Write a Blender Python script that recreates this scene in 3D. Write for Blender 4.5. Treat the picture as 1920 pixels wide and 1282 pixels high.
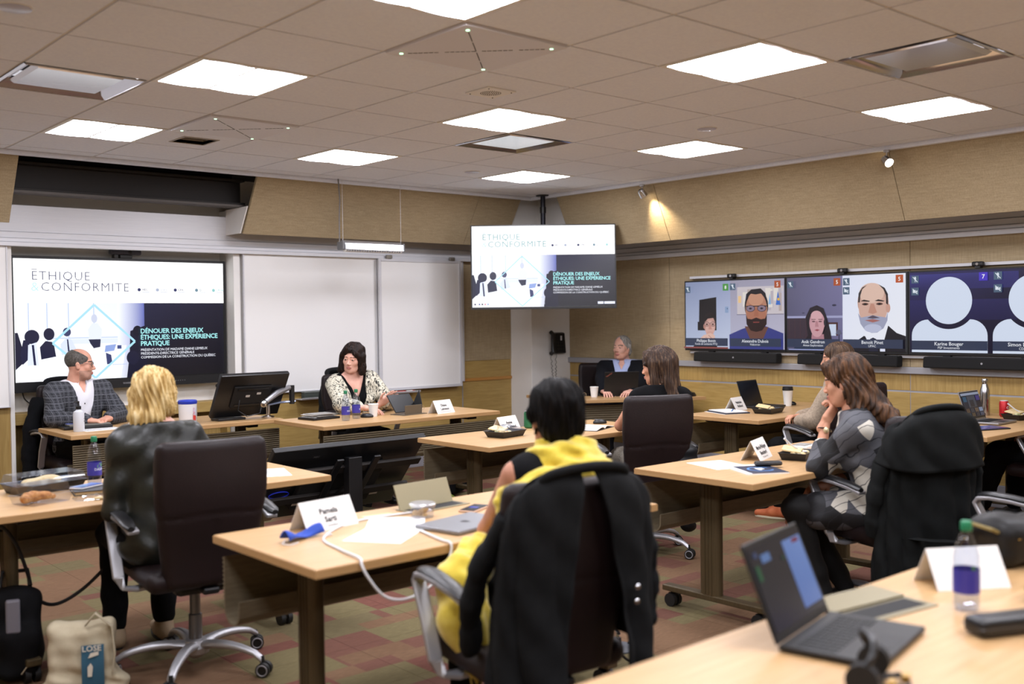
import bpy, math, random
import numpy as np
from mathutils import Vector, Matrix
random.seed(7)
PI = math.pi
R = math.radians
for o in list(bpy.data.objects): bpy.data.objects.remove(o)
SC = bpy.context.scene
COL = SC.collection
# ---------------------------------------------------------------- camera, world, exposure
CAMZ = 1.501
cam = bpy.data.cameras.new('camera'); cam_o = bpy.data.objects.new('camera', cam); COL.objects.link(cam_o)
cam.sensor_width = 36.0; cam.sensor_fit = 'HORIZONTAL'; cam.lens = 36.0*1916.3/1920
cam.clip_start = .05; cam.clip_end = 60
_y, _p, _r = R(41.17), R(-1.34), R(-0.708)
_f = Vector((math.sin(_y)*math.cos(_p), math.cos(_y)*math.cos(_p), math.sin(_p)))
_rt = Vector((math.cos(_y), -math.sin(_y), 0)); _up = _rt.cross(_f)
_r2 = _rt*math.cos(_r)+_up*math.sin(_r); _u2 = -_rt*math.sin(_r)+_up*math.cos(_r)
cam_o.matrix_world = Matrix(((_r2.x, _u2.x, -_f.x, 0), (_r2.y, _u2.y, -_f.y, 0), (_r2.z, _u2.z, -_f.z, CAMZ), (0, 0, 0, 1)))
cam.dof.use_dof = True; cam.dof.focus_distance = 7.0; cam.dof.aperture_fstop = 1.8
SC.camera = cam_o
SC.view_settings.view_transform = 'Standard'; SC.view_settings.look = 'None'
SC.view_settings.gamma = 1; SC.view_settings.use_curve_mapping = False
SC.view_settings.exposure = 0.0
LAMP = 34.0          # brightness of the ceiling lights
wd = bpy.data.worlds.new('world'); SC.world = wd; wd.use_nodes = True
wd.node_tree.nodes['Background'].inputs[0].default_value = (.6, .58, .55, 1)
wd.node_tree.nodes['Background'].inputs[1].default_value = .05
# ---------------------------------------------------------------- materials
def lin(h):
    h = h.lstrip('#'); c = [int(h[i:i+2], 16)/255 for i in (0, 2, 4)]
    return tuple(x/12.92 if x <= .04045 else ((x+.055)/1.055)**2.4 for x in c)+(1,)
MATS = {}
class NT:
    def __init__(s, m): s.t = m.node_tree; s.n = s.t.nodes; s.b = s.n['Principled BSDF']
    def add(s, k, **kw):
        n = s.n.new(k)
        for a, v in kw.items():
            if a.startswith('_'): n.inputs[a[1:].replace('_', ' ')].default_value = v
            else: setattr(n, a, v)
        return n
    def ln(s, a, ao, b, bi): s.t.links.new(a.outputs[ao], b.inputs[bi])
def M(name, col='#808080', rough=.5, metal=0, emit=0, trans=0, coat=0, sheen=0, spec=None, alpha=1, sss=0):
    if name in MATS: return MATS[name]
    m = bpy.data.materials.new(name); m.use_nodes = True; b = m.node_tree.nodes['Principled BSDF']
    c = lin(col) if isinstance(col, str) else col
    b.inputs['Base Color'].default_value = c; b.inputs['Roughness'].default_value = rough
    b.inputs['Metallic'].default_value = metal
    if emit: b.inputs['Emission Color'].default_value = c; b.inputs['Emission Strength'].default_value = emit
    if trans: b.inputs['Transmission Weight'].default_value = trans; b.inputs['IOR'].default_value = 1.33
    if coat: b.inputs['Coat Weight'].default_value = coat; b.inputs['Coat Roughness'].default_value = .1
    if sheen: b.inputs['Sheen Weight'].default_value = sheen
    if spec is not None: b.inputs['Specular IOR Level'].default_value = spec
    if alpha < 1: b.inputs['Alpha'].default_value = alpha
    if sss: b.inputs['Subsurface Weight'].default_value = sss; b.inputs['Subsurface Radius'].default_value = (.01, .004, .002)
    MATS[name] = m
    return m
def noisy(name, cols=None, scale=(1, 1, 1), nscale=8, rough=.6, detail=4, coords='Object', bump=0, bscale=None, metal=0, coat=0, sheen=0, ramp=(.3, .7), dist=0, spec=None, interp='LINEAR'):
    """procedural colour variation: stretched noise through a ramp"""
    if name in MATS: return MATS[name]
    m = M(name, cols[0], rough, metal, coat=coat, sheen=sheen, spec=spec); t = NT(m)
    tc = t.add('ShaderNodeTexCoord'); mp = t.add('ShaderNodeMapping'); mp.inputs['Scale'].default_value = scale
    if coords == 'World':
        g = t.add('ShaderNodeNewGeometry'); t.ln(g, 'Position', mp, 'Vector')
    else: t.ln(tc, coords, mp, 'Vector')
    nz = t.add('ShaderNodeTexNoise'); nz.inputs['Scale'].default_value = nscale; nz.inputs['Detail'].default_value = detail
    nz.inputs['Distortion'].default_value = dist
    t.ln(mp, 'Vector', nz, 'Vector')
    rp = t.add('ShaderNodeValToRGB'); e = rp.color_ramp.elements; rp.color_ramp.interpolation = interp
    while len(e) < len(cols): e.new(.5)
    for i, c in enumerate(cols):
        e[i].position = ramp[0]+(ramp[1]-ramp[0])*i/max(1, len(cols)-1); e[i].color = lin(c)
    t.ln(nz, 'Fac', rp, 'Fac'); t.ln(rp, 'Color', t.b, 'Base Color')
    if bump:
        bp = t.add('ShaderNodeBump'); bp.inputs['Strength'].default_value = bump; bp.inputs['Distance'].default_value = .004
        if bscale:
            n2 = t.add('ShaderNodeTexNoise'); n2.inputs['Scale'].default_value = bscale; t.ln(mp, 'Vector', n2, 'Vector'); t.ln(n2, 'Fac', bp, 'Height')
        else: t.ln(nz, 'Fac', bp, 'Height')
        t.ln(bp, 'Normal', t.b, 'Normal')
    return m
def glass(name, col='#ffffff', mix=.82, rough=.05):
    """thin clear plastic: mostly transparent with a glossy skin (no refraction needed for thin walls)"""
    if name in MATS: return MATS[name]
    m = bpy.data.materials.new(name); m.use_nodes = True; t = m.node_tree; t.nodes.clear()
    o = t.nodes.new('ShaderNodeOutputMaterial'); a = t.nodes.new('ShaderNodeBsdfTransparent'); a.inputs[0].default_value = lin(col)
    g = t.nodes.new('ShaderNodeBsdfGlossy'); g.inputs['Roughness'].default_value = rough
    lw = t.nodes.new('ShaderNodeLayerWeight'); lw.inputs[0].default_value = .5
    fr = t.nodes.new('ShaderNodeMath'); fr.operation = 'POWER'; fr.inputs[1].default_value = 3.5; t.links.new(lw.outputs['Facing'], fr.inputs[0])
    ad = t.nodes.new('ShaderNodeMath'); ad.operation = 'MULTIPLY_ADD'; ad.inputs[1].default_value = .55; ad.inputs[2].default_value = 1-mix
    x = t.nodes.new('ShaderNodeMixShader'); t.links.new(fr.outputs[0], ad.inputs[0]); t.links.new(ad.outputs[0], x.inputs[0])
    t.links.new(a.outputs[0], x.inputs[1]); t.links.new(g.outputs[0], x.inputs[2]); t.links.new(x.outputs[0], o.inputs[0])
    MATS[name] = m
    return m
def pic_mat(name, strength=1.0):
    """a lit display: emits the colours of the flat picture drawn on it"""
    if name in MATS: return MATS[name]
    m = M(name, '#000000', .25); t = NT(m)
    a = t.add('ShaderNodeAttribute', attribute_name='pic'); t.ln(a, 'Color', t.b, 'Emission Color')
    t.b.inputs['Emission Strength'].default_value = strength; t.b.inputs['Base Color'].default_value = (0, 0, 0, 1)
    return m
def carpet_mat():
    m = M('carpet', '#6b5236', .95, spec=.1); t = NT(m)
    g = t.add('ShaderNodeNewGeometry')
    def bricks(w, h, off, rot, loc):
        mp = t.add('ShaderNodeMapping'); mp.inputs['Rotation'].default_value = (0, 0, rot); mp.inputs['Location'].default_value = loc
        t.ln(g, 'Position', mp, 'Vector')
        b = t.add('ShaderNodeTexBrick', offset=off, squash=1.0); t.ln(mp, 'Vector', b, 'Vector')
        for k, v in (('Scale', 1.0), ('Mortar Size', 0), ('Brick Width', w), ('Row Height', h), ('Bias', 0), ('Mortar Smooth', 0)): b.inputs[k].default_value = v
        b.inputs['Color1'].default_value = (0, 0, 0, 1); b.inputs['Color2'].default_value = (1, 1, 1, 1); b.inputs['Mortar'].default_value = (.5, .5, .5, 1)
        return b
    b1 = bricks(.5, .25, .37, 0, (.13, .07, 0)); b2 = bricks(.36, .5, .61, 0, (.31, .21, 0))
    mx = t.add('ShaderNodeMix', data_type='RGBA'); mx.inputs[0].default_value = .5
    t.t.links.new(b1.outputs['Color'], mx.inputs[6]); t.t.links.new(b2.outputs['Color'], mx.inputs[7])
    rp = t.add('ShaderNodeValToRGB'); rp.color_ramp.interpolation = 'CONSTANT'; e = rp.color_ramp.elements
    cs = ['#665c43', '#6e5541', '#68483d', '#715843', '#6b6145', '#6b463c']
    while len(e) < len(cs): e.new(.5)
    for i, c in enumerate(cs): e[i].position = [0, .27, .42, .52, .63, .78][i]; e[i].color = lin(c)
    t.t.links.new(mx.outputs[2], rp.inputs['Fac'])
    # woven pile: fine lines one way and grain
    mp = t.add('ShaderNodeMapping'); mp.inputs['Scale'].default_value = (20, 260, 1); t.ln(g, 'Position', mp, 'Vector')
    n1 = t.add('ShaderNodeTexNoise', _Scale=1.0, _Detail=2.0); t.ln(mp, 'Vector', n1, 'Vector')
    n2 = t.add('ShaderNodeTexNoise', _Scale=420.0, _Detail=1.0); t.ln(g, 'Position', n2, 'Vector')
    ad = t.add('ShaderNodeMath', operation='ADD'); t.ln(n1, 'Fac', ad, 0); t.ln(n2, 'Fac', ad, 1)
    mr = t.add('ShaderNodeMapRange'); mr.inputs[1].default_value = .6; mr.inputs[2].default_value = 1.4; mr.inputs[3].default_value = .62; mr.inputs[4].default_value = 1.3
    t.ln(ad, 0, mr, 0)
    m2 = t.add('ShaderNodeMix', data_type='RGBA', blend_type='MULTIPLY'); m2.inputs[0].default_value = 1
    t.t.links.new(rp.outputs['Color'], m2.inputs[6]); t.t.links.new(mr.outputs[0], m2.inputs[7])
    t.t.links.new(m2.outputs[2], t.b.inputs['Base Color'])
    bp = t.add('ShaderNodeBump', _Strength=.4, _Distance=.003); t.ln(ad, 0, bp, 'Height'); t.ln(bp, 'Normal', t.b, 'Normal')
    return m
def weave_mat(name, c1, c2, scale=150, rough=.9):
    """woven wall fabric: crossed fine threads"""
    if name in MATS: return MATS[name]
    m = M(name, c1, rough, spec=.2); t = NT(m); g = t.add('ShaderNodeNewGeometry')
    outs = []
    for sc in ((9, 9, scale), (scale, scale, 7)):
        mp = t.add('ShaderNodeMapping'); mp.inputs['Scale'].default_value = sc; t.ln(g, 'Position', mp, 'Vector')
        n = t.add('ShaderNodeTexNoise', _Scale=1.0, _Detail=2.0); t.ln(mp, 'Vector', n, 'Vector'); outs.append(n)
    ad = t.add('ShaderNodeMath', operation='ADD'); t.ln(outs[0], 'Fac', ad, 0); t.ln(outs[1], 'Fac', ad, 1)
    rp = t.add('ShaderNodeValToRGB'); e = rp.color_ramp.elements; e[0].position = .34; e[1].position = .68; e[0].color = lin(c1); e[1].color = lin(c2)
    hv = t.add('ShaderNodeMath', operation='MULTIPLY'); hv.inputs[1].default_value = .5; t.ln(ad, 0, hv, 0); t.ln(hv, 0, rp, 'Fac'); t.ln(rp, 'Color', t.b, 'Base Color')
    bp = t.add('ShaderNodeBump', _Strength=.25, _Distance=.002); t.ln(hv, 0, bp, 'Height'); t.ln(bp, 'Normal', t.b, 'Normal')
    return m
mat_ceil = noisy('ceiling_tile_paint', ['#e2e6f2', '#e9edf6'], nscale=60, rough=.95, bump=.15, bscale=300, coords='World')
mat_bar = M('ceiling_bar_paint', '#d4cfc9', .6)
mat_white = noisy('white_wall_paint', ['#e9e7e3', '#efede9'], nscale=3, rough=.8, coords='World')
mat_fab = weave_mat('beige_wall_fabric', '#9a896b', '#b3a182')
mat_wood = noisy('maple_panel', ['#a1844a', '#ab8e53', '#b4985c'], scale=(3, 3, 40), nscale=1.6, rough=.5, coords='World', detail=6, dist=.6, spec=.35)
mat_woodv = noisy('maple_panel_upright', ['#9c804a', '#a98c53', '#b3985e'], scale=(45, 45, 2.5), nscale=1.6, rough=.5, coords='World', detail=6, dist=.6, spec=.35)
mat_rail = M('oak_rail', '#b5803f', .45)
mat_alu = noisy('brushed_aluminium', ['#cfcfd3', '#dadadd'], scale=(2, 2, 200), nscale=3, rough=.42, metal=.15, coords='World')
mat_trim = M('grey_trim', '#a3a3a8', .5, .3)
mat_base = M('grey_baseboard', '#8d8b90', .7)
mat_board = M('whiteboard', '#efeeec', .22, coat=.4)
mat_black = M('black_plastic', '#131315', .38)
mat_blackm = M('black_matte', '#101011', .75)
mat_dark = M('dark_steel', '#2b2725', .6, .4)
mat_grey = M('grey_plastic', '#6a6a6c', .5)
mat_chrome = M('chrome', '#c9c9cc', .15, 1)
mat_whitep = M('white_plastic', '#d8d8da', .4)
mat_laminate = noisy('maple_laminate', ['#b48f61', '#bc9769', '#c39f72'], scale=(3, 40, 3), nscale=1.5, rough=.38, coords='World', detail=5, dist=.4)
mat_edge = noisy('maple_edge', ['#ac8556', '#b58f60'], scale=(3, 3, 60), nscale=1.5, rough=.5, coords='World')
mat_bronze = noisy('bronze_metal', ['#4b3f2a', '#574a33'], scale=(60, 60, 2), nscale=3, rough=.42, metal=.35, coords='World')
mat_apron = noisy('bronze_apron', ['#6a5f4b', '#776c57'], scale=(4, 4, 40), nscale=3, rough=.45, metal=.25, coords='World')
mat_leather = noisy('brown_leather', ['#180e0f', '#1d1112'], nscale=9, rough=.5, bump=.15, bscale=160, spec=.32)
mat_armalu = M('satin_aluminium', '#b4b4b8', .4, .65)
mat_rubber = M('black_rubber', '#0d0d0e', .6)
mat_paper = M('white_paper', '#e6e4df', .8)
mat_ink = M('black_ink', '#26262a', .8)
mat_carpet = carpet_mat()
# ---------------------------------------------------------------- mesh builders
def I3(): return Matrix.Identity(4)
def TR(x=0, y=0, z=0, rx=0, ry=0, rz=0):
    return Matrix.Translation((x, y, z)) @ Matrix.Rotation(rz, 4, 'Z') @ Matrix.Rotation(ry, 4, 'Y') @ Matrix.Rotation(rx, 4, 'X')
class MB:
    def __init__(s): s.v = []; s.f = []; s.M = None; s.mi = []
    def add(s, vs, fs, mi=0):
        o = len(s.v)
        if s.M is not None: vs = [tuple(s.M @ Vector(p)) for p in vs]
        s.v += [tuple(p) for p in vs]; s.f += [tuple(i+o for i in f) for f in fs]; s.mi += [mi]*len(fs)
        return s
    def box(s, x0, x1, y0, y1, z0, z1, mi=0):
        return s.add([(x0, y0, z0), (x1, y0, z0), (x1, y1, z0), (x0, y1, z0), (x0, y0, z1), (x1, y0, z1), (x1, y1, z1), (x0, y1, z1)],
                     [(3, 2, 1, 0), (4, 5, 6, 7), (0, 1, 5, 4), (1, 2, 6, 5), (2, 3, 7, 6), (3, 0, 4, 7)], mi)
    def cbox(s, c, d, mi=0): return s.box(c[0]-d[0]/2, c[0]+d[0]/2, c[1]-d[1]/2, c[1]+d[1]/2, c[2]-d[2]/2, c[2]+d[2]/2, mi)
    def prism(s, poly, z0, z1, mi=0):
        n = len(poly)
        return s.add([(x, y, z0) for x, y in poly]+[(x, y, z1) for x, y in poly],
                     [tuple(range(n-1, -1, -1)), tuple(range(n, 2*n))]+[(i, (i+1) % n, n+(i+1) % n, n+i) for i in range(n)], mi)
    def xprism(s, poly, x0, x1, mi=0):
        """profile in (y, z) swept along x"""
        n = len(poly)
        return s.add([(x0, y, z) for y, z in poly]+[(x1, y, z) for y, z in poly],
                     [tuple(range(n)), tuple(range(2*n-1, n-1, -1))]+[(i, n+i, n+(i+1) % n, (i+1) % n) for i in range(n)], mi)
    def loft(s, rings, cap=True, closed=False, mi=0):
        n = len(rings[0]); vs = [p for r in rings for p in r]; fs = []
        for k in range(len(rings)-1+(1 if closed else 0)):
            a = k*n; b = ((k+1) % len(rings))*n
            for i in range(n): fs.append((a+i, a+(i+1) % n, b+(i+1) % n, b+i))
        if cap and not closed: fs.append(tuple(range(n-1, -1, -1))); fs.append(tuple(range((len(rings)-1)*n, len(rings)*n)))
        return s.add(vs, fs, mi)
    def lathe(s, prof, n=24, c=(0, 0, 0), mi=0, cap=True):
        return s.loft([[(c[0]+r*math.cos(2*PI*i/n), c[1]+r*math.sin(2*PI*i/n), c[2]+z) for i in range(n)] for r, z in prof], cap, mi=mi)
    def cyl(s, a, b, r, r2=None, n=16, mi=0):
        return s.tube([a, b], [r, r if r2 is None else r2], n, mi=mi)
    def tube(s, pts, r, n=8, closed=False, mi=0, flat=None):
        P = [Vector(p) for p in pts]; m = len(P)
        if not isinstance(r, (list, tuple)): r = [r]*m
        rings = []; prev = None
        for i in range(m):
            if closed: d = P[(i+1) % m]-P[i-1]
            else: d = P[min(i+1, m-1)]-P[max(i-1, 0)]
            if d.length < 1e-9: d = Vector((0, 0, 1))
            d.normalize()
            if prev is None:
                up = Vector((0, 0, 1)) if abs(d.z) < .95 else Vector((1, 0, 0)); prev = d.cross(up).normalized()
            a = (prev-d*prev.dot(d)); a = a.normalized() if a.length > 1e-6 else d.orthogonal().normalized(); b = d.cross(a); prev = a
            fl = flat or 1
            rings.append([tuple(P[i]+(a*math.cos(2*PI*k/n)+b*math.sin(2*PI*k/n)*fl)*r[i]) for k in range(n)])
        return s.loft(rings, not closed, closed, mi)
    def sph(s, c, r, n=12, m=8, mi=0):
        if not isinstance(r, (tuple, list)): r = (r, r, r)
        rings = []
        for j in range(m+1):
            t = PI*j/m; q = max(math.sin(t), .02)
            rings.append([(c[0]+r[0]*q*math.cos(2*PI*i/n), c[1]+r[1]*q*math.sin(2*PI*i/n), c[2]-r[2]*math.cos(t)) for i in range(n)])
        return s.loft(rings, True, mi=mi)
    def grid(s, nu, nv, fn, mi=0, wrap=False):
        vs = [fn(i/(nu-1) if not wrap else i/nu, j/(nv-1)) for j in range(nv) for i in range(nu)]; fs = []
        for j in range(nv-1):
            for i in range(nu if wrap else nu-1): fs.append((j*nu+i, j*nu+(i+1) % nu, (j+1)*nu+(i+1) % nu, (j+1)*nu+i))
        return s.add(vs, fs, mi)
    def mesh(s, name, mats, smooth=35):
        me = bpy.data.meshes.new(name); me.from_pydata(s.v, [], s.f)
        if not isinstance(mats, (list, tuple)): mats = [mats]
        for m in mats: me.materials.append(m)
        if len(mats) > 1: me.polygons.foreach_set('material_index', s.mi)
        if smooth:
            me.polygons.foreach_set('use_smooth', [True]*len(me.polygons)); me.set_sharp_from_angle(angle=R(smooth))
        me.update(); return me
    def obj(s, name, mats, parent=None, smooth=35, bevel=0, seg=2, solid=0):
        return mk(name, s.mesh(name, mats, smooth), parent, bevel, seg, solid)
def mk(name, me, parent=None, bevel=0, seg=2, solid=0):
    o = bpy.data.objects.new(name, me); COL.objects.link(o)
    if parent is not None: o.parent = parent
    if solid:
        md = o.modifiers.new('solid', 'SOLIDIFY'); md.thickness = solid; md.offset = 0
    if bevel:
        md = o.modifiers.new('bevel', 'BEVEL'); md.width = bevel; md.segments = seg; md.limit_method = 'ANGLE'; md.angle_limit = R(40); md.harden_normals = False
    return o
def tag(o, label, cat, group=None):
    o['label'] = label; o['category'] = cat
    if group: o['group'] = group
    return o
def thing(name, label, cat, loc=(0, 0, 0), rz=0, group=None, rx=0, ry=0):
    o = bpy.data.objects.new(name, None); COL.objects.link(o); o.location = loc; o.rotation_euler = (rx, ry, rz); o.empty_display_size = .05
    return tag(o, label, cat, group)
def struct(o, label=None, cat=None):
    o['kind'] = 'structure'
    if label: o['label'] = label
    if cat: o['category'] = cat
    return o
def copy_tree(o, parent=None):
    c = o.copy(); COL.objects.link(c); c.parent = parent
    for ch in list(o.children): copy_tree(ch, c)
    return c
def inst(me_obj, parent, loc=None, rot=None):
    c = me_obj.copy(); COL.objects.link(c); c.parent = parent
    if loc is not None: c.location = loc
    if rot is not None: c.rotation_euler = rot
    return c
def text_geo(txt, size=.1, align='LEFT', offset=0, shear=0, space=1, line=1):
    cu = bpy.data.curves.new('t', 'FONT'); cu.body = txt; cu.size = size; cu.align_x = align; cu.resolution_u = 2
    cu.offset = offset; cu.shear = shear; cu.space_character = space; cu.space_line = line
    ob = bpy.data.objects.new('t', cu); COL.objects.link(ob)
    me = bpy.data.meshes.new_from_object(ob)
    vs = [tuple(v.co) for v in me.vertices]; fs = [tuple(p.vertices) for p in me.polygons]
    bpy.data.objects.remove(ob); bpy.data.curves.remove(cu); bpy.data.meshes.remove(me)
    return vs, fs
def sp(pts, n=6):
    """smooth curve through the points"""
    P = [Vector(p) for p in pts]; P = [P[0]*2-P[1]]+P+[P[-1]*2-P[-2]]; out = []
    for i in range(1, len(P)-2):
        a, b, c, d = P[i-1:i+3]
        for k in range(n):
            t = k/n; out.append(tuple(.5*((2*b)+(c-a)*t+(2*a-5*b+4*c-d)*t*t+(3*b-a-3*c+d)*t**3)))
    return out+[tuple(P[-2])]
def wave(x, seed=0):
    return math.sin(x*1.7+seed)+.5*math.sin(x*3.9+seed*2.3)+.3*math.sin(x*7.3+seed*4.1)
# ================================================================ the room
FY, RX, CH = 8.50, 7.98, 2.74       # front wall, right wall, ceiling height
LX, BY = -1.3, -2.2
GX, GY, GT = 3.304, 3.960, .61      # ceiling grid
# floor and carpet tiles
floor = struct(MB().box(LX, RX+.3, BY, FY+.4, -.06, -.006).obj('floor', M('floor_slab', '#55483a', .9), smooth=0), 'brown and rust patterned carpet tile floor', 'floor')
ct = MB().box(.0008, .4992, .0008, .4992, -.006, 0).mesh('carpet_tile', mat_carpet, 0)
for i in range(16):
    for j in range(15):
        x, y = .5*i, .5*j+1.0
        if .3*x+.9 < y+2.2 and x < 8.0: o = mk('carpet_tile', ct, floor); o.location = (x, y, 0)
m = MB()
m.box(LX, 8, BY, 1.0, -.006, 0); m.box(LX, 0, 1.0, 8.5, -.006, 0)
m.obj('carpet_edge', mat_carpet, floor, 0)
# ceiling: tiles on a T-bar grid
ceil = struct(MB().box(LX, RX+.3, BY, FY+.4, CH+.25, CH+.3).obj('ceiling', mat_white, smooth=0), 'suspended ceiling of off-white square tiles', 'ceiling')
CEX, CEY = 7.10, 7.80               # where the tiled ceiling stops
LIGHTS = [(i, j) for i in (-5, -2, 1, 4) for j in (-8, -5, -2, 1, 4)]
DIFF = [(2, 2), (-3, 2), (2, -3)]
MICS = [(-1, -1), (-1, 3)]
VENT = [(-1, 4)]
gtile = MB().box(.009, GT-.009, .009, GT-.009, 0, .02).mesh('ceiling_tile', mat_ceil, 0)
for i in range(-8, 7):
    for j in range(-11, 7):
        if (i, j) in LIGHTS or (i, j) in DIFF or (i, j) in MICS or (i, j) in VENT: continue
        x, y = GX+GT*i, GY+GT*j
        if x < LX: continue
        if i == 6 or j == 6:
            x1, y1 = min(x+GT, CEX)-.009, min(y+GT, CEY)-.009
            o = MB().box(.009, x1-x, .009, y1-y, 0, .02).obj('ceiling_tile', mat_ceil, ceil, 0)
        else: o = mk('ceiling_tile', gtile, ceil)
        o.location = (x, y, CH)
for i in range(-7, 7):
    MB().box(GX+GT*i-.011, GX+GT*i+.011, BY, CEY, CH+.006, CH+.03).obj('grid_bar', mat_bar, ceil, 0)
for j in range(-9, 7):
    MB().box(LX, CEX, GY+GT*j-.011, GY+GT*j+.011, CH+.007, CH+.03).obj('grid_bar', mat_bar, ceil, 0)
# ceiling edge trims
struct(MB().box(LX, CEX+.05, CEY, CEY+.05, CH-.03, CH+.05).obj('trim_1', mat_ceil, smooth=0), 'pale edge trim along the front of the ceiling', 'trim')
struct(MB().box(CEX, CEX+.05, BY, CEY, CH-.03, CH+.05).obj('trim_2', mat_ceil, smooth=0), 'pale edge trim along the right side of the ceiling', 'trim')
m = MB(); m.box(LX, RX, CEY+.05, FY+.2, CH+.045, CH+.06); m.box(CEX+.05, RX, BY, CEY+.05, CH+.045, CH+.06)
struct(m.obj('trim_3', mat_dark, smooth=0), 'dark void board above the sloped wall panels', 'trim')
# ------------------------------------------------ ceiling lights
mat_lens = M('light_lens', '#f5f5ff', .5, emit=LAMP)
mat_house = M('light_housing', '#e8e6e2', .5)
def light_fix():
    t = thing('ceiling_light', 'x', 'ceiling light')
    m = MB(); w = GT
    for a, b, c, d in ((.004, w-.004, .004, .03), (.004, w-.004, w-.03, w-.004), (.004, .03, .03, w-.03), (w-.03, w-.004, .03, w-.03)): m.box(a, b, c, d, -.004, .03)
    m.box(.01, w-.01, .01, w-.01, .07, .075); m.obj('frame', mat_house, t, 0)
    for s in (0, 1):
        a, b = (.03, w/2-.012) if s == 0 else (w/2+.012, w-.03)
        n = 7; g = MB()
        g.grid(n, 2, lambda u, v: (a+(b-a)*u, .03+v*(w-.06), -.002-.005*math.sin(PI*u)))
        g.obj('lens', mat_lens, t)
    MB().box(w/2-.012, w/2+.012, .03, w-.03, .0, .02).obj('centre_bar', mat_house, t, 0)
    return t
LL = {(-5, -8): None}
lab = {(-2, -2): 'ceiling light panel cut by the top edge of the picture', (-2, 1): 'large ceiling light panel on the left, right of the long white bar',
       (-2, 4): 'ceiling light panel at far left beside the small dark vent', (1, 1): 'ceiling light panel in the middle, above the glossy air diffuser',
       (1, 4): 'small ceiling light panel above the front whiteboards', (1, -2): 'largest ceiling light panel on the right, left of the wide air diffuser',
       (4, -2): 'ceiling light panel at far right near the fabric wall', (4, 1): 'ceiling light panel over the wall spotlights, right of centre', (4, 4): 'smallest ceiling light panel, nearest the room corner'}
fx = light_fix(); first = True
for (i, j) in LIGHTS:
    o = fx if first else copy_tree(fx); first = False
    o.location = (GX+GT*i, GY+GT*j, CH); o['group'] = 'square ceiling light panels'
    o['label'] = lab.get((i, j), 'ceiling light panel behind the camera, outside the picture')
# ------------------------------------------------ air diffusers, microphones, vents
for (i, j), l in zip(DIFF, ('glossy square air diffuser just below the middle ceiling light', 'square air diffuser with bright frame at upper left of ceiling', 'wide square air diffuser at upper right of ceiling')):
    t = thing('air_diffuser', l, 'air vent', (GX+GT*i, GY+GT*j, CH), group='square plaque air diffusers')
    w = GT; m = MB()
    prof = [(.006, 0), (.02, -.004), (.05, .012), (.085, .045), (.085, .05), (.006, .05)]
    rings = [[(e, e, z), (w-e, e, z), (w-e, w-e, z), (e, w-e, z)] for e, z in prof]
    m.loft(rings, cap=False); m.obj('frame', M('diffuser_metal', '#b9bac2', .12, .9), t, 20)
    MB().box(.01, w-.01, .01, w-.01, .1, .12).obj('duct', mat_blackm, t, 0)
    p = MB(); e = .1; p.loft([[(e-.02, e-.02, .026), (w-e+.02, e-.02, .026), (w-e+.02, w-e+.02, .026), (e-.02, w-e+.02, .026)], [(e, e, .008), (w-e, e, .008), (w-e, w-e, .008), (e, w-e, .008)]])
    p.obj('plaque', M('diffuser_plaque', '#c6c6ce', .12, .55), t, 20)
for (i, j), l in zip(MICS, ('white ceiling microphone panel with four green lights near the top edge', 'white ceiling microphone panel with four green lights beside the dark vent')):
    t = thing('ceiling_microphone', l, 'microphone', (GX+GT*i, GY+GT*j, CH), group='ceiling microphone panels')
    w = GT
    MB().box(.008, w-.008, .008, w-.008, -.012, .03).obj('panel', M('mic_panel', '#d6d4da', .45), t, 0, bevel=.004)
    for a in (1, -1):
        g = MB(); n = 26
        for k in range(n):
            u = (k-n/2+.5)/n*(w-.16)*math.sqrt(2)
            if k % 7 == 6: continue
            g.M = TR(w/2, w/2, -.0128, rz=a*PI/4); g.cbox((u, 0, 0), (.019, .0035, .0015))
        g.obj('slot_row', mat_blackm, t, 0)['kind'] = 'stuff'
    for a, b in ((.06, .06), (w-.06, .06), (.06, w-.06), (w-.06, w-.06)):
        MB().cyl((a, b, -.0145), (a, b, -.011), .0085, n=12).obj('status_light', M('green_led', '#b8ffc8', .4, emit=3.0), t)
i, j = VENT[0]
m = MB(); w = GT; a, b = .19, .42
for q in ((.009, w-.009, .009, a), (.009, w-.009, b, w-.009), (.009, a, a, b), (b, w-.009, a, b)): m.box(*q, 0, .02)
o = m.obj('ceiling_tile', mat_ceil, ceil, 0); o.location = (GX+GT*i, GY+GT*j, CH)
t = thing('ceiling_vent', 'small dark square opening vent in the ceiling at left', 'air vent', (GX+GT*i, GY+GT*j, CH))
m = MB()
for q in ((a-.012, b+.012, a-.012, a), (a-.012, b+.012, b, b+.012), (a-.012, a, a, b), (b, b+.012, a, b)): m.box(*q, -.004, .09)
m.obj('frame', M('vent_frame', '#a39a8d', .5), t, 0); MB().box(a, b, a, b, .085, .09).obj('duct', mat_blackm, t, 0)
for k in range(4): MB().box(a, b, a+.03+.052*k, a+.05+.052*k, .04, .06).obj('blade', mat_dark, t, 0)
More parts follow.
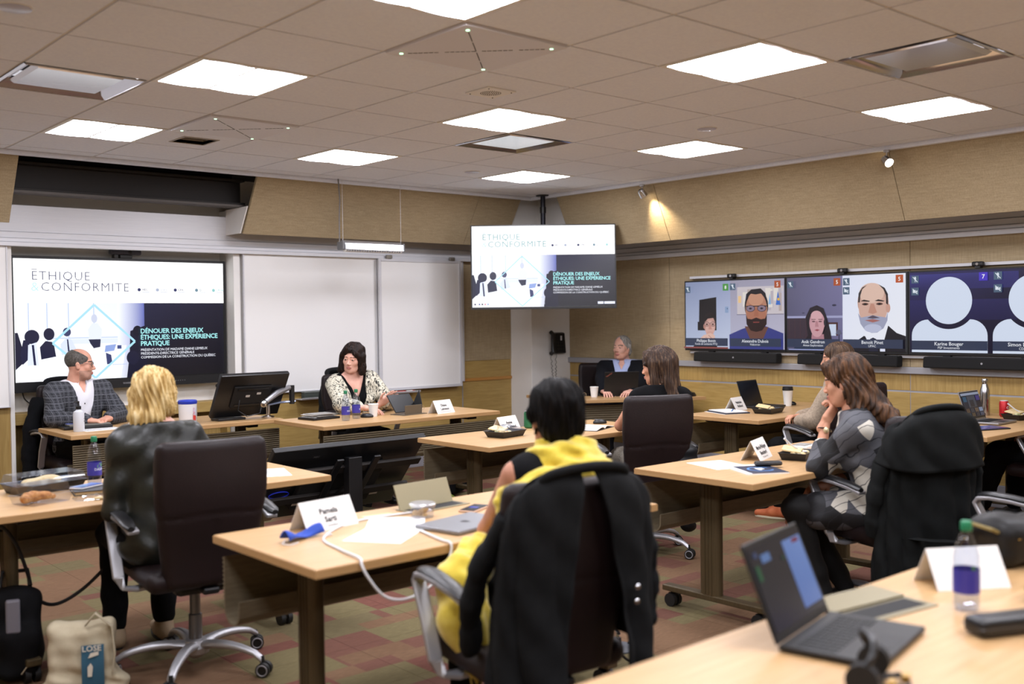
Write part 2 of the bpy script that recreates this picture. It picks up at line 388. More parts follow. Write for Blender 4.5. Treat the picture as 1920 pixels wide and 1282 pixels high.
# speaker, detectors
t = thing('ceiling_speaker', 'small square white ceiling loudspeaker with round perforated grille', 'speaker', (3.627, 4.299, CH))
MB().box(-.1, .1, -.1, .1, -.008, 0).obj('plate', mat_house, t, 0, bevel=.003)
m = MB()
for k in range(1, 6):
    for q in range(6*k):
        an = 2*PI*q/(6*k); m.cyl((.011*k*math.cos(an), .011*k*math.sin(an), -.0092), (.011*k*math.cos(an), .011*k*math.sin(an), -.0078), .003, n=6)
m.obj('grille', M('grille_holes', '#6a625a', .8), t, 0)
for a, b in ((-.08, -.08), (.08, -.08), (-.08, .08), (.08, .08)): MB().sph((a, b, -.009), .004, 8, 4).obj('screw', mat_grey, t)
for (x, y), l in zip(((1.199, 4.305), (5.463, 6.733), (5.463, 4.261)), ('pale round ceiling disc at the top left corner', 'bluish round ceiling disc near the room corner light', 'thin round ceiling disc above the right hand screens')):
    t = thing('sprinkler_cover', l, 'ceiling disc', (x, y, CH), group='round ceiling covers')
    MB().lathe([(.062, 0), (.064, -.006), (.05, -.011), (.002, -.012)], 24).obj('disc', M('disc_paint', '#bfc2d8', .3), t); MB().lathe([(.07, 0), (.07, -.004), (.064, -.004), (.064, 0)], 24, cap=False).obj('rim', mat_house, t)
# ------------------------------------------------ walls behind everything
wf = struct(MB().box(LX, RX+.3, FY+.22, FY+.32, 0, CH+.3).obj('wall_front', mat_white, smooth=0), 'front wall with niche, whiteboards and maple panels', 'wall')
wr = struct(MB().box(RX+.01, RX+.12, BY, FY+.3, 0, CH+.3).obj('wall_right', mat_white, smooth=0), 'right wall with beige fabric over maple panels', 'wall')
struct(MB().box(LX-.1, LX, BY, FY+.3, 0, CH+.3).obj('wall_left', mat_fab, smooth=0), 'left wall outside the picture', 'wall')
struct(MB().box(LX-.1, RX+.1, BY-.1, BY, 0, CH+.3).obj('wall_back', mat_fab, smooth=0), 'back wall behind the camera', 'wall')
PX, PY = 7.39, 8.13
wc = struct(MB().box(PX, RX+.05, PY, FY+.25, 0, CH+.06).obj('wall_corner', mat_white, smooth=0, bevel=.004), 'white square column in the room corner', 'column')
NX0, NX1 = 2.29, 4.18            # niche
# front wall panels (children of the wall)
def panel(name, x0, x1, y0, y1, z0, z1, mt, par, bev=.002): return MB().box(x0, x1, y0, y1, z0, z1).obj(name, mt, par, 0, bevel=bev)
panel('niche_side', NX1-.06, NX1, FY-.05, FY+.22, .1, 2.49, mat_white, wf)
panel('niche_side', NX0-.03, NX0, FY-.05, FY+.22, .1, CH, mat_white, wf)
panel('maple_panel', LX, NX0-.03, FY-.03, FY+.21, .15, .86, mat_woodv, wf)
panel('white_panel', LX, NX0-.05, FY-.03, FY+.21, .865, 2.30, mat_white, wf)
for x0, x1 in ((NX0-.03, 2.6), (2.6, 3.4), (3.4, NX1-.06)): panel('maple_panel', x0+.002, x1-.002, FY+.18, FY+.215, .15, .70, mat_woodv, wf)
for x0, x1 in ((NX1, 5.40), (5.404, 6.70), (6.704, PX)):
    panel('maple_panel', x0, x1, FY-.03, FY+.21, .15, .836, mat_wood, wf)
panel('backing', NX1, 6.70, FY-.02, FY+.2, .836, 2.40, mat_white, wf)
panel('maple_panel', 6.704, PX, FY-.03, FY+.21, .868, 1.05, mat_wood, wf)
MB().box(6.704, PX, FY-.045, FY+.2, .836, .868).obj('oak_rail', mat_rail, wf, 0, bevel=.004)
panel('fabric_panel', 6.704, PX, FY-.035, FY+.2, 1.052, 2.4, mat_fab, wf)
MB().box(6.698, 6.706, FY-.037, FY, .15, 2.13).obj('joint_strip', mat_trim, wf, 0)
# maple shelf inside the niche
t = thing('niche_shelf', 'maple shelf running along the niche under the big screen', 'shelf', (0, 0, 0))
MB().box(NX0, NX1-.06, 8.53, FY+.22, .71, .80).obj('shelf_board', mat_wood, t, 0, bevel=.004)
MB().box(NX0+.002, NX0+.03, 8.55, FY+.18, 0, .71).obj('support', mat_wood, t, 0)
MB().box(NX1-.1, NX1-.07, 8.55, FY+.18, 0, .71).obj('support', mat_wood, t, 0)
# dark steel beam high in the niche
t = thing('steel_beam', 'dark steel beam across the opening above the big screen', 'beam')
m = MB(); m.xprism([(8.16, 2.50), (8.36, 2.50), (8.36, 2.52), (8.27, 2.52), (8.27, 2.70), (8.36, 2.70), (8.36, 2.72), (8.16, 2.72), (8.16, 2.70), (8.25, 2.70), (8.25, 2.52), (8.16, 2.52)], NX0-.15, 4.10)
m.obj('beam', mat_dark, t, 0, bevel=.003)
MB().box(NX0-.15, 4.10, 8.40, 8.42, 2.52, 2.80).obj('fascia', M('dark_fascia', '#1b1b20', .8), t, 0)
MB().box(NX0-.15, 4.10, 8.14, 8.30, 2.482, 2.499).obj('lower_flange', M('beam_flange', '#5b5652', .6, .3), t, 0)
# sloped fabric panels: front and right
def slope(name, a0, a1, axis, par, lowz=2.252):
    t0, b0 = ((7.86, 8.15) if axis == 'x' else (7.15, 7.40)); th = .03
    prof = [(t0, 2.735), (b0, lowz), (b0+th, lowz+.012), (t0+th, 2.742)]
    m = MB()
    if axis == 'x': m.xprism(prof, a0, a1)
    else: m.add([(p, a0, z) for p, z in prof]+[(p, a1, z) for p, z in prof], [(3, 2, 1, 0), (4, 5, 6, 7)]+[(i, (i+1) % 4, 4+(i+1) % 4, 4+i) for i in range(4)])
    return m.obj(name, mat_fab, par, 0, bevel=.003)
slope('sloped_panel', LX, 2.20, 'x', wf)
slope('sloped_panel', 4.07, 6.483, 'x', wf); slope('sloped_panel', 6.487, 7.03, 'x', wf)
for a0, a1 in ((BY, 1.50), (1.504, 3.896), (3.90, 6.20), (6.204, 7.48)): slope('sloped_panel', a0, a1, 'y', wr, 2.205)
m = MB()                          # white end pieces behind the slopes
m.add([(4.05, 8.03, 2.48), (4.05, 8.17, 2.26), (4.05, 8.44, 2.26), (4.05, 8.44, 2.48), (4.06, 8.03, 2.48), (4.06, 8.17, 2.26), (4.06, 8.44, 2.26), (4.06, 8.44, 2.48)],
      [(0, 1, 2, 3), (7, 6, 5, 4), (0, 4, 5, 1), (1, 5, 6, 2), (2, 6, 7, 3), (3, 7, 4, 0)])
m.obj('end_board', mat_white, wf, 0)
m = MB(); m.box(7.03, PX, 8.10, FY, 2.2, CH+.04); m.obj('end_board', mat_white, wf, 0)
m = MB(); m.box(7.5, RX, 7.49, PY, 2.2, CH+.04); m.obj('end_board', mat_white, wr, 0)
# aluminium track on the front wall and the right wall
def track(name, axis, a0, a1, p, label, z0=2.10):
    prof = [(p, 2.42), (p-.012, 2.42), (p-.012, 2.215), (p-.03, 2.21), (p-.03, 2.165), (p-.045, 2.16), (p-.045, 2.135), (p-.06, 2.13), (p-.06, z0), (p, z0)]
    m = MB(); n = len(prof)
    if axis == 'x': m.xprism(prof, a0, a1)
    else: m.add([(q, a0, z) for q, z in prof]+[(q, a1, z) for q, z in prof], [tuple(range(n-1, -1, -1)), tuple(range(n, 2*n))]+[(i, (i+1) % n, n+(i+1) % n, n+i) for i in range(n)])
    return struct(m.obj(name, mat_alu, None, 0, bevel=.002), label, 'rail')
track('trim_4', 'x', LX, PX, FY-.05, 'aluminium whiteboard track along the front wall')
track('trim_5', 'y', BY, PY, RX-.01, 'aluminium track along the top of the right wall', 2.09)
# right wall cladding
ys = [BY, 1.6, 4.15, 6.69, PY]
for a, b in zip(ys[:-1], ys[1:]):
    panel('fabric_panel', RX-.02, RX+.01, a+.002, b-.002, 1.06, 2.2, mat_fab, wr)
    panel('maple_panel', RX-.02, RX+.01, a+.003, b-.003, .866, 1.005, mat_woodv, wr)
    panel('maple_panel', RX-.02, RX+.01, a+.003, b-.003, .17, .852, mat_wood, wr)
struct(MB().box(RX-.05, RX, BY, PY, 1.005, 1.06).obj('trim_6', mat_trim, smooth=0, bevel=.004), 'grey chair rail along the right wall', 'rail')
MB().box(RX-.017, RX, BY, PY, .15, 1.06).obj('backing', mat_trim, wr, 0)
struct(MB().box(RX-.04, RX, BY, PY, 0, .17).obj('baseboard_right', mat_base, smooth=0, bevel=.003), 'grey baseboard under the right wall', 'baseboard')
struct(MB().box(NX1, PX, FY-.05, FY, 0, .15).obj('baseboard_front', mat_base, smooth=0, bevel=.003), 'grey baseboard under the front wall', 'baseboard')
MB().box(LX, NX0-.03, FY-.05, FY, 0, .15).obj('baseboard_piece', mat_base, wf, 0)
# ------------------------------------------------ whiteboards
def whiteboard(label, x0, x1, y, z0, z1, fr=.02, clips=True, name='whiteboard'):
    t = thing(name, label, 'whiteboard', ((x0+x1)/2, y, z0), group='sliding whiteboards'); w = (x1-x0)/2; h = z1-z0
    MB().box(-w+fr*.6, w-fr*.6, -.006, .012, fr*.6, h-fr*.6).obj('board', mat_board, t, 0)
    for q in ((-w, -w+fr, 0, h), (w-fr, w, 0, h)): MB().box(q[0], q[1], -.014, .014, q[2], q[3]).obj('frame_bar', mat_alu, t, 0, bevel=.003)
    for z in (0, h-fr): MB().box(-w+fr, w-fr, -.014, .014, z, z+fr).obj('frame_bar', mat_alu, t, 0, bevel=.003)
    if clips:
        for x in (-w+.12, w-.12): MB().box(x-.03, x+.03, -.03, .0, h, h+.035).obj('hanger', M('hanger_metal', '#8f8a80', .4, .6), t, 0, bevel=.004)
    return t
whiteboard('wide whiteboard behind the presenter in the patterned jacket', 4.20, 5.62, FY-.065, .842, 2.12, .012, False)
whiteboard('narrow sliding whiteboard hanging in front, left of the corner screen', 5.60, 6.62, FY-.125, .80, 2.10, .028)
whiteboard('slim strip of whiteboard at the right end of the track', 6.50, 6.70, FY-.065, .842, 2.12, .010, False)
whiteboard('strip of whiteboard at the left edge beside the big screen', 1.2, 2.255, FY-.065, .862, 2.11, .012, False)
# marker trays
for x0, x1, l in ((4.72, 5.12, 'metal marker tray holding a grey eraser beside the desk monitor'), (5.55, 6.06, 'metal marker tray with red pens under the narrow whiteboard')):
    t = thing('marker_tray', l, 'tray', ((x0+x1)/2, FY-.03, .77)); w = (x1-x0)/2
    m = MB(); m.xprism([(0, .0), (-.13, .0), (-.14, .016), (-.135, .018), (-.128, .006), (0, .006)], -w, w); m.obj('tray', mat_alu, t, 0)
    t2 = None
t = thing('board_eraser', 'grey felt eraser block on the marker tray by the desk monitor', 'eraser', (4.86, FY-.12, .777))
MB().box(-.11, .11, -.035, .035, .0, .05).obj('felt', M('eraser_felt', '#3f4540', .95), t, 0, bevel=.01); MB().box(-.11, .11, -.033, .033, .05, .068).obj('grip', M('eraser_grip', '#5d625e', .6), t, 0, bevel=.006)
for k in range(4):
    c = ['#b8433c', '#e2ddd6', '#c24b44', '#d8d3cc'][k]
    t = thing('board_marker', ['red board marker at the left of the tray under the narrow whiteboard', 'white board marker lying second in the tray', 'red board marker lying third in the tray', 'pale board marker at the right end of the tray'][k], 'marker', (5.64+.105*k, FY-.13, .785), group='pens on the marker tray')
    MB().cyl((-.045, 0, 0), (.03, 0, 0), .008, n=10).obj('barrel', M('pen_'+c, c, .4), t); MB().cyl((.03, 0, 0), (.05, 0, 0), .0085, n=10).obj('cap', M('pen_red', '#a8342f', .4), t)
# whiteboard lamp hung on a cable
t = thing('board_lamp', 'white tubular lamp hung on cables above the whiteboards', 'lamp', (5.13, 7.77, 2.105))
g = MB(); g.M = TR(0, 0, 0)
m = MB(); n = 18
pr = [(-.055+.11*k/n, .035*math.sin(PI*k/n)+.06) for k in range(n+1)]
MB().xprism([(-.06, .02), (-.05, .075), (0, .10), (.05, .075), (.06, .02), (.045, .02), (.04, .065), (0, .085), (-.04, .065), (-.045, .02)], -.31, .31).obj('reflector', M('lamp_reflector', '#b7b9bd', .25, .6), t, 20)
MB().cyl((-.30, -.02, .03), (.30, -.02, .03), .032, n=20).obj('tube', M('lamp_tube', '#f3f3f1', .4), t)
for s in (-1, 1): MB().box(s*.32-.012, s*.32+.012, -.05, .05, .015, .09).obj('end_cap', mat_grey, t, 0, bevel=.008)
g = MB()
for k in range(22): g.box(-.29+.0265*k, -.278+.0265*k, -.056, -.045, .004, .016)
g.obj('louvre', mat_grey, t, 0)
MB().tube([(-.335, 0, .08), (-.335, -.002, .3), (-.325, 0, .45), (-.34, 0, .65)], .006, 6).obj('power_cable', M('grey_cable', '#6f6a66', .6), t)
MB().tube([(.32, 0, .09), (.32, 0, .64)], .0016, 5).obj('wire', mat_alu, t); MB().tube([(-.30, 0, .1), (-.30, 0, .64)], .0016, 5).obj('wire', mat_alu, t)
# spotlights over the right wall
def spot(y, lit, label):
    t = thing('wall_spotlight', label, 'spotlight', (7.10, y, CH-.03), group='chrome wall spotlights')
    MB().cyl((0, 0, 0), (0, 0, -.02), .025, n=16).obj('rose', mat_chrome, t); MB().tube([(0, 0, -.02), (0, 0, -.06)], .006, 8).obj('stem', mat_chrome, t)
    if lit: a = Vector((-.35, -.75, -.55)).normalized()
    else: a = Vector((.40, -.12, -.55)).normalized()
    c = Vector((0, 0, -.08)); q = a.to_track_quat('Z', 'Y').to_matrix().to_4x4(); q.translation = c
    m = MB(); m.M = q; m.lathe([(.018, -.04), (.03, -.03), (.036, 0), (.038, .035), (.034, .035), (.028, .0), (.01, -.02)], 20, cap=False); m.obj('can', mat_chrome, t)
    m = MB(); m.M = q; m.lathe([(.026, .012), (.02, .02), (.002, .024)], 16); m.obj('bulb', M('spot_bulb', '#ffe9c8', .3, emit=30), t)
    ld = bpy.data.lights.new('spot_beam', 'SPOT'); ld.energy = 42 if not lit else 4; ld.color = (1, .80, .55); ld.spot_size = R(80); ld.spot_blend = 1.0; ld.shadow_soft_size = .02
    lo = bpy.data.objects.new('beam', ld); COL.objects.link(lo); lo.parent = t; lo.matrix_local = Matrix.Translation(c+a*.045) @ (-a).to_track_quat('Z', 'Y').to_matrix().to_4x4()
    return t
spot(6.28, False, 'chrome spotlight throwing a warm pool on the fabric, left one')
spot(3.88, True, 'chrome spotlight with its glowing bulb showing, right one')
# ================================================================ soft shapes: signed distance fields to meshes
class Prim:
    def __init__(s, f, lo, hi): s.f = f; s.lo = np.array(lo, float); s.hi = np.array(hi, float)
def cap(a, b, ra, rb=None, sq=None):
    """tapered capsule; sq squashes it along a direction (vector, factor)"""
    rb = ra if rb is None else rb; a = np.array(a, np.float32); b = np.array(b, np.float32); d = b-a; L = float(d@d)+1e-12; rm = max(ra, rb)
    def f(X, Y, Z):
        px, py, pz = X-a[0], Y-a[1], Z-a[2]
        t = np.clip((px*d[0]+py*d[1]+pz*d[2])/L, 0, 1)
        return np.sqrt((px-t*d[0])**2+(py-t*d[1])**2+(pz-t*d[2])**2)-(ra+t*(rb-ra))
    return Prim(f, np.minimum(a, b)-rm, np.maximum(a, b)+rm)
def ell(c, r, Rm=None):
    c = np.array(c, np.float32); r = np.array(r, np.float32); m = None if Rm is None else np.array(Rm.to_3x3().inverted(), np.float32)
    def f(X, Y, Z):
        px, py, pz = X-c[0], Y-c[1], Z-c[2]
        if m is not None: px, py, pz = [m[i, 0]*px+m[i, 1]*py+m[i, 2]*pz for i in range(3)]
        k0 = np.sqrt((px/r[0])**2+(py/r[1])**2+(pz/r[2])**2); k1 = np.sqrt((px/r[0]**2)**2+(py/r[1]**2)**2+(pz/r[2]**2)**2)+1e-9
        return k0*(k0-1)/k1
    e = r if m is None else np.array([r.max()]*3)
    return Prim(f, c-e, c+e)
def rbox(c, hs, rad, Rm=None):
    c = np.array(c, np.float32); hs = np.array(hs, np.float32); m = None if Rm is None else np.array(Rm.to_3x3().inverted(), np.float32)
    def f(X, Y, Z):
        px, py, pz = X-c[0], Y-c[1], Z-c[2]
        if m is not None: px, py, pz = [m[i, 0]*px+m[i, 1]*py+m[i, 2]*pz for i in range(3)]
        qx, qy, qz = abs(px)-hs[0]+rad, abs(py)-hs[1]+rad, abs(pz)-hs[2]+rad
        return np.sqrt(np.maximum(qx, 0)**2+np.maximum(qy, 0)**2+np.maximum(qz, 0)**2)+np.minimum(np.maximum(qx, np.maximum(qy, qz)), 0)-rad
    e = hs if m is None else np.array([np.linalg.norm(hs)]*3)
    return Prim(f, c-e, c+e)
def custom(f, lo, hi): return Prim(f, lo, hi)
def sdf(ops, h, disp=None, pad=.02, clip=None):
    """ops: (mode, prim, k[, grow]) with mode u union, s subtract -> (verts, quads)"""
    us = [o for o in ops if o[0] == 'u']
    lo = np.min([o[1].lo-(o[3] if len(o) > 3 else 0) for o in us], 0)-pad; hi = np.max([o[1].hi+(o[3] if len(o) > 3 else 0) for o in us], 0)+pad
    n = np.maximum(np.ceil((hi-lo)/h).astype(int)+1, 3)
    ax = [(lo[i]+h*np.arange(n[i])).astype(np.float32) for i in range(3)]
    V = np.full(tuple(n), .5, np.float32)
    for o in ops:
        mode, p, k = o[0], o[1], max(o[2], 1e-4); g = o[3] if len(o) > 3 else 0
        mg = k+g+3*h
        i0 = np.clip(np.floor((p.lo-mg-lo)/h).astype(int), 0, n-1); i1 = np.clip(np.ceil((p.hi+mg-lo)/h).astype(int)+1, 1, n)
        sl = tuple(slice(a, b) for a, b in zip(i0, i1))
        X = ax[0][sl[0]][:, None, None]; Y = ax[1][sl[1]][None, :, None]; Z = ax[2][sl[2]][None, None, :]
        d = (p.f(X, Y, Z)-g).astype(np.float32)
        a = V[sl]
        if mode == 'u':
            q = np.maximum(k-abs(a-d), 0)/k; V[sl] = np.minimum(a, d)-q*q*k*.25
        elif mode == 's':
            d = -d; q = np.maximum(k-abs(a-d), 0)/k; V[sl] = np.maximum(a, d)+q*q*k*.25
        elif mode == 'i':
            W = np.full(V.shape, 1., np.float32); W[sl] = d; q = np.maximum(k-abs(V-W), 0)/k; V = np.maximum(V, W)+q*q*k*.25
    if disp is not None: V = V+disp(ax[0][:, None, None], ax[1][None, :, None], ax[2][None, None, :]).astype(np.float32)
    if clip is not None: V = np.maximum(V, clip(ax[0][:, None, None], ax[1][None, :, None], ax[2][None, None, :]).astype(np.float32))
    V[0], V[-1], V[:, 0], V[:, -1], V[:, :, 0], V[:, :, -1] = (np.maximum(V[s_], 1e-3) for s_ in (0, -1, np.s_[:, 0], np.s_[:, -1], np.s_[:, :, 0], np.s_[:, :, -1]))
    S = V < 0
    c = [S[i:n[0]-1+i, j:n[1]-1+j, k:n[2]-1+k] for i in (0, 1) for j in (0, 1) for k in (0, 1)]
    cnt = sum(x.astype(np.int8) for x in c); act = (cnt > 0) & (cnt < 8)
    I = np.argwhere(act); idx = -np.ones(act.shape, np.int64); idx[act] = np.arange(len(I))
    P = np.zeros((len(I), 3)); N = np.zeros(len(I))
    cn = [(i, j, k) for i in (0, 1) for j in (0, 1) for k in (0, 1)]
    for A in range(8):
        for B in range(A+1, 8):
            if sum(abs(x-y) for x, y in zip(cn[A], cn[B])) != 1: continue
            va = V[I[:, 0]+cn[A][0], I[:, 1]+cn[A][1], I[:, 2]+cn[A][2]]; vb = V[I[:, 0]+cn[B][0], I[:, 1]+cn[B][1], I[:, 2]+cn[B][2]]
            x = (va < 0) != (vb < 0); t = np.where(x, va/np.where(x, va-vb, 1), 0)
            for q in range(3): P[:, q] += np.where(x, cn[A][q]+t*(cn[B][q]-cn[A][q]), 0)
            N += x
    P = lo+h*(I+P/np.maximum(N, 1)[:, None])
    F = []
    for axn in range(3):
        o1, o2 = [(1, 2), (2, 0), (0, 1)][axn]
        s0 = [slice(1, -1)]*3; s0[axn] = slice(0, -1); s1 = list(s0); s1[axn] = slice(1, None)
        a, b = S[tuple(s0)], S[tuple(s1)]; E = np.argwhere(a != b)
        if not len(E): continue
        fl = a[tuple(E.T)]
        base = E.copy(); base[:, [o1, o2]] += 1
        def cell(d1, d2):
            q = base.copy(); q[:, o1] += d1; q[:, o2] += d2; return idx[tuple(q.T)]
        Q = np.stack([cell(-1, -1), cell(0, -1), cell(0, 0), cell(-1, 0)], 1)
        Q = np.where(fl[:, None], Q, Q[:, ::-1]); F.append(Q[(Q >= 0).all(1)])
    return P, np.concatenate(F) if F else np.zeros((0, 4), int)
def npmesh(name, parts, mats, smooth=True):
    """parts: list of (verts, quads, material index array or int)"""
    vs = []; fs = []; mi = []; o = 0
    for P, F, k in parts:
        vs.append(P); fs.append(F+o); o += len(P); mi.append(np.full(len(F), k) if np.isscalar(k) else k)
    V = np.concatenate(vs); Q = np.concatenate(fs); mi = np.concatenate(mi)
    me = bpy.data.meshes.new(name); me.vertices.add(len(V)); me.vertices.foreach_set('co', V.astype(np.float32).ravel())
    me.loops.add(len(Q)*4); me.loops.foreach_set('vertex_index', Q.astype(np.int32).ravel())
    me.polygons.add(len(Q)); me.polygons.foreach_set('loop_start', np.arange(0, len(Q)*4, 4, dtype=np.int32))
    for m in (mats if isinstance(mats, (list, tuple)) else [mats]): me.materials.append(m)
    me.polygons.foreach_set('material_index', mi.astype(np.int32)); me.polygons.foreach_set('use_smooth', np.ones(len(Q), bool))
    me.update(calc_edges=True); me.validate(); return me
def soft(name, ops, h, mat, parent=None, disp=None, clip=None):
    P, F = sdf(ops, h, disp, clip=clip); return mk(name, npmesh(name, [(P, F, 0)], mat), parent)
def folds(amp, f1=40, f2=25, ph=0):
    return lambda X, Y, Z: amp*(np.sin(f1*X+8*np.sin(7*Z+ph)+ph)*np.cos(f2*.6*Y+3*np.sin(9*X))+.6*np.sin(f2*Z+6*X+5*Y+ph))
# ================================================================ tables
ribz = []
def table(label, x0, y0, w, d, rz=0, group='maple topped conference tables', poly=None, z=.73):
    """origin at the middle of the footprint; panel with ribs on the local +y side"""
    t = thing('conference_table', label, 'table', (x0, y0, 0), rz, group)
    hw, hd = w/2, d/2
    pl = poly or [(-hw, -hd), (hw, -hd), (hw, hd), (-hw, hd)]
    MB().prism(pl, z-.032, z).obj('table_top', [mat_laminate], t, 0, bevel=.003)
    m = MB()
    n = len(pl); cx = sum(p[0] for p in pl)/n; cy = sum(p[1] for p in pl)/n
    MB().prism([(p[0]+(p[0]-cx)*.0022/max(abs(p[0]-cx), .3), p[1]+(p[1]-cy)*.0022/max(abs(p[1]-cy), .2)) for p in pl], z-.029, z-.0035).obj('edge_band', mat_edge, t, 0)
    if not poly:
        for s in (-1, 1):
            x = s*(hw-.21); leg = MB()
            leg.M = TR(x, .04, 0)
            ring = lambda q: [(.03*math.copysign(abs(math.cos(a))**.6, math.cos(a)), .06*math.copysign(abs(math.sin(a))**.6, math.sin(a)), q) for a in [2*PI*k/20 for k in range(20)]]
            leg.loft([ring(.105), ring(z-.06)])
            for k in (-1, 0, 1): leg.box(-.032, .032, k*.02-.003, k*.02+.003, .11, z-.07)
            lo = leg.obj('leg', mat_bronze, t)
            MB().box(x-.045, x+.045, -hd+.1, hd-.1, z-.062, z-.033).obj('bracket', mat_dark, lo, 0, bevel=.006)
            fy0, fy1 = -hd+.06, hd-.02
            MB().box(x-.03, x+.03, fy0, fy1, .078, .108).obj('foot', mat_bronze, lo, 0, bevel=.005)
            for y in (fy0+.05, fy1-.05):
                c = MB(); c.tube([(x, y, .078), (x, y, .062)], .012, 8)
                for q in (-1, 1): c.cyl((x+q*.008, y, .034), (x+q*.03, y, .034), .034, n=18)
                c.box(x-.012, x+.012, y-.022, y+.022, .034, .066); c.obj('caster', mat_rubber, lo)
    # ribbed apron that curls into a cable tray
    if poly: return t
    y = hd-.045; pr = []; nr = 12; zt = z-.075; zb = .47
    for k in range(nr):
        za = zt-(zt-zb)*k/nr; zc = zt-(zt-zb)*(k+1)/nr; zm = (za+zc)/2
        pr += [(y+.012, za-.002), (y+.02, zm), (y+.012, zc+.002), (y+.006, zc)]
    for k in range(1, 9):
        a = PI*k/9; pr.append((y-.05+.06*math.cos(a), zb-.055*math.sin(a)))
    pr += [(y-.11, zb+.04), (y-.104, zb+.04)]
    for k in range(8, 0, -1):
        a = PI*k/9; pr.append((y-.05+.054*math.cos(a), zb-.049*math.sin(a)))
    pr += [(y+.003, zb), (y+.003, zt)]
    m = MB(); m.xprism(pr, -hw+.02, hw-.02); m.obj('ribbed_apron', mat_apron, t, 25)
    return t
D = .72
table('maple desk at front left with hand sanitizer and wipes tub', 3.135, 7.27+.36, 1.62, D, PI)
table('maple presenter desk with two water bottles and tented tablet', 4.68, 6.48+.37, 1.68, .74, PI)
table('maple table with a food tray and an open notebook, middle row', 4.70, 4.68+D/2, 1.60, D)
table('maple table by the right wall with coffee cup and open laptop', 7.06, 4.43+D/2, 1.60, D)
table('maple table by the right wall with red soda can and steel bottle', 7.12, 2.81+D/2, 1.56, D)
table('maple table with magazine and food tray under the leaning woman', 4.68, 2.78+D/2, 1.60, D)
table('maple table in front of the woman with yellow scarf, blue mask on it', 2.405, 2.77+D/2, 1.60, D)
table('maple table at left edge with croissant box, blond woman seated at it', 1.86, 4.43+D/2, 1.60, D)
table('blurred foreground maple table with open laptop and water bottle', 2.40, .80+D/2, 2.40, D)
table('maple table only just showing at the right edge of the picture', 4.53, .83+D/2, 1.60, D)
# corner desk is not a rectangle
pl = [(-.62, -.10), (.44, -.70), (.50, -.32), (.09, -.07), (-.26, .23), (-.51, .80)]
t = table('maple corner desk in front of the grey haired man', 7.36, 6.82, 1, 1, poly=pl, group='maple topped conference tables')
def apron(a, b, par, z=.73):
    a, b = Vector((a[0], a[1], 0)), Vector((b[0], b[1], 0)); L = (b-a).length; ang = math.atan2(b.y-a.y, b.x-a.x)
    pr = []; nr = 12; zt = z-.06; zb = .42
    for k in range(nr):
        za = zt-(zt-zb)*k/nr; zc = zt-(zt-zb)*(k+1)/nr; zm = (za+zc)/2
        pr += [(-.012, za-.002), (-.02, zm), (-.012, zc+.002), (-.006, zc)]
    pr += [(0, zb), (0, zt)]
    m = MB(); m.M = TR(a.x, a.y, 0, rz=ang); m.xprism(pr, 0, L); return m.obj('ribbed_apron', mat_apron, par, 25)
apron((-.52, -.02), (.40, -.55), t)
for x, y in ((-.50, .02), (.36, -.52), (-.46, .60), (.40, -.34)):
    MB().lathe([(.03, 0), (.03, .70)], 14, (x, y, 0)).obj('leg', mat_bronze, t)
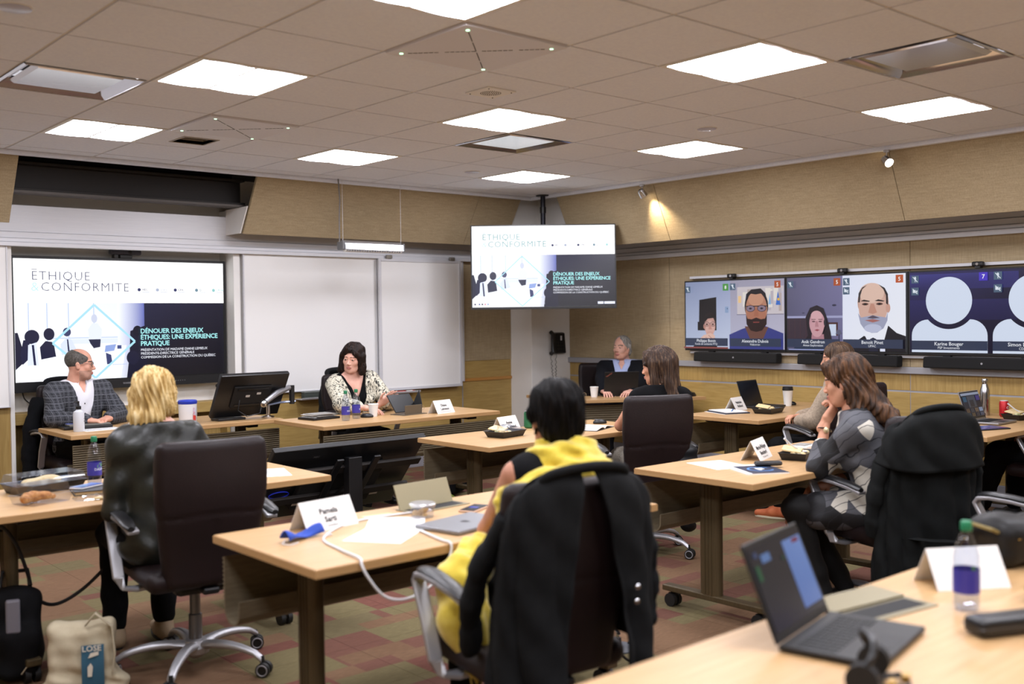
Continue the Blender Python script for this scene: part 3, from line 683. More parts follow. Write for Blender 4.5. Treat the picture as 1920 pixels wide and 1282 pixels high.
# ================================================================ chairs
def chair_parts():
    t = thing('office_chair', 'x', 'chair')
    soft('seat', [('u', rbox((0, .03, .44), (.25, .25, .045), .045), .01), ('u', ell((0, .27, .43), (.22, .05, .045)), .03)], .012, mat_leather, t)
    def back(X, Y, Z):
        u = (Z-.42)/(1.03-.42); w = .185+.05*np.clip(u*1.6, 0, 1)-.012*np.clip((u-.85)*6, 0, 1)
        yc = -.235-.02*u-.05*np.clip(u, 0, 1)**2+.10*(X/.24)**2*.35+.02*np.cos(u*5)
        qx = abs(X)-w+.035; qy = abs(Y-yc)-.034+.03; qz = abs(Z-.715)-.325+.05
        return (np.sqrt(np.maximum(qx, 0)**2+np.maximum(qy, 0)**2+np.maximum(qz, 0)**2)+np.minimum(np.maximum(qx, np.maximum(qy, qz)), 0)-.033)
    grv = lambda X, Y, Z: .006*np.exp(-((Z-.72+.12*(X*1.5)**2)/.006)**2)+.005*np.exp(-(X/.006)**2)*(Z < .70)*(Y < -.24)
    b = soft('backrest', [('u', custom(back, (-.26, -.36, .38), (.26, -.1, 1.06)), .01)], .011, mat_leather, t, disp=grv)
    MB().box(-.035, .035, -.24, .0, .375, .405).obj('back_bracket', mat_black, t, 0, bevel=.01)
    MB().box(-.11, .11, -.12, .14, .35, .40).obj('mechanism', mat_black, t, 0, bevel=.02)
    MB().tube([(.1, .08, .375), (.2, .09, .37), (.25, .09, .365)], .008, 8).obj('lever', mat_black, t)
    for s in (-1, 1):
        pts = [(.14, .03, .385), (.24, .03, .38), (.292, .03, .39), (.302, .05, .43), (.305, .10, .55), (.305, .15, .635), (.305, .165, .662), (.305, .15, .683), (.305, .10, .69), (.30, .0, .685), (.295, -.1, .672), (.29, -.17, .655)]
        m = MB(); rings = []
        for k, p in enumerate(pts):
            q0 = Vector(pts[max(k-1, 0)]); q1 = Vector(pts[min(k+1, len(pts)-1)]); d = (q1-q0).normalized()
            sd = Vector((1, 0, 0)) if k > 2 else Vector((0, 1, 0)); n_ = d.cross(sd).normalized(); sd = n_.cross(d).normalized()
            hw_ = .024 if k > 2 else .03; th = .009
            rings.append([tuple(Vector((p[0]*1, p[1], p[2]))+sd*a*hw_+n_*b_*th) for a, b_ in ((-1, -1), (1, -1), (1, 1), (-1, 1))])
        rings = [[(s*x, y, z) for x, y, z in r] for r in rings]
        m.loft(rings); a = m.obj('armrest', mat_armalu, t, 50, bevel=.005)
        pd = MB(); rr = []
        for k, y in enumerate([.155, .13, .08, .0, -.08, -.15, -.175]):
            w_ = [.014, .026, .03, .03, .03, .026, .014][k]; z = [.693, .703, .707, .703, .694, .68, .672][k]
            rr.append([(s*.302+w_*math.cos(q), y, z+.010*math.sin(q)) for q in [2*PI*i/12 for i in range(12)]])
        pd.loft(rr); pd.obj('arm_pad', mat_black, a)
    MB().lathe([(.045, .10), (.045, .11), (.028, .12), (.028, .24), (.022, .245), (.022, .36)], 20).obj('gas_column', M('column_steel', '#77777a', .3, .8), t)
    hub = MB().lathe([(.02, .05), (.055, .075), (.06, .10), (.045, .13), (.03, .135)], 20).obj('base_hub', mat_armalu, t)
    for k in range(5):
        a = 2*PI*k/5+.35; ca, sa = math.cos(a), math.sin(a); rr = []
        for i in range(9):
            u = i/8; r_ = .03+.30*u; z = .108+.018*math.sin(u*PI*.9)-.034*u**2; w_ = .030-.013*u; h_ = .020-.006*u
            if i == 8: z -= .01
            rr.append([(ca*r_-sa*w_*math.cos(q), sa*r_+ca*w_*math.cos(q), z+h_*math.sin(q)) for q in [2*PI*j/10 for j in range(10)]])
        m = MB(); m.loft(rr); lg = m.obj('base_leg', mat_armalu, t, 50)
        c = MB(); cx, cy = ca*.335, sa*.335; b = a+.9+k
        c.tube([(ca*.325, sa*.325, .085), (ca*.33, sa*.33, .05)], .01, 8)
        for q in (-1, 1): c.cyl((cx+math.cos(b)*q*.006, cy+math.sin(b)*q*.006, .03), (cx+math.cos(b)*q*.026, cy+math.sin(b)*q*.026, .03), .03, n=18)
        co = c.obj('caster', mat_rubber, lg)
        for q in (-1, 1):
            rg = MB(); ux, uy = -math.sin(b), math.cos(b); ox, oy = cx+math.cos(b)*q*.0265, cy+math.sin(b)*q*.0265
            rg.tube([(ox+ux*.022*math.cos(e), oy+uy*.022*math.cos(e), .03+.022*math.sin(e)) for e in [2*PI*i/20 for i in range(20)]], .003, 6, closed=True); rg.obj('caster_ring', mat_trim, lg)
    return t
chair0 = chair_parts(); used = [False]
def chair(label, x, y, heading):
    """heading: compass style, 0 faces the front wall, 90 faces the right wall"""
    o = chair0 if not used[0] else copy_tree(chair0); used[0] = True
    o.location = (x, y, 0); o.rotation_euler = (0, 0, -R(heading)); o['label'] = label; o['group'] = 'dark leather swivel chairs'
    return o
chair('dark leather swivel chair carrying the blond woman, seen from behind', 1.85, 4.22, 7)
chair('leather swivel chair under the woman with the yellow scarf', 2.19, 2.45, 12)
chair('leather swivel chair of the woman with straight brown hair', 4.874, 4.344, 24)
chair('leather swivel chair of the woman in the patterned blouse', 4.72, 2.60, 18)
chair('leather swivel chair of the woman in the beige cardigan', 6.58, 4.0, 25)
chair('leather swivel chair at right edge under the person in black trousers', 7.25, 2.70, 2)
chair('leather chair of the man in the plaid jacket at front left', 2.66, 8.12, 180)
chair('leather chair of the presenter in front of the whiteboard', 4.84, 7.55, 184)
chair('leather chair of the grey haired man in the corner', 7.56, 7.20, 214)
chair('leather swivel chair whose arm shows at lower right edge', 4.80, 1.86, 4)
# ================================================================ displays
class Pic:
    """flat picture shown on a screen: layered polygons in (u right, v down) with colours"""
    def __init__(s, W, H): s.W, s.H, s.v, s.f, s.c, s.k = W, H, [], [], [], 0
    def xyz(s, u, v, k): return ((u-.5)*s.W, -.0004*k-.0006, (.5-v)*s.H)
    def poly(s, pts, col):
        s.k += 1; o = len(s.v); s.v += [s.xyz(u, v, s.k) for u, v in pts]; s.f.append(tuple(range(o+len(pts)-1, o-1, -1)))
        cs = [lin(c) for c in col] if isinstance(col, list) else [lin(col)]*len(pts); s.c.append(cs[::-1]); return s
    def rect(s, u0, v0, u1, v1, col):
        if isinstance(col, list): col = [col[0], col[1], col[2], col[3]]
        return s.poly([(u0, v0), (u1, v0), (u1, v1), (u0, v1)], col)
    def ell(s, u, v, ru, rv, col, n=24, a0=0, a1=2*PI, rot=0):
        pts = []
        for i in range(n if a1-a0 > 6.28 else n+1):
            a = a0+(a1-a0)*i/n; x, y = ru*math.cos(a), rv*math.sin(a)
            pts.append((u+x*math.cos(rot)-y*math.sin(rot)*s.H/s.W, v+x*math.sin(rot)*s.W/s.H+y*math.cos(rot)))
        return s.poly(pts, col)
    def line(s, p, q, w, col):
        d = Vector(((q[0]-p[0])*s.W, (q[1]-p[1])*s.H)); n = Vector((-d.y, d.x)).normalized()*w/2; a = (n.x/s.W, n.y/s.H)
        return s.poly([(p[0]+a[0], p[1]+a[1]), (q[0]+a[0], q[1]+a[1]), (q[0]-a[0], q[1]-a[1]), (p[0]-a[0], p[1]-a[1])], col)
    def text(s, t, u, v, size, col, align='LEFT', off=0, space=1, sx=1):
        s.k += 1; vs, fs = text_geo(t, size*s.H, align, off*s.H, 0, space); o = len(s.v); x0, y0, z0 = s.xyz(u, v, s.k)
        s.v += [(x0+x*sx, y0, z0+y) for x, y, _ in vs]; s.f += [tuple(o+i for i in f) for f in fs]; s.c += [[lin(col)]*len(f) for f in fs]; return s
    def obj(s, name, mat, parent, loc=(0, 0, 0)):
        me = bpy.data.meshes.new(name); me.from_pydata(s.v, [], s.f); at = me.color_attributes.new('pic', 'FLOAT_COLOR', 'CORNER')
        flat = [x for c in s.c for q in c for x in q]; at.data.foreach_set('color', flat); me.materials.append(mat); me.update()
        o = mk(name, me, parent); o.location = loc; return o
def slide(W, H, thin=0.0):
    p = Pic(W, H)
    p.rect(0, 0, 1, 1, '#ffffff')
    p.rect(0, .36, .62, 1, ['#f2f6ff', '#e6edff', '#f4f6ff', '#ffffff'])
    for u in (.06, .14, .235, .35, .465): p.rect(u-.002, .36, u+.002, .70, '#b9c9ee')
    p.rect(.14, .645, .56, .655, '#c8d5f3'); p.rect(.24, .66, .56, .70, '#dfe7fb')
    p.rect(.46, .36, .60, 1, ['#f2f6ff', '#4a57b0', '#20244c', '#eef2ff'])
    p.rect(.59, .36, 1, 1, ['#1b1c3a', '#15152a', '#0c0c14', '#14141f'])
    p.poly([(.52, .60), (.60, .55), (.60, 1), (.50, 1), (.515, .80)], '#15162c'); p.ell(.555, .60, .022, .045, '#0f1024'); p.ell(.53, .83, .03, .06, '#1a1b34')
    p.poly([(.19, .78), (.50, .72), (.47, 1), (.0, 1), (.0, .85)], '#f7f9ff')
    # seated and standing figures in the shown photograph
    p.poly([(0, .60), (.012, .60), (.03, .72), (.03, .85), (0, .90)], '#161833')
    p.ell(.072, .635, .032, .058, '#171a38'); p.poly([(.035, .66), (.06, .66), (.065, .80), (.03, .86), (.02, .78)], '#191c3c')
    p.poly([(.055, .70), (.09, .68), (.10, .88), (.05, .90)], '#dfe6fb'); p.poly([(.07, .70), (.08, .70), (.088, .87), (.078, .87)], '#1c2042')
    p.ell(.146, .615, .024, .05, '#191b38'); p.poly([(.105, .72), (.13, .67), (.165, .68), (.175, .80), (.11, .82)], '#1b1d3a')
    p.ell(.225, .60, .018, .036, '#3a3f66'); p.poly([(.195, .70), (.22, .65), (.245, .66), (.27, .76), (.20, .79)], '#d7e0f7'); p.poly([(.224, .66), (.23, .66), (.236, .77), (.228, .77)], '#222748')
    p.ell(.35, .49, .014, .036, '#c9cfe4'); p.poly([(.32, .58), (.34, .53), (.365, .53), (.385, .58), (.38, .67), (.325, .67)], '#e3e9f9'); p.poly([(.322, .665), (.378, .665), (.375, .73), (.345, .74), (.33, .70)], '#20233f')
    p.poly([(.10, .83), (.17, .80), (.19, .90), (.12, .93)], '#f1f5ff'); p.poly([(.40, .72), (.45, .71), (.44, .765), (.395, .775)], '#8fa5dc'); p.rect(.455, .72, .475, .75, '#3d4a80')
    p.ell(.075, .93, .06, .065, '#ffffff'); p.poly([(.40, .78), (.425, .80), (.43, .87), (.405, .88)], '#39406c')
    p.rect(.43, .88, .50, .885, '#b8c6ea')
    dm = '#a8dcee'; w = .010*W if not thin else .006*W
    C = [(.35, .375), (.54, .69), (.35, .99), (.16, .69)]
    for a, b in zip(C, C[1:]+C[:1]): p.line(a, b, w, dm)
    p.rect(0, 0, 1, .36, '#ffffff')
    cl = '#27305e' if not thin else '#5a9aa0'
    p.text('ETHIQUE', .072, .172, .105, cl, off=-.002+thin, space=1.12); p.rect(.075, .085, .098, .089, cl)
    p.text('&', .070, .262, .105, '#bfe6f2', off=-.001); p.text('CONFORMITE', .112, .262, .105, cl, off=-.002+thin, space=1.12)
    for u, c, s_ in ((.565, '#2a3162', 'HEC'), (.655, '#a9b2c8', 'ordre'), (.745, '#2a3162', 'CPA'), (.855, '#6d8a9a', 'Q'), (.945, '#8fc6c6', 'CRHA')):
        p.ell(u, .245, .008, .014, c); p.text(s_, u+.014, .252, .026, c); p.rect(u+.014, .262, u+.05, .266, '#b8c2d4')
    tc = '#a9ecf0'
    for k, l in enumerate(('DÉNOUER DES ENJEUX', 'ÉTHIQUES: UNE EXPÉRIENCE', 'PRATIQUE')): p.text(l, .565, .622+.054*k, .0575, tc, off=.0010, space=.95)
    for k, l in enumerate(('PRÉSENTATION DE MADAME DIANE LEMIEUX', 'PRÉSIDENTE-DIRECTRICE GÉNÉRALE', 'COMMISSION DE LA CONSTRUCTION DU QUÉBEC')): p.text(l, .565, .776+.032*k, .0305, '#f2f4ff', off=0, space=.97)
    return p
def screen(name, label, W, H, loc, rz, rx=0, bez=.012, bot=.02, dep=.06, cat='screen', group=None):
    """outer size W x H, front face at local y=0 looking to -y, origin at the middle of the front"""
    t = thing(name, label, cat, loc, rz, group, rx=rx)
    w, h = W/2, H/2; b = MB()
    for q in ((-w, -w+bez, -h, h), (w-bez, w, -h, h)): b.box(q[0], q[1], 0, dep*.5, q[2], q[3])
    b.box(-w+bez, w-bez, 0, dep*.5, h-bez, h); b.box(-w+bez, w-bez, 0, dep*.5, -h, -h+bot)
    b.obj('bezel', mat_black, t, 0)
    MB().box(-w+.004, w-.004, .012, dep*.6, -h+.004, h-.004).obj('back_cover', mat_black, t, 0)
    MB().box(-w*.6, w*.6, dep*.6, dep, -h*.6, h*.5).obj('rear_housing', mat_blackm, t, 0, bevel=.01)
    return t
mat_pic = pic_mat('lit_screen', 1.0); mat_pic2 = pic_mat('lit_screen_bright', 1.15); mat_pic3 = pic_mat('video_screen', .85)
# big display in the niche
tv = screen('wall_display', 'large wall display in the niche showing the ethics slide', 1.79, 1.08, (3.205, 8.58, 1.50), 0, bez=.022, bot=.075, dep=.10)
slide(1.74, .975).obj('screen_picture', mat_pic2, tv, (0, .001, .03))
m = MB()
for k in range(6): m.box(.40+.02*k, .408+.02*k, -.002, .004, -.506, -.5)
m.obj('button_row', mat_grey, tv, 0)
vs, fs = text_geo('SHARP', .022, 'CENTER'); m = MB(); m.M = TR(.0, -.0015, -.51, rx=PI/2); m.add(vs, fs); m.obj('maker_mark', mat_trim, tv, 0)
MB().box(-.2, .2, .10, .12, -.15, .15).obj('wall_mount', mat_dark, tv, 0)
t = thing('conference_camera', 'dark bar shaped camera perched on top of the big display', 'camera', (3.22, 8.60, 2.04))
MB().box(-.13, .13, -.03, .03, .03, .075).obj('body', M('camera_grey', '#4a4a55', .35, .4), t, 0, bevel=.012); MB().box(-.05, .05, -.025, .035, 0, .03).obj('clip', mat_black, t, 0, bevel=.004)
MB().cyl((.03, -.036, .052), (.03, -.028, .052), .014, n=16).obj('lens', mat_black, t); MB().box(-.1, -.07, -.03, .03, .0, .03).obj('foot', mat_black, t, 0)
# screen hung in the corner
TVC = Vector((7.085, 7.598)); h41 = R(41.17); fw = Vector((math.sin(h41), math.cos(h41)))
tv = screen('corner_display', 'ceiling hung display in the corner repeating the ethics slide', 1.40, .813, (6.724, 7.215, 1.9926), -h41, rx=R(-3), bez=.012, bot=.02, dep=.07)
p = slide(1.376, .781, .0008); p.rect(.875, .945, .915, .975, '#e8ecff'); p.rect(.92, .945, .995, .975, '#e8ecff'); p.text('1/1', .49, .97, .025, '#e0e4ff')
for k, u in enumerate((.02, .05, .07, .09, .11)): p.ell(u, .965, .006, .010, ['#20244a', '#5a66a0', '#20244a', '#d08aa0', '#8aa0d0'][k])
p.obj('screen_picture', mat_pic2, tv, (0, .001, .004))
tp = thing('ceiling_pole', 'black ceiling pole carrying the corner display', 'pole', (7.085, 7.60, 0))
MB().cyl((0, 0, 2.05), (0, 0, CH), .025, n=16).obj('tube', M('pole_navy', '#1a1a26', .4, .4), tp); MB().cyl((0, 0, 2.56), (0, 0, 2.62), .031, n=16).obj('collar', mat_black, tp)
m = MB(); m.M = TR(0, 0, 0, rz=-h41); m.box(-.06, .06, -.38, .03, 1.95, 2.10); m.obj('bracket', mat_black, tp, 0); MB().lathe([(.07, CH-.012), (.07, CH)], 20).obj('ceiling_plate', mat_black, tp)
# three video call screens on the right wall
def mic(p, u, v, s=.055, cam_=False, col='#4f647c'):
    p.rect(u, v, u+s, v+s*1.75, col); c = (u+s/2, v+s*.85)
    if cam_:
        p.rect(u+s*.2, v+s*.55, u+s*.58, v+s*1.2, '#e6eef8'); p.poly([(u+s*.6, v+s*.85), (u+s*.82, v+s*.58), (u+s*.82, v+s*1.18)], '#e6eef8')
    else:
        p.ell(c[0], c[1]-.012, s*.13, s*.42, '#e6eef8', 12); p.rect(c[0]-.002, c[1]+.01, c[0]+.002, c[1]+.035, '#e6eef8')
    p.line((u+s*.2, v+s*.3), (u+s*.82, v+s*1.45), .006, '#e6eef8')
def badge(p, u, v, n, col): p.rect(u, v, u+.058, v+.10, col); p.text(n, u+.029, v+.076, .072, '#ffffff', 'CENTER', off=.001)
def bar(p, u0, u1, a, b, v=.845):
    p.rect(u0, v, u1, v+.115, '#333c55'); c = (u0+u1)/2; p.text(a, c, v+.058, .062, '#f4f7ff', 'CENTER', off=.0004); p.text(b, c, v+.10, .042, '#f4f7ff', 'CENTER')
def tv1(W, H):
    p = Pic(W, H)
    p.rect(0, 0, .475, 1, ['#8d97b8', '#9aa3c6', '#c9d2ea', '#b8c3de']); p.rect(.475, 0, 1, 1, ['#a09cb0', '#a6a2b8', '#c3c0d6', '#bdbcd4'])
    p.poly([(.15, .27), (.33, .235), (.33, .73), (.13, .73), (.13, .60), (.145, .60)], '#191417')
    p.rect(.42, .38, .455, .47, '#8ea4c8'); p.ell(.445, .41, .004, .008, '#26304a')
    p.ell(.262, .60, .068, .14, '#241a1c'); p.ell(.262, .66, .058, .145, '#c89a90'); p.ell(.262, .70, .05, .12, '#d8aca2'); p.ell(.205, .67, .012, .04, '#b98478')
    p.poly([(.195, .57), (.22, .505), (.28, .49), (.325, .53), (.332, .62), (.315, .60), (.30, .545), (.24, .555), (.215, .60)], '#1c1516')
    for u in (.232, .295):
        p.ell(u, .635, .029, .036, '#33353d'); p.ell(u, .635, .0255, .031, '#c79c94')
        p.ell(u, .64, .01, .014, '#5a4038')
    p.poly([(.255, .64), (.275, .64), (.284, .715), (.25, .715)], '#c58f84'); p.rect(.235, .755, .292, .768, '#a05f5a'); p.ell(.263, .79, .036, .05, '#d3a59a')
    p.poly([(.08, 1), (.12, .88), (.20, .84), (.32, .84), (.345, 1)], '#15131a'); p.poly([(.14, .88), (.20, .80), (.27, .77), (.315, .80), (.32, .88), (.22, .91)], '#e3bcae'); p.line((.25, .80), (.30, .87), .006, '#b58478'); p.line((.22, .83), (.27, .89), .005, '#b58478')
    p.rect(.55, .10, 1, .50, '#cfc6cc'); p.rect(.545, .495, 1, .505, '#7a7488')
    random.seed(3)
    for k in range(16): u = .56+random.random()*.4; p.rect(u, .12+random.random()*.12, min(u+.02+random.random()*.04, 1), .30+random.random()*.18, random.choice(['#b9a9a6', '#c9c3d4', '#e6dfd9', '#bdb4be']))
    p.rect(.565, .23, .595, .33, '#f0c890'); p.poly([(.63, .37), (.645, .2), (.66, .37)], '#2f49b0'); p.poly([(.93, .37), (.95, .17), (.975, .37)], '#3d6fc8'); p.ell(.955, .29, .012, .02, '#e8b53c'); p.poly([(.86, .36), (.875, .2), (.885, .36)], '#86b4e0')
    p.poly([(.475, 1), (.475, .79), (.60, .71), (.70, .66), (.82, .66), (.90, .71), (1, .77), (1, 1)], '#3a3f86'); p.poly([(.63, .67), (.68, .85), (.80, .88), (.86, .68)], '#6b463c')
    p.ell(.745, .38, .115, .24, '#1d171b'); p.ell(.745, .43, .105, .25, '#b9826a'); p.ell(.745, .52, .095, .22, '#b0745c'); p.ell(.742, .28, .075, .10, '#c89378')
    p.poly([(.64, .30), (.65, .20), (.70, .14), (.79, .13), (.835, .20), (.85, .30), (.83, .25), (.80, .20), (.74, .215), (.69, .20), (.665, .26)], '#1b151a')
    p.poly([(.645, .50), (.66, .56), (.70, .57), (.745, .545), (.79, .57), (.83, .56), (.848, .50), (.845, .64), (.80, .73), (.745, .75), (.69, .73), (.65, .64)], '#2a1614'); p.rect(.715, .605, .775, .62, '#8a3f3a')
    p.rect(.64, .375, .85, .388, '#1f2026')
    for u in (.69, .80):
        p.ell(u, .415, .044, .048, '#20232b'); p.ell(u, .415, .039, .041, '#8a7688'); p.ell(u, .415, .014, .014, '#2a2430')
    p.poly([(.735, .42), (.758, .42), (.768, .525), (.725, .525)], '#a86a52')
    mic(p, .015, .065); badge(p, .415, .045, '8', '#4f9a44'); mic(p, .49, .045); badge(p, .925, .03, '5', '#b0532c')
    bar(p, .015, .465, 'Philippe Bonin', 'Fonds de solidarité FTQ'); bar(p, .49, .985, 'Alexandre Dubois', 'Vidéotron'); p.rect(0, .975, .47, 1, '#8a4a48'); return p
def tv2(W, H):
    p = Pic(W, H)
    p.rect(0, 0, .495, 1, ['#625f7c', '#7c78a0', '#6c6a90', '#54526e']); p.rect(0, .53, .495, .56, '#a5a6cc'); p.rect(0, .56, .33, .86, '#3c2e3a')
    for k in range(6): p.rect(.02+.05*k, .58, .022+.05*k, .84, '#5a3a3e')
    p.rect(.36, .62, .45, .80, '#4a2a28'); p.rect(.375, .645, .435, .80, '#cfdaf0'); p.poly([(.43, .78), (.485, .78), (.47, .72), (.445, .72)], '#5f6078'); p.rect(.455, .78, .465, .88, '#3c3c52'); p.ell(.42, .39, .018, .014, '#33324a'); p.ell(.15, .49, .012, .008, '#44425a')
    p.poly([(.05, 1), (.10, .90), (.18, .86), (.36, .86), (.44, .90), (.49, 1)], '#2b3850'); p.poly([(.19, .80), (.17, .55), (.21, .42), (.27, .385), (.33, .43), (.36, .56), (.39, .75), (.40, .86), (.36, .88), (.15, .88)], '#241b24')
    p.poly([(.225, .78), (.33, .78), (.335, .87), (.22, .87)], '#b2808c'); p.ell(.272, .63, .068, .165, '#c796a0'); p.ell(.272, .68, .058, .14, '#cf9ea6'); p.ell(.268, .53, .05, .07, '#d8aab0')
    for u in (.243, .302): p.rect(u-.018, .575, u+.018, .583, '#4a3238'); p.ell(u, .607, .015, .010, '#6a4a52')
    p.poly([(.262, .60), (.278, .60), (.288, .68), (.256, .68)], '#b8848c'); p.poly([(.25, .725), (.275, .71), (.298, .722), (.276, .74)], '#9a4a56'); p.line((.345, .66), (.325, .76), .008, '#1c1a22'); p.ell(.345, .62, .012, .05, '#26242e')
    p.rect(.02, .985, .45, 1, '#9aa2d4')
    p.rect(.495, 0, 1, 1, ['#e6ebff', '#eef2ff', '#f4f6ff', '#eef1ff'])
    p.poly([(.56, 1), (.58, .90), (.67, .80), (.78, .84), (.86, .66), (.93, .76), (1, .80), (1, 1)], '#191822'); p.poly([(.675, .78), (.72, .70), (.83, .64), (.865, .66), (.83, .87), (.70, .87)], '#f2f4ff'); p.poly([(.72, .84), (.745, .82), (.77, .84), (.785, 1), (.71, 1)], '#20233a'); p.rect(.80, .965, .84, 1, '#e8ecff')
    p.ell(.745, .36, .125, .24, '#c9a294'); p.ell(.745, .44, .115, .25, '#d7afa0'); p.ell(.735, .24, .10, .13, '#e4c2b2'); p.ell(.865, .44, .018, .06, '#cfa090')
    p.poly([(.625, .36), (.63, .24), (.66, .165), (.70, .135), (.66, .19), (.645, .27), (.64, .36)], '#3a3436'); p.poly([(.865, .40), (.865, .26), (.84, .18), (.79, .13), (.83, .20), (.85, .28), (.85, .38)], '#2a2426')
    p.poly([(.625, .50), (.65, .56), (.68, .55), (.745, .53), (.81, .55), (.85, .56), (.865, .48), (.86, .60), (.83, .70), (.78, .755), (.735, .76), (.68, .72), (.645, .64)], '#a3a6c0'); p.ell(.745, .70, .07, .055, '#c0c4de'); p.poly([(.68, .595), (.745, .58), (.805, .60), (.745, .625)], '#a86a66')
    p.poly([(.70, .565), (.745, .53), (.80, .565), (.745, .575)], '#5a5060')
    for u in (.685, .80): p.poly([(u-.04, .345), (u-.01, .325), (u+.04, .345), (u+.03, .355)], '#2f2624'); p.ell(u, .385, .026, .016, '#5a3c34'); p.ell(u, .385, .01, .013, '#241a1c')
    p.poly([(.73, .38), (.755, .38), (.78, .495), (.745, .515), (.71, .495)], '#c4907e')
    mic(p, .015, .045); badge(p, .425, .03, '5', '#b0532c'); mic(p, .505, .035); mic(p, .505, .155, cam_=True); badge(p, .93, .02, '5', '#c0582c')
    bar(p, .015, .48, 'Anik Gendron', 'Amex Exploration'); bar(p, .505, .985, 'Benoit Pinet', 'UPAC'); return p
def tv3(W, H):
    p = Pic(W, H); p.rect(0, 0, 1, 1, ['#2a2660', '#141232', '#110f26', '#161430']); p.rect(0, .03, .76, .22, ['#3c3a86', '#2e2c70', '#2a2864', '#24225a']); p.rect(0, .35, .75, .60, ['#28265e', '#242254', '#1c1a44', '#201e4c'])
    for c in (.285, .86):
        r = .165; p.poly([(min(c+r*math.cos(2*PI*i/44), 1.0), .36+r*W/H*math.sin(2*PI*i/44)) for i in range(44)], '#dbe6fa')
        pts = [(c-.27, 1)]+[(c-.15-.12*math.cos(q), .792-.2*math.sin(q)) for q in [PI/2*k/8 for k in range(9)]]
        pts += [(c+.2*math.cos(q), .36+.351*math.sin(q)) for q in [R(138.6)+(R(41.4)-R(138.6))*k/16 for k in range(1, 16)]]
        pts += [(c+.15+.12*math.cos(q), .792-.2*math.sin(q)) for q in [PI/2*k/8 for k in range(8, -1, -1)]]+[(c+.27, 1)]
        pts = [(min(u, 1.0), v) for u, v in pts]
        p.poly(pts, '#dbe6fa')
    bar(p, .015, .555, 'Karine Bouger', 'PSP Investments', .855); bar(p, .59, 1.0, 'Simon Denault', 'CDPQ', .855)
    mic(p, .015, .04); mic(p, .015, .19, cam_=True); badge(p, .50, .03, '7', '#4a36c8'); mic(p, .60, .03); mic(p, .60, .18, cam_=True); return p
for k, (yc, f, l) in enumerate(((5.86, tv1, 'video call screen nearest the corner with two men'), (4.705, tv2, 'middle video call screen with a woman and a bearded man'), (3.55, tv3, 'video call screen at right edge with two blank white figures'))):
    tv = screen('video_screen', l, 1.15, .675, (7.885, yc, 1.503), -PI/2, bez=.012, bot=.022, dep=.055, group='video call screens on the right wall')
    f(1.126, .641).obj('screen_picture', mat_pic3, tv, (0, .001, .004)); MB().box(-.05, .05, .05, .07, -.1, .1).obj('wall_mount', mat_dark, tv, 0)
    t = thing('webcam', ['small black webcam on top of the corner end video screen', 'small black webcam on top of the middle video screen', 'small black webcam on top of the right edge video screen'][k], 'webcam', (7.885, yc+.01, 1.842), -PI/2, 'webcams on the video screens')
    MB().box(-.045, .045, -.02, .02, .012, .05).obj('body', mat_black, t, 0, bevel=.01); MB().box(-.02, .02, -.015, .035, 0, .014).obj('clip', mat_black, t, 0); MB().cyl((0, -.024, .03), (0, -.018, .03), .011, n=14).obj('lens', mat_chrome, t)
    t = thing('soundbar', ['black soundbar under the corner end video screen', 'black soundbar under the middle video screen', 'black soundbar under the right edge video screen'][k], 'speaker', (7.885, yc-.04, 1.108), -PI/2, 'black soundbars')
    m = MB(); m.xprism([(-.06, -.045), (-.05, .045), (.04, .045), (.04, -.045)], -.47, .47); m.obj('cabinet', M('speaker_cloth', '#0c0c0d', .9), t, 0, bevel=.012)
    for s in (-.3, .3): MB().box(s-.03, s+.03, -.0, .035, .045, .055).obj('bracket', mat_black, t, 0)
    MB().cyl((0, -.0585, .0), (0, -.054, .0), .008, n=12).obj('badge', mat_trim, t)
struct(MB().box(RX-.06, RX-.025, BY, 6.40, 1.862, 1.885).obj('trim_7', M('white_rail', '#d4d4d8', .3), None, 0), 'white mounting rail behind the tops of the video screens', 'rail')
struct(MB().box(RX-.06, RX-.025, BY, 6.40, 1.135, 1.158).obj('trim_8', M('white_rail'), None, 0), 'white mounting rail behind the feet of the video screens', 'rail')
# ================================================================ things on the tables
TZ = .7302
def tent(label, x, y, rz, lines, small='', w=.215, d=.11, h=.105, z=TZ):
    t = thing('name_card', label, 'name card', (x, y, z), rz, 'folded paper name cards')
    for s in (-1, 1):
        m = MB(); th = .0012
        m.add([(-w/2, s*d/2, 0), (w/2, s*d/2, 0), (w/2, 0, h), (-w/2, 0, h), (-w/2, s*(d/2-th*2), 0), (w/2, s*(d/2-th*2), 0), (w/2, 0, h-th*2), (-w/2, 0, h-th*2)], [(0, 1, 2, 3), (7, 6, 5, 4), (0, 4, 5, 1), (1, 5, 6, 2), (3, 2, 6, 7), (0, 3, 7, 4)])
        f = m.obj('card_side', mat_paper, t, 0)
        ang = math.atan2(h, d/2); g = MB()
        for k, l in enumerate(lines+([small] if small else [])):
            sz = .030 if k < len(lines) else .011
            vs, fs = text_geo(l, sz, 'CENTER', .0006 if sz > .02 else 0)
            up = [.062, .03, .012][k] if len(lines) == 2 else [.045, .014][k]
            L = math.hypot(h, d/2); q = up/L*L
            Mx = TR(0, -d/2-.0006, .0004) @ Matrix.Rotation(ang, 4, 'X')
            if s == 1: Mx = Matrix.Rotation(PI, 4, 'Z') @ Mx
            g.M = Mx @ TR(0, q, .0008); g.add(vs, fs)
        if g.v: g.obj('lettering', mat_ink, f, 0)
    return t
tent('name card reading Diane Lemieux on the presenter desk', 5.08, 6.70, R(12), ['Diane', 'Lemieux'], 'Commission de la construction')
tent('name card reading Annie Robichaud behind the food tray', 4.53, 5.25, R(14), ['Annie', 'Robichaud'])
tent('name card reading Marie-Philippe Bouchard', 4.60, 3.27, R(20), ['Marie-Philippe', 'Bouchard'], 'TV5 Quebec Canada', w=.24)
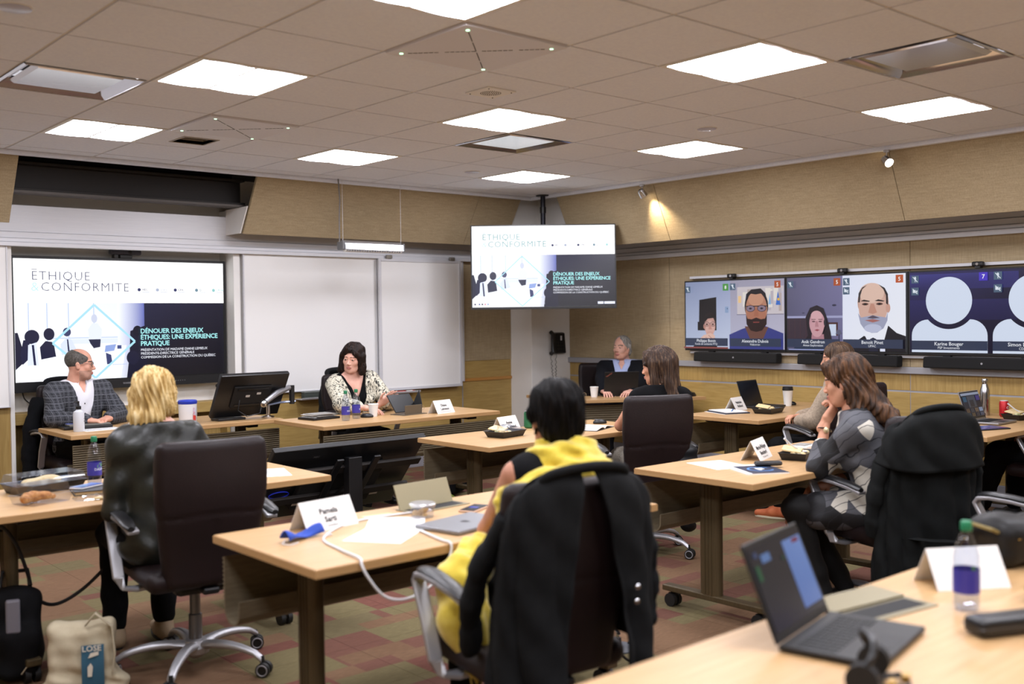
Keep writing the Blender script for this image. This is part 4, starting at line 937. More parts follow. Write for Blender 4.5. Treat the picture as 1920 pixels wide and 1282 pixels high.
tent('name card reading Pamela, beside the blue mask', 1.97, 3.33, R(8), ['Pamela', 'Sarti'], 'Conseillere', w=.24)
tent('small name card in front of the open laptop by the coffee cup', 6.84, 5.06, R(10), ['Nathalie', 'Rolland'], w=.19)
tent('blank side of a name card by the wipes tub at front left', 2.90, 7.46, R(-60), [], w=.2)
tent('blurred blank name card behind the foreground water bottle', 2.86, 1.34, R(-33), [], w=.22, d=.13)
def on_cyl(vs, r, z0, a0): return [((r)*math.sin(a0+x/r), -(r)*math.cos(a0+x/r), z0+y) for x, y, _ in vs]
def bottle(label, x, y, face, z=TZ, h=.232, capc='#1f7a52', full=True):
    """face: direction (radians, 0 = -y) that the label looks to"""
    t = thing('water_bottle', label, 'bottle', (x, y, z), 0, 'plastic water bottles'); s = h/.232
    pr = [(.002, .006), (.02, .003), (.028, 0), (.032, .012), (.0325, .03), (.031, .036), (.0325, .042), (.0325, .115), (.031, .12), (.0325, .126), (.032, .14), (.026, .165), (.016, .192), (.012, .2), (.012, .212)]
    b = MB().lathe([(r*1, q*s) for r, q in pr], 28, cap=False).obj('bottle_body', glass('clear_plastic', '#eef2fa', .93, .03), t)
    if full: MB().lathe([(.002, .008*s), (.03, .012*s), (.0308, .10*s), (.002, .1001*s)], 24).obj('water', glass('water_tint', '#f3f6fb', .99, .02), t)
    l = MB().lathe([(.0331, .046*s), (.0331, .108*s)], 28, cap=False).obj('wrap_label', M('purple_label', '#3f3a96', .35), t)
    MB().lathe([(.0135, .205*s), (.0145, .207*s), (.0145, .226*s), (.012, .231*s), (.001, .2315*s)], 20).obj('cap', M('cap_'+capc, capc, .4), t)
    g = MB(); vs, fs = text_geo('DASANI', .016, 'CENTER', .0003); g.add(on_cyl(vs, .0335, .07*s, face), fs); g.obj('lettering', M('label_white', '#d9dcf0', .5), l, 0)
    g = MB(); lf = [(.018*math.cos(a)*(1 if k % 2 else .92), .010*math.sin(a)) for k, a in enumerate([2*PI*i/14 for i in range(14)])]
    g.add(on_cyl([(p[0]*math.cos(.5)-p[1]*math.sin(.5), p[0]*math.sin(.5)+p[1]*math.cos(.5), 0) for p in lf], .0335, .094*s, face), [tuple(range(14))]); g.obj('leaf_mark', M('leaf_green', '#63b32e', .4), l, 0)
    return t
bottle('green capped water bottle, left of the pair before the presenter', 4.19, 6.74, R(35))
bottle('green capped water bottle, right of the pair before the presenter', 4.335, 6.82, R(60))
bottle('water bottle standing on the blond woman\'s table', 1.70, 4.99, R(30))
bottle('blurred water bottle on the foreground table', 2.62, 1.215, R(70))
bottle('white capped bottle behind the yellow scarf woman\'s shoulder', 2.94, 2.98, R(45), capc='#e4e6e8')
def cup(label, x, y, h=.095, r=.04, z=TZ):
    t = thing('paper_cup', label, 'cup', (x, y, z), 0, 'white paper cups')
    MB().lathe([(.001, .002), (r*.72, .002), (r*.72, 0), (r*.74, 0), (r, h), (r+.003, h+.003), (r+.001, h+.006), (r-.003, h+.003), (r*.72, .004), (.001, .004)], 24, cap=False).obj('cup_wall', mat_paper, t)
    g = MB()
    for q in (.015, h*.72): g.tube([((r*.74+(r*.26)*q/h+.0004)*math.cos(a), (r*.74+(r*.26)*q/h+.0004)*math.sin(a), q) for a in [2*PI*i/24 for i in range(24)]], .0008, 5, closed=True)
    g.obj('ridge', mat_paper, t); return t
cup('white paper cup by the presenter\'s hand', 4.52, 6.86); cup('white paper cup in front of the grey haired man', 7.06, 6.88)
# coffee cup with black lid
t = thing('coffee_cup', 'tall white coffee cup with black lid and green round logo', 'cup', (7.41, 4.95, TZ))
MB().lathe([(.027, 0), (.03, .002), (.043, .135), (.045, .138), (.04, .138)], 28).obj('cup_wall', mat_paper, t); MB().lathe([(.046, .134), (.0465, .146), (.043, .15), (.043, .162), (.036, .165), (.001, .164)], 28).obj('lid', mat_black, t)
g = MB(); fa = R(55)
for r0, r1, in ((.016, .022), (0.0005, .011)):
    vs = [(q*math.cos(a), q*math.sin(a), 0) for q in (r0, r1) for a in [2*PI*i/24 for i in range(24)]]; g.add(on_cyl(vs, .0392, .075, fa), [(i, (i+1) % 24, 24+(i+1) % 24, 24+i) for i in range(24)])
g.obj('round_mark', M('logo_green', '#2f6b4f', .5), t, 0)
def can(label, x, y, col, txt, tcol, face, z=TZ, sh=.3, sz=.03):
    t = thing('drink_can', label, 'can', (x, y, z), 0, 'drink cans')
    b = MB().lathe([(.024, 0), (.027, .004), (.033, .012), (.033, .105), (.027, .117)], 28).obj('can_body', M('can_'+col, col, .3, .3), t)
    MB().lathe([(.027, .116), (.0275, .121), (.0255, .121), (.025, .117), (.001, .117)], 24).obj('rim', mat_alu, t)
    vs, fs = text_geo(txt, sz, 'CENTER', .0007, sh); vs = [(-y_, x_, 0) for x_, y_, _ in vs] if False else vs
    g = MB(); g.add(on_cyl(vs, .0334, .062, face), fs); g.obj('lettering', M('can_text_'+tcol, tcol, .4), b, 0); return t
can('red soda can with white script beside the steel bottle', 7.66, 3.27, '#b3171f', 'Coca-Cola', '#f2eeee', R(62), sz=.028)
can('green drink can behind the food tray, middle table', 4.78, 5.30, '#2f6f4a', 'GINGER', '#e8efe8', R(40), sh=0, sz=.018)
# steel bottle
t = thing('steel_bottle', 'tall stainless steel bottle on the right wall table', 'bottle', (7.68, 3.42, TZ))
MB().lathe([(.001, 0), (.034, 0), (.036, .006), (.036, .16), (.033, .19), (.022, .222), (.019, .235)], 28).obj('bottle_body', M('steel', '#b3b3b6', .22, 1), t); MB().lathe([(.021, .236), (.022, .24), (.022, .268), (.020, .273), (.001, .273)], 24).obj('cap', mat_chrome, t)
# laptops
def laptop(label, x, y, rz, w=.32, d=.22, ang=105, pic=None, body=None, lidmark=None, z=TZ, name='laptop', keys=True):
    """hinge at local y=0, keyboard towards -y, screen faces -y"""
    body = body or M('laptop_black', '#141415', .45)
    t = thing(name, label, 'laptop', (x, y, z), rz, 'laptops')
    b = MB().box(-w/2, w/2, -d, 0, .003, .017).obj('base', body, t, 0, bevel=.004)
    if keys:
        g = MB()
        for r_ in range(5):
            for c in range(13): g.box(-w/2+.02+c*(w-.04)/13, -w/2+.02+(c+.88)*(w-.04)/13, -.035-.019*r_-.016, -.035-.019*r_, .017, .0185)
        o = g.obj('keyboard', M('key_black', '#0f0f10', .6), b, 0); o['kind'] = 'stuff'
        MB().box(-.05, .05, -d+.012, -d+.068, .0168, .0176).obj('touchpad', M('touchpad', '#1c1c1e', .5), b, 0)
    a = R(ang-90)
    hinge = TR(0, 0, .016) @ Matrix.Rotation(-a, 4, 'X')
    l = MB(); l.M = hinge; l.box(-w/2, w/2, 0, .007, 0, d); lo = l.obj('lid', body, t, 0, bevel=.003)
    q = MB(); q.M = hinge; q.box(-w/2+.006, w/2-.006, -.0008, .0, .012, d-.006); q.obj('screen_glass', mat_black, lo, 0)
    if pic:
        o = pic(w-.02, d-.035).obj('screen_picture', pic_mat('laptop_screen', .55), lo); o.matrix_local = hinge @ TR(0, -.0012, d/2+.004)
    if lidmark:
        vs, fs = text_geo(lidmark, .018, 'CENTER', .0003); g = MB(); g.M = hinge @ TR(w/2-.045, .0075, d-.035) @ Matrix.Rotation(PI, 4, 'Z') @ Matrix.Rotation(PI/2, 4, 'X') @ Matrix.Rotation(R(35), 4, 'Z'); g.add(vs, fs); g.obj('maker_mark', M('mark_red', '#9c5a4c', .4), lo, 0)
    return t
laptop('black laptop seen from its lid, hiding the grey haired man\'s hands', 7.29, 6.75, R(149), .34, .235, 104, lidmark='ThinkPad')
def p_dark(W, H): return Pic(W, H).rect(0, 0, 1, 1, ['#171b26', '#10131c', '#0c0e14', '#12151d'])
laptop('dark open laptop beside the coffee cup', 7.18, 5.13, R(5), .31, .215, 108, p_dark)
def p_call(W, H):
    p = Pic(W, H).rect(0, 0, 1, 1, '#1c2436'); p.rect(0, 0, 1, .10, '#aab4cc'); p.rect(.28, .13, .72, .60, '#4a4f5c'); p.rect(.38, .30, .60, .58, '#2a2c36'); p.rect(.05, .15, .24, .36, '#2b5a7a'); p.rect(.76, .14, .96, .34, '#4a3f8a')
    for k in range(4): p.rect(.05+.23*k, .64, .25+.23*k, .80, ['#5a4a40', '#39404e', '#6a5a50', '#8fa0c0'][k]); p.rect(.05+.23*k, .83, .25+.23*k, .97, ['#26405a', '#54483e', '#2b3040', '#44506a'][k])
    return p
laptop('silver laptop showing a video call on the right wall table', 7.18, 3.25, R(1), .305, .21, 108, p_call, M('laptop_silver', '#9b9b9d', .35, .8))
def p_fore(W, H):
    p = Pic(W, H).rect(0, 0, 1, 1, '#2a2c38'); p.rect(.62, .08, .98, .92, ['#7ea0e6', '#86a8ee', '#6f92dc', '#6a8cd8']); p.rect(.80, .10, .93, .15, '#8a2a40'); p.rect(.18, .12, .34, .22, '#6f93cf'); p.rect(.04, .22, .10, .40, '#2f6a4a'); p.ell(.10, .10, .03, .04, '#4a5a86'); p.ell(.55, .26, .02, .03, '#2f5a4a'); return p
laptop('big blurred black laptop open on the foreground table', 2.14, 1.385, R(12), .335, .235, 112, p_fore)
for x, y, c, n in ((0, 0, '#b9c4d4', 0), ): pass
t = thing('closed_laptop', 'closed silver laptop with dark apple mark', 'laptop', (2.36, 2.98, TZ), R(10))
MB().box(-.155, .155, -.108, .108, .002, .016).obj('case', M('laptop_space', '#8e8f93', .38, .7), t, 0, bevel=.004)
g = MB(); ap = [(0.0, .010), (.006, .014), (.013, .012), (.017, .004), (.012, .0), (.013, -.006), (.017, -.009), (.011, -.018), (.004, -.017), (-.004, -.018), (-.012, -.014), (-.017, -.003), (-.014, .009), (-.006, .013)]
g.add([(a, b, .0164) for a, b in ap]+[(.001, .016, .0164), (.008, .023, .0164), (.007, .017, .0164)], [tuple(range(len(ap)-1, -1, -1)), (14, 16, 15)]); g.obj('apple_mark', M('mark_dark', '#2b2b2e', .3), t, 0)
for sx in (-.12, .12):
    for sy in (-.08, .08): MB().cyl((sx, sy, 0), (sx, sy, .003), .008, n=10).obj('foot', mat_rubber, t)
# phones, tablets
def slab(name, label, cat, x, y, rz, w, d, col='#101012', scr=None, z=TZ, th=.008, grp=None):
    t = thing(name, label, cat, (x, y, z), rz, grp); MB().box(-w/2, w/2, -d/2, d/2, 0, th).obj('case', M('slab_'+col, col, .35), t, 0, bevel=.003)
    MB().box(-w/2+.004, w/2-.004, -d/2+.006, d/2-.006, th, th+.0006).obj('glass', M('slab_glass', '#0b0d12', .06), t, 0)
    if scr:
        o = scr(w-.01, d-.014).obj('screen_picture', pic_mat('phone_screen', .9), t); o.matrix_local = TR(0, 0, th+.001) @ Matrix.Rotation(-PI/2, 4, 'X')
    return t
def p_lock(W, H): return Pic(W, H).rect(0, 0, 1, 1, ['#9db3f0', '#5f7fd8', '#3d4a9a', '#b6c6f4']).poly([(.2, .9), (.5, .4), (.9, .8)], '#4a86c0')
slab('phone', 'phone with lit blue screen lying on the dark folder', 'phone', 1.60, 4.80, R(-60), .073, .148, '#c9c9cd', p_lock, z=TZ+.021, grp='phones')
slab('phone', 'phone lying by the closed silver laptop', 'phone', 2.585, 3.20, R(-65), .072, .148, '#c8a68c', lambda W, H: Pic(W, H).rect(0, 0, 1, 1, '#16182a').rect(.2, .4, .8, .62, '#4a5ad0'), grp='phones')
slab('tablet', 'dark tablet lying flat in front of the silver laptop', 'tablet', 6.80, 3.02, R(-20), .25, .175, '#1a1c24', lambda W, H: Pic(W, H).rect(0, 0, 1, 1, ['#2a3570', '#39468a', '#2a2f5a', '#4a3a7a']))
# tented tablet of the presenter
t = thing('tablet_in_cover', 'tablet propped in a folding cover before the presenter', 'tablet', (4.83, 6.82, TZ), R(8))
m = MB(); m.M = TR(0, .0, .0) @ Matrix.Rotation(R(-38), 4, 'X'); m.box(-.125, .125, -.006, .004, .02, .195); m.obj('tablet', mat_black, t, 0, bevel=.003)
m = MB(); m.box(-.10, .085, -.075, -.066, .0, .078); m.obj('stand_flap', M('cover_brown', '#5d5140', .6), t, 0, bevel=.002)
m = MB(); m.add([(.085, -.07, 0), (.125, .12, 0), (.125, .0, .19), (.10, -.06, .08), (.088, -.07, 0), (.128, .12, 0), (.128, .0, .19), (.103, -.06, .08)], [(0, 1, 2, 3), (7, 6, 5, 4), (0, 4, 5, 1), (1, 5, 6, 2), (2, 6, 7, 3), (3, 7, 4, 0)]); m.obj('side_flap', M('cover_dark', '#1b1c1e', .7), t, 0)
MB().box(-.14, .12, -.10, .06, 0, .004).obj('base_flap', M('cover_brown'), t, 0)
# food trays
def tray(label, x, y, rz, w=.24, d=.16, bits=True, lid=False, spoon=False, z=TZ):
    t = thing('food_tray', label, 'food tray', (x, y, z), rz, 'black plastic food trays'); h = .038
    m = MB(); r = lambda s, q: [(-w/2*s, -d/2*s, q), (w/2*s, -d/2*s, q), (w/2*s, d/2*s, q), (-w/2*s, d/2*s, q)]
    m.loft([r(.84, 0), r(1, h), r(1.04, h), r(1.04, h+.003), r(.985, h+.003), r(.82, .004)], cap=True); m.obj('tray', mat_black, t, 25, bevel=.004)
    MB().box(.035, .04, -d/2*.9, d/2*.9, .004, .034).obj('divider', mat_black, t, 0)
    if bits:
        random.seed(int(x*100))
        for k in range(7):
            cx, cy = random.uniform(-w*.36, .01), random.uniform(-d*.3, d*.3); c = ['#c9a25f', '#d6c08a', '#7a8a3c', '#b5742f', '#d9d2b4'][k % 5]
            soft('food_piece', [('u', ell((cx, cy, .028+.006*(k % 3)), (.022+.004*(k % 2), .018, .013)), .01), ('u', ell((cx+.01, cy-.006, .034), (.012, .012, .008)), .01)], .004, noisy('food_'+c, [c, '#e2d4a8'], nscale=90, rough=.8), t)
        m = MB(); m.M = TR(-.05, .02, .05, rx=.15, ry=-.12, rz=.2); m.box(-.05, .05, -.05, .05, 0, .010); m.obj('bread_slice', noisy('bread', ['#d8bd84', '#e6d3a6'], nscale=60, rough=.9), t, 0, bevel=.004)
    if lid:
        m = MB(); m.grid(9, 6, lambda u, v: (-w/2+u*w*1.05, -d/2+v*d*1.1, h+.006+.03*math.sin(u*3.1)*math.sin(v*3.1)+.006*math.sin(9*u+5*v))); m.obj('clear_lid', glass('lid_plastic', '#f2f4fb', .90, .10), t)
    if spoon:
        m = MB(); m.tube([(-.02, -.02, .045), (-.05, .02, .075), (-.085, .05, .115)], [.004, .004, .006], 8); m.sph((-.01, -.03, .042), (.014, .02, .006)); m.obj('spoon', mat_whitep, t)
    return t
tray('black food tray with bread and crumpled plastic, middle table', 4.34, 5.04, R(10), lid=True)
tray('black food tray near the coffee cup with bread on top', 6.80, 4.72, R(10), .25)
tray('black food tray with white spoon by the leaning woman\'s elbow', 4.74, 3.10, R(15), .22, .15, spoon=True)
tray('black food tray with white spoon at the right edge', 7.56, 3.10, R(-20), .24, spoon=True)
tray('black food tray with chopsticks before the man in plaid', 3.02, 7.72, R(0), .22)
# clear clamshell boxes on the left table
t = thing('clear_food_box', 'clear clamshell box holding a croissant at the left edge', 'food box', (1.36, 4.66, TZ), R(20))
m = MB(); r = lambda s, q: [(-.1*s, -.075*s, q), (.1*s, -.075*s, q), (.1*s, .075*s, q), (-.1*s, .075*s, q)]
m.loft([r(.9, 0), r(1, .035), r(1.05, .036), r(1.05, .039), r(.98, .04), r(.85, .085)], cap=True); m.obj('clamshell', glass('lid_plastic'), t, 20)
c = [('u', ell((-.03+.055*math.cos(a)*1.0, .0+.045*math.sin(a)-.02, .026), (.024-.008*abs(a-1.57)/1.57,)*3), .012) for a in [.2+2.7*k/6 for k in range(7)]]
cr = thing('croissant', 'golden croissant inside the clear clamshell box', 'croissant', (1.36, 4.66, TZ+.001), R(20))
soft('crust', c, .005, noisy('croissant_crust', ['#a8662c', '#c98a45', '#dcae6e'], nscale=45, rough=.6, bump=.3), cr, disp=lambda X, Y, Z: .0016*np.sin(160*X+60*Y))
soft('crumb_tip', [('u', ell((.045, -.015, .02), (.014, .012, .012)), .01)], .004, noisy('croissant_crust'), cr)
t = thing('takeout_box', 'black takeout box with clear lid and sandwich at the left edge', 'food box', (1.47, 4.99, TZ), R(8))
m = MB(); r = lambda s, q: [(-.16*s, -.085*s, q), (.16*s, -.085*s, q), (.16*s, .085*s, q), (-.16*s, .085*s, q)]
m.loft([r(.88, 0), r(1, .04), r(1.04, .042), r(1.02, .044), r(.96, .042), r(.85, .006)]); m.obj('tray', mat_black, t, 20)
m = MB(); m.loft([r(1.03, .045), r(1.0, .05), r(.93, .082), r(.9, .084)], cap=True); m.obj('clear_lid', glass('lid_plastic'), t, 20)
soft('sandwich', [('u', ell((.02, 0, .045), (.06, .04, .025)), .01), ('u', ell((-.06, .01, .04), (.04, .035, .02)), .02)], .006, noisy('bread'), t)
t = thing('plastic_wrapper', 'crumpled clear plastic wrapper beside the croissant box', 'wrapper', (1.57, 4.58, TZ), R(-10))
random.seed(5); m = MB(); m.grid(12, 9, lambda u, v: (-.10+.2*u+.01*random.random(), -.06+.12*v+.01*random.random(), .004+.030*random.random()*math.sin(PI*u)*math.sin(PI*v))); m.obj('film', glass('lid_plastic'), t, 10)
MB().box(-.02, .09, -.05, -.03, .001, .012).obj('cracker', noisy('bread'), t, 0, bevel=.003)
# folders, papers, notebooks
def sheet(name, label, cat, x, y, rz, w=.216, d=.28, z=TZ, th=.001, mat=None, lines=0, grp='loose sheets of paper'):
    t = thing(name, label, cat, (x, y, z), rz, grp); MB().box(-w/2, w/2, -d/2, d/2, 0, th).obj('page', mat or mat_paper, t, 0)
    if lines:
        g = MB()
        for k in range(lines): g.box(-w/2+.02, w/2-.02-(.04 if k % 4 == 3 else 0), d/2-.03-.012*k, d/2-.027-.012*k, th, th+.0003)
        o = g.obj('print_lines', M('grey_ink', '#9a9aa2', .8), t, 0); o['kind'] = 'stuff'
    return t
sheet('paper_sheet', 'white paper at the right end of the blond woman\'s table', 'paper', 2.46, 4.72, R(-20), lines=14)
sheet('paper_sheet', 'blue card under the blond woman\'s arm', 'paper', 1.84, 4.95, R(15), .2, .14, mat=M('blue_card', '#5a66a8', .6))
sheet('paper_sheet', 'white sheet lying left of the closed silver laptop', 'paper', 2.06, 3.06, R(-55), lines=12)
sheet('paper_sheet', 'white sheet partly under the other beside the laptop', 'paper', 2.18, 3.17, R(-38), z=TZ+.0012, lines=12)
sheet('sticky_note', 'pale green sticky note behind the papers', 'note', 2.23, 3.36, R(-10), .12, .05, mat=M('green_note', '#bfe0a0', .7), grp=None)
sheet('paper_sheet', 'white paper behind the magazine by the name card', 'paper', 4.26, 3.26, R(-18), lines=10)
sheet('paper_sheet', 'printed sheet under the sanitizer bottle', 'paper', 2.62, 7.56, R(5), .28, .2, lines=12)
sheet('paper_sheet', 'white paper under the dark folder by the small name card', 'paper', 6.62, 4.98, R(-20), .24, .3, lines=10)
sheet('paper_sheet', 'lilac paper behind the open notebook', 'paper', 5.12, 5.22, R(20), .2, .14, mat=M('lilac', '#b8b4cc', .7))
t = thing('folder', 'dark folder with pale edge under the lit phone', 'folder', (1.68, 4.77, TZ), R(-12)); MB().box(-.15, .15, -.1, .1, 0, .004).obj('cover', M('folder_grey', '#3a3a3e', .6), t, 0); MB().box(-.145, .147, -.096, .097, .004, .016).obj('pages', M('page_edge', '#cbb48a', .8), t, 0); MB().box(-.15, .15, -.1, .1, .016, .02).obj('cover', M('folder_grey'), t, 0)
t = thing('folder', 'dark blue folder with pale pages by the small name card', 'folder', (6.62, 4.97, TZ+.0015), R(-22)); MB().box(-.11, .11, -.14, .14, 0, .008).obj('cover', M('folder_navy', '#1c2436', .5), t, 0); MB().box(-.09, .10, -.12, .15, .008, .014).obj('pages', mat_paper, t, 0); MB().cyl((-.02, -.08, .018), (.08, .06, .018), .004, n=8).obj('pen', M('pen_blue', '#3f7fc0', .4), t)
t = thing('magazine', 'dark magazine with white letter and blue ring, under eyeglasses case', 'magazine', (4.24, 3.02, TZ), R(-30)); MB().box(-.11, .11, -.145, .145, 0, .007).obj('pages', mat_paper, t, 0); MB().box(-.08, .11, -.145, .10, .007, .0078).obj('cover_print', M('mag_navy', '#1f2840', .4), t, 0)
g = MB(); n = 28; vs = [((r0)*math.cos(a)+.015, r0*math.sin(a)-.02, .0083) for r0 in (.055, .066) for a in [.6+5.2*i/n for i in range(n+1)]]; g.add(vs, [(i, i+1, n+2+i, n+1+i) for i in range(n)]); g.obj('ring_print', M('mag_blue', '#4a86c8', .4), t, 0)
vs, fs = text_geo('F', .09, 'CENTER', .004); g = MB(); g.M = TR(.015, -.05, .0085); g.add(vs, fs); g.obj('letter_print', mat_paper, t, 0)
t = thing('glasses_case', 'slim black case lying on the magazine', 'case', (4.36, 3.03, TZ+.009), R(-35)); soft('shell', [('u', rbox((0, 0, .012), (.07, .022, .012), .011), .01)], .004, mat_black, t); MB().box(-.07, .07, -.0225, .0225, .0115, .0125).obj('seam', mat_grey, t, 0)
t = thing('notebook', 'open white notebook under the writing woman\'s hand', 'notebook', (5.05, 4.97, TZ), R(22))
for s in (-1, 1): m = MB(); m.grid(8, 2, lambda u, v: (s*u*.16, -.115+.23*v, .004+.014*math.sin(PI*min(u*1.1, 1)**.6))); m.obj('page_block', mat_paper, t, 30, solid=.006)
MB().box(-.165, .165, -.12, .12, 0, .002).obj('cover', M('note_cover', '#2a2a30', .6), t, 0)
def stack(label, x, y, rz, z=TZ):
    t = thing('binder_stack', label, 'binder', (x, y, z), rz); MB().box(-.13, .13, -.1, .1, 0, .018).obj('binder', mat_black, t, 0, bevel=.004)
    for k in range(4): m = MB(); m.M = TR(.01*math.sin(k*2), .01*math.cos(k*3), .019+.007*k, rz=.12*math.sin(k*1.7)); m.box(-.10, .10, -.08, .08, 0, .004); m.obj('paper_pad', [mat_paper, M('pad_grey', '#8f8d88', .7), mat_paper, M('pad_grey')][k], t, 0)
    return t
stack('black binder with a pile of papers left of the water bottles', 4.12, 7.02, R(8))
t = thing('closed_laptop', 'closed black laptop with a grey folder at front left', 'laptop', (2.58, 7.76, TZ), R(-4)); MB().box(-.17, .17, -.115, .115, .002, .022).obj('case', mat_black, t, 0, bevel=.005); MB().box(-.13, .16, -.1, .12, .0225, .034).obj('folder', M('folder_mid', '#6a6862', .6), t, 0, bevel=.002); MB().box(-.13, -.02, -.02, .1, .0345, .037).obj('blue_card', M('blue_card'), t, 0)
# sanitizer and wipes
t = thing('sanitizer_bottle', 'white hand sanitizer pump bottle on the front left desk', 'bottle', (2.46, 7.52, TZ))
MB().lathe([(.001, 0), (.036, 0), (.038, .004), (.038, .125), (.034, .142), (.018, .152), (.016, .16)], 28).obj('bottle_body', M('milky_plastic', '#dfe3ea', .3, trans=.25), t); MB().lathe([(.017, .158), (.018, .18), (.008, .184), (.006, .2), (.001, .2)], 20).obj('pump_collar', mat_black, t)
m = MB(); m.tube([(0, 0, .195), (0, 0, .212), (-.012, -.004, .216), (-.034, -.012, .211)], [.006, .008, .006, .004], 8); m.obj('pump_nozzle', mat_black, t)
g = MB(); vs, fs = text_geo('OPTI\nPURE', .018, 'LEFT'); g.add(on_cyl(vs, .0383, .085, R(40)), fs); g.obj('lettering', mat_ink, t, 0)
t = thing('wipes_tub', 'white wipes tub with blue lid on the front left desk', 'tub', (3.26, 7.50, TZ)); rr = .068
MB().lathe([(.001, 0), (rr*.93, 0), (rr*.95, .004), (rr, .15), (.001, .15)], 32).obj('tub_body', mat_whitep, t)
MB().lathe([(rr*1.02, .148), (rr*1.05, .152), (rr*1.05, .17), (rr*.96, .176), (rr*.9, .172), (.001, .172)], 32).obj('lid', M('lid_blue', '#2238a8', .35), t)
def cylrect(r, a0, a1, z0, z1, n=8): return [(r*math.sin(a0+(a1-a0)*i/n), -r*math.cos(a0+(a1-a0)*i/n), z) for z in (z0, z1) for i in range(n+1)], [(i, i+1, n+2+i, n+1+i) for i in range(n)]
for a0, a1, z0, z1, c in ((.18, .62, .02, .06, '#c43a34'), (.2, .6, .065, .12, '#c8cbe0'), (.75, 1.0, .05, .12, '#c9c9cf'), (1.1, 1.35, .05, .12, '#c9c9cf'), (.7, 1.4, .036, .038, '#55555c'), (.95, 1.15, .018, .03, '#77777e')):
    g = MB(); g.add(*cylrect(rr*1.004, a0, a1, z0, z1)); g.obj('label_print', M('print_'+c, c, .5), t, 0)
g = MB(); vs, fs = text_geo('Oxivir', .024, 'CENTER', .0006); g.add(on_cyl([(y_*-1, x_, 0) for x_, y_, _ in vs], rr*1.006, .09, .42), fs); g.obj('lettering', M('print_red', '#c43a34', .5), t, 0)
# snack tub, mask, cable cubby covers
t = thing('snack_tub', 'clear round tub of cashew snacks by the silver laptop', 'tub', (2.345, 3.225, TZ)); MB().lathe([(.001, .001), (.042, .001), (.05, .045), (.048, .045)], 24, cap=False).obj('tub_wall', glass('lid_plastic'), t); MB().lathe([(.052, .044), (.053, .052), (.048, .056), (.001, .055)], 24).obj('lid', glass('lid_milky', '#e8eaf2', .5, .3), t)
random.seed(9)
for k in range(22): a = random.random()*6.28; q = .036*math.sqrt(random.random()); mk('cashew', bpy.data.meshes.get('cashew') or MB().tube([(-.01, 0, 0), (0, .005, 0), (.01, 0, 0)], [.004, .006, .004], 8).mesh('cashew', M('cashew_tan', '#d6b070', .7)), t).location = (q*math.cos(a), q*math.sin(a), .008+.03*random.random())
t = thing('face_mask', 'blue cloth face mask folded on the table', 'face mask', (1.80, 3.20, TZ), R(15)); m = MB(); m.grid(14, 7, lambda u, v: (-.085+.17*u, -.03+.05*v+.012*math.sin(PI*u), .010+.030*math.sin(PI*v*.9+.1)*(.55+.45*math.cos(2*PI*u))+.004*math.sin(7*u+3*v))); m.obj('cloth', noisy('mask_blue', ['#26429a', '#2f4fb0'], nscale=30, rough=.85), t, 60, solid=.004)
for s in (-1, 1): MB().tube([(s*.08, .0, .012), (s*.11, -.02, .004), (s*.10, -.05, .003), (s*.06, -.045, .004)], .002, 6).obj('ear_loop', mat_whitep, t)
def cubby(label, x, y, rz, op=70):
    t = thing('cable_cubby', label, 'table socket', (x, y, TZ), rz, 'metal table socket covers'); MB().box(-.15, .15, -.06, .06, 0, .003).obj('plate', M('cubby_metal', '#8d8468', .4, .5), t, 0); MB().box(-.13, .13, -.04, .03, .003, .0035).obj('recess', mat_blackm, t, 0)
    m = MB(); m.M = TR(0, .045, .005) @ Matrix.Rotation(R(op), 4, 'X'); m.box(-.145, .145, -.005, .10, 0, .004); m.obj('hinged_lid', M('cubby_metal'), t, 0, bevel=.001); return t
cubby('raised metal socket cover standing behind the snack tub', 2.50, 3.36, R(5), 68)
cubby('closed metal socket cover behind the foreground laptop', 2.46, 1.36, R(-8), 2)
t = thing('charging_cable', 'white charging cable drooping over the front of the table', 'cable')
MB().tube(sp([(2.42, 3.30, .735), (2.1, 3.32, .734), (1.86, 3.15, .734), (1.80, 2.95, .735), (1.775, 2.79, .737), (1.765, 2.758, .72), (1.78, 2.745, .68), (1.83, 2.735, .615), (1.90, 2.73, .59), (1.99, 2.735, .60), (2.07, 2.742, .64), (2.115, 2.75, .70), (2.125, 2.762, .735), (2.13, 2.82, .736), (2.17, 3.0, .736)]), .0045, 8).obj('lead', mat_whitep, t); MB().box(2.40, 2.44, 3.29, 3.31, .731, .739).obj('plug', mat_whitep, t, 0)
# mice, glasses, phones
def mouse(label, x, y, rz, z=TZ):
    t = thing('computer_mouse', label, 'mouse', (x, y, z), rz, 'computer mice'); soft('shell', [('u', ell((0, 0, .008), (.03, .052, .026)), .01)], .005, mat_black, t, clip=lambda X, Y, Z: .0005-Z+0*X+0*Y); MB().box(-.003, .003, .02, .04, .028, .034).obj('wheel', mat_grey, t, 0); return t
mouse('black mouse on the presenter desk beside the paper cup', 4.44, 6.83, R(50)); mouse('black mouse behind the open notebook', 5.33, 5.14, R(60)); mouse('black mouse behind the coffee cup', 7.52, 5.0, R(30))
def specs(label, x, y, rz, z=TZ):
    t = thing('eyeglasses', label, 'glasses', (x, y, z), rz)
    for s in (-1, 1): MB().tube([(s*.032+.022*math.cos(a), 0, .022+.018*math.sin(a)) for a in [2*PI*i/20 for i in range(20)]], .0018, 6, closed=True).obj('rim', M('spec_tan', '#a08a6a', .4), t); MB().tube([(s*.055, 0, .026), (s*.058, .06, .02), (s*.05, .10, .004)], .0016, 6).obj('temple', M('spec_tan'), t)
    MB().tube([(-.011, 0, .026), (0, 0, .03), (.011, 0, .026)], .0018, 6).obj('bridge', M('spec_tan'), t)
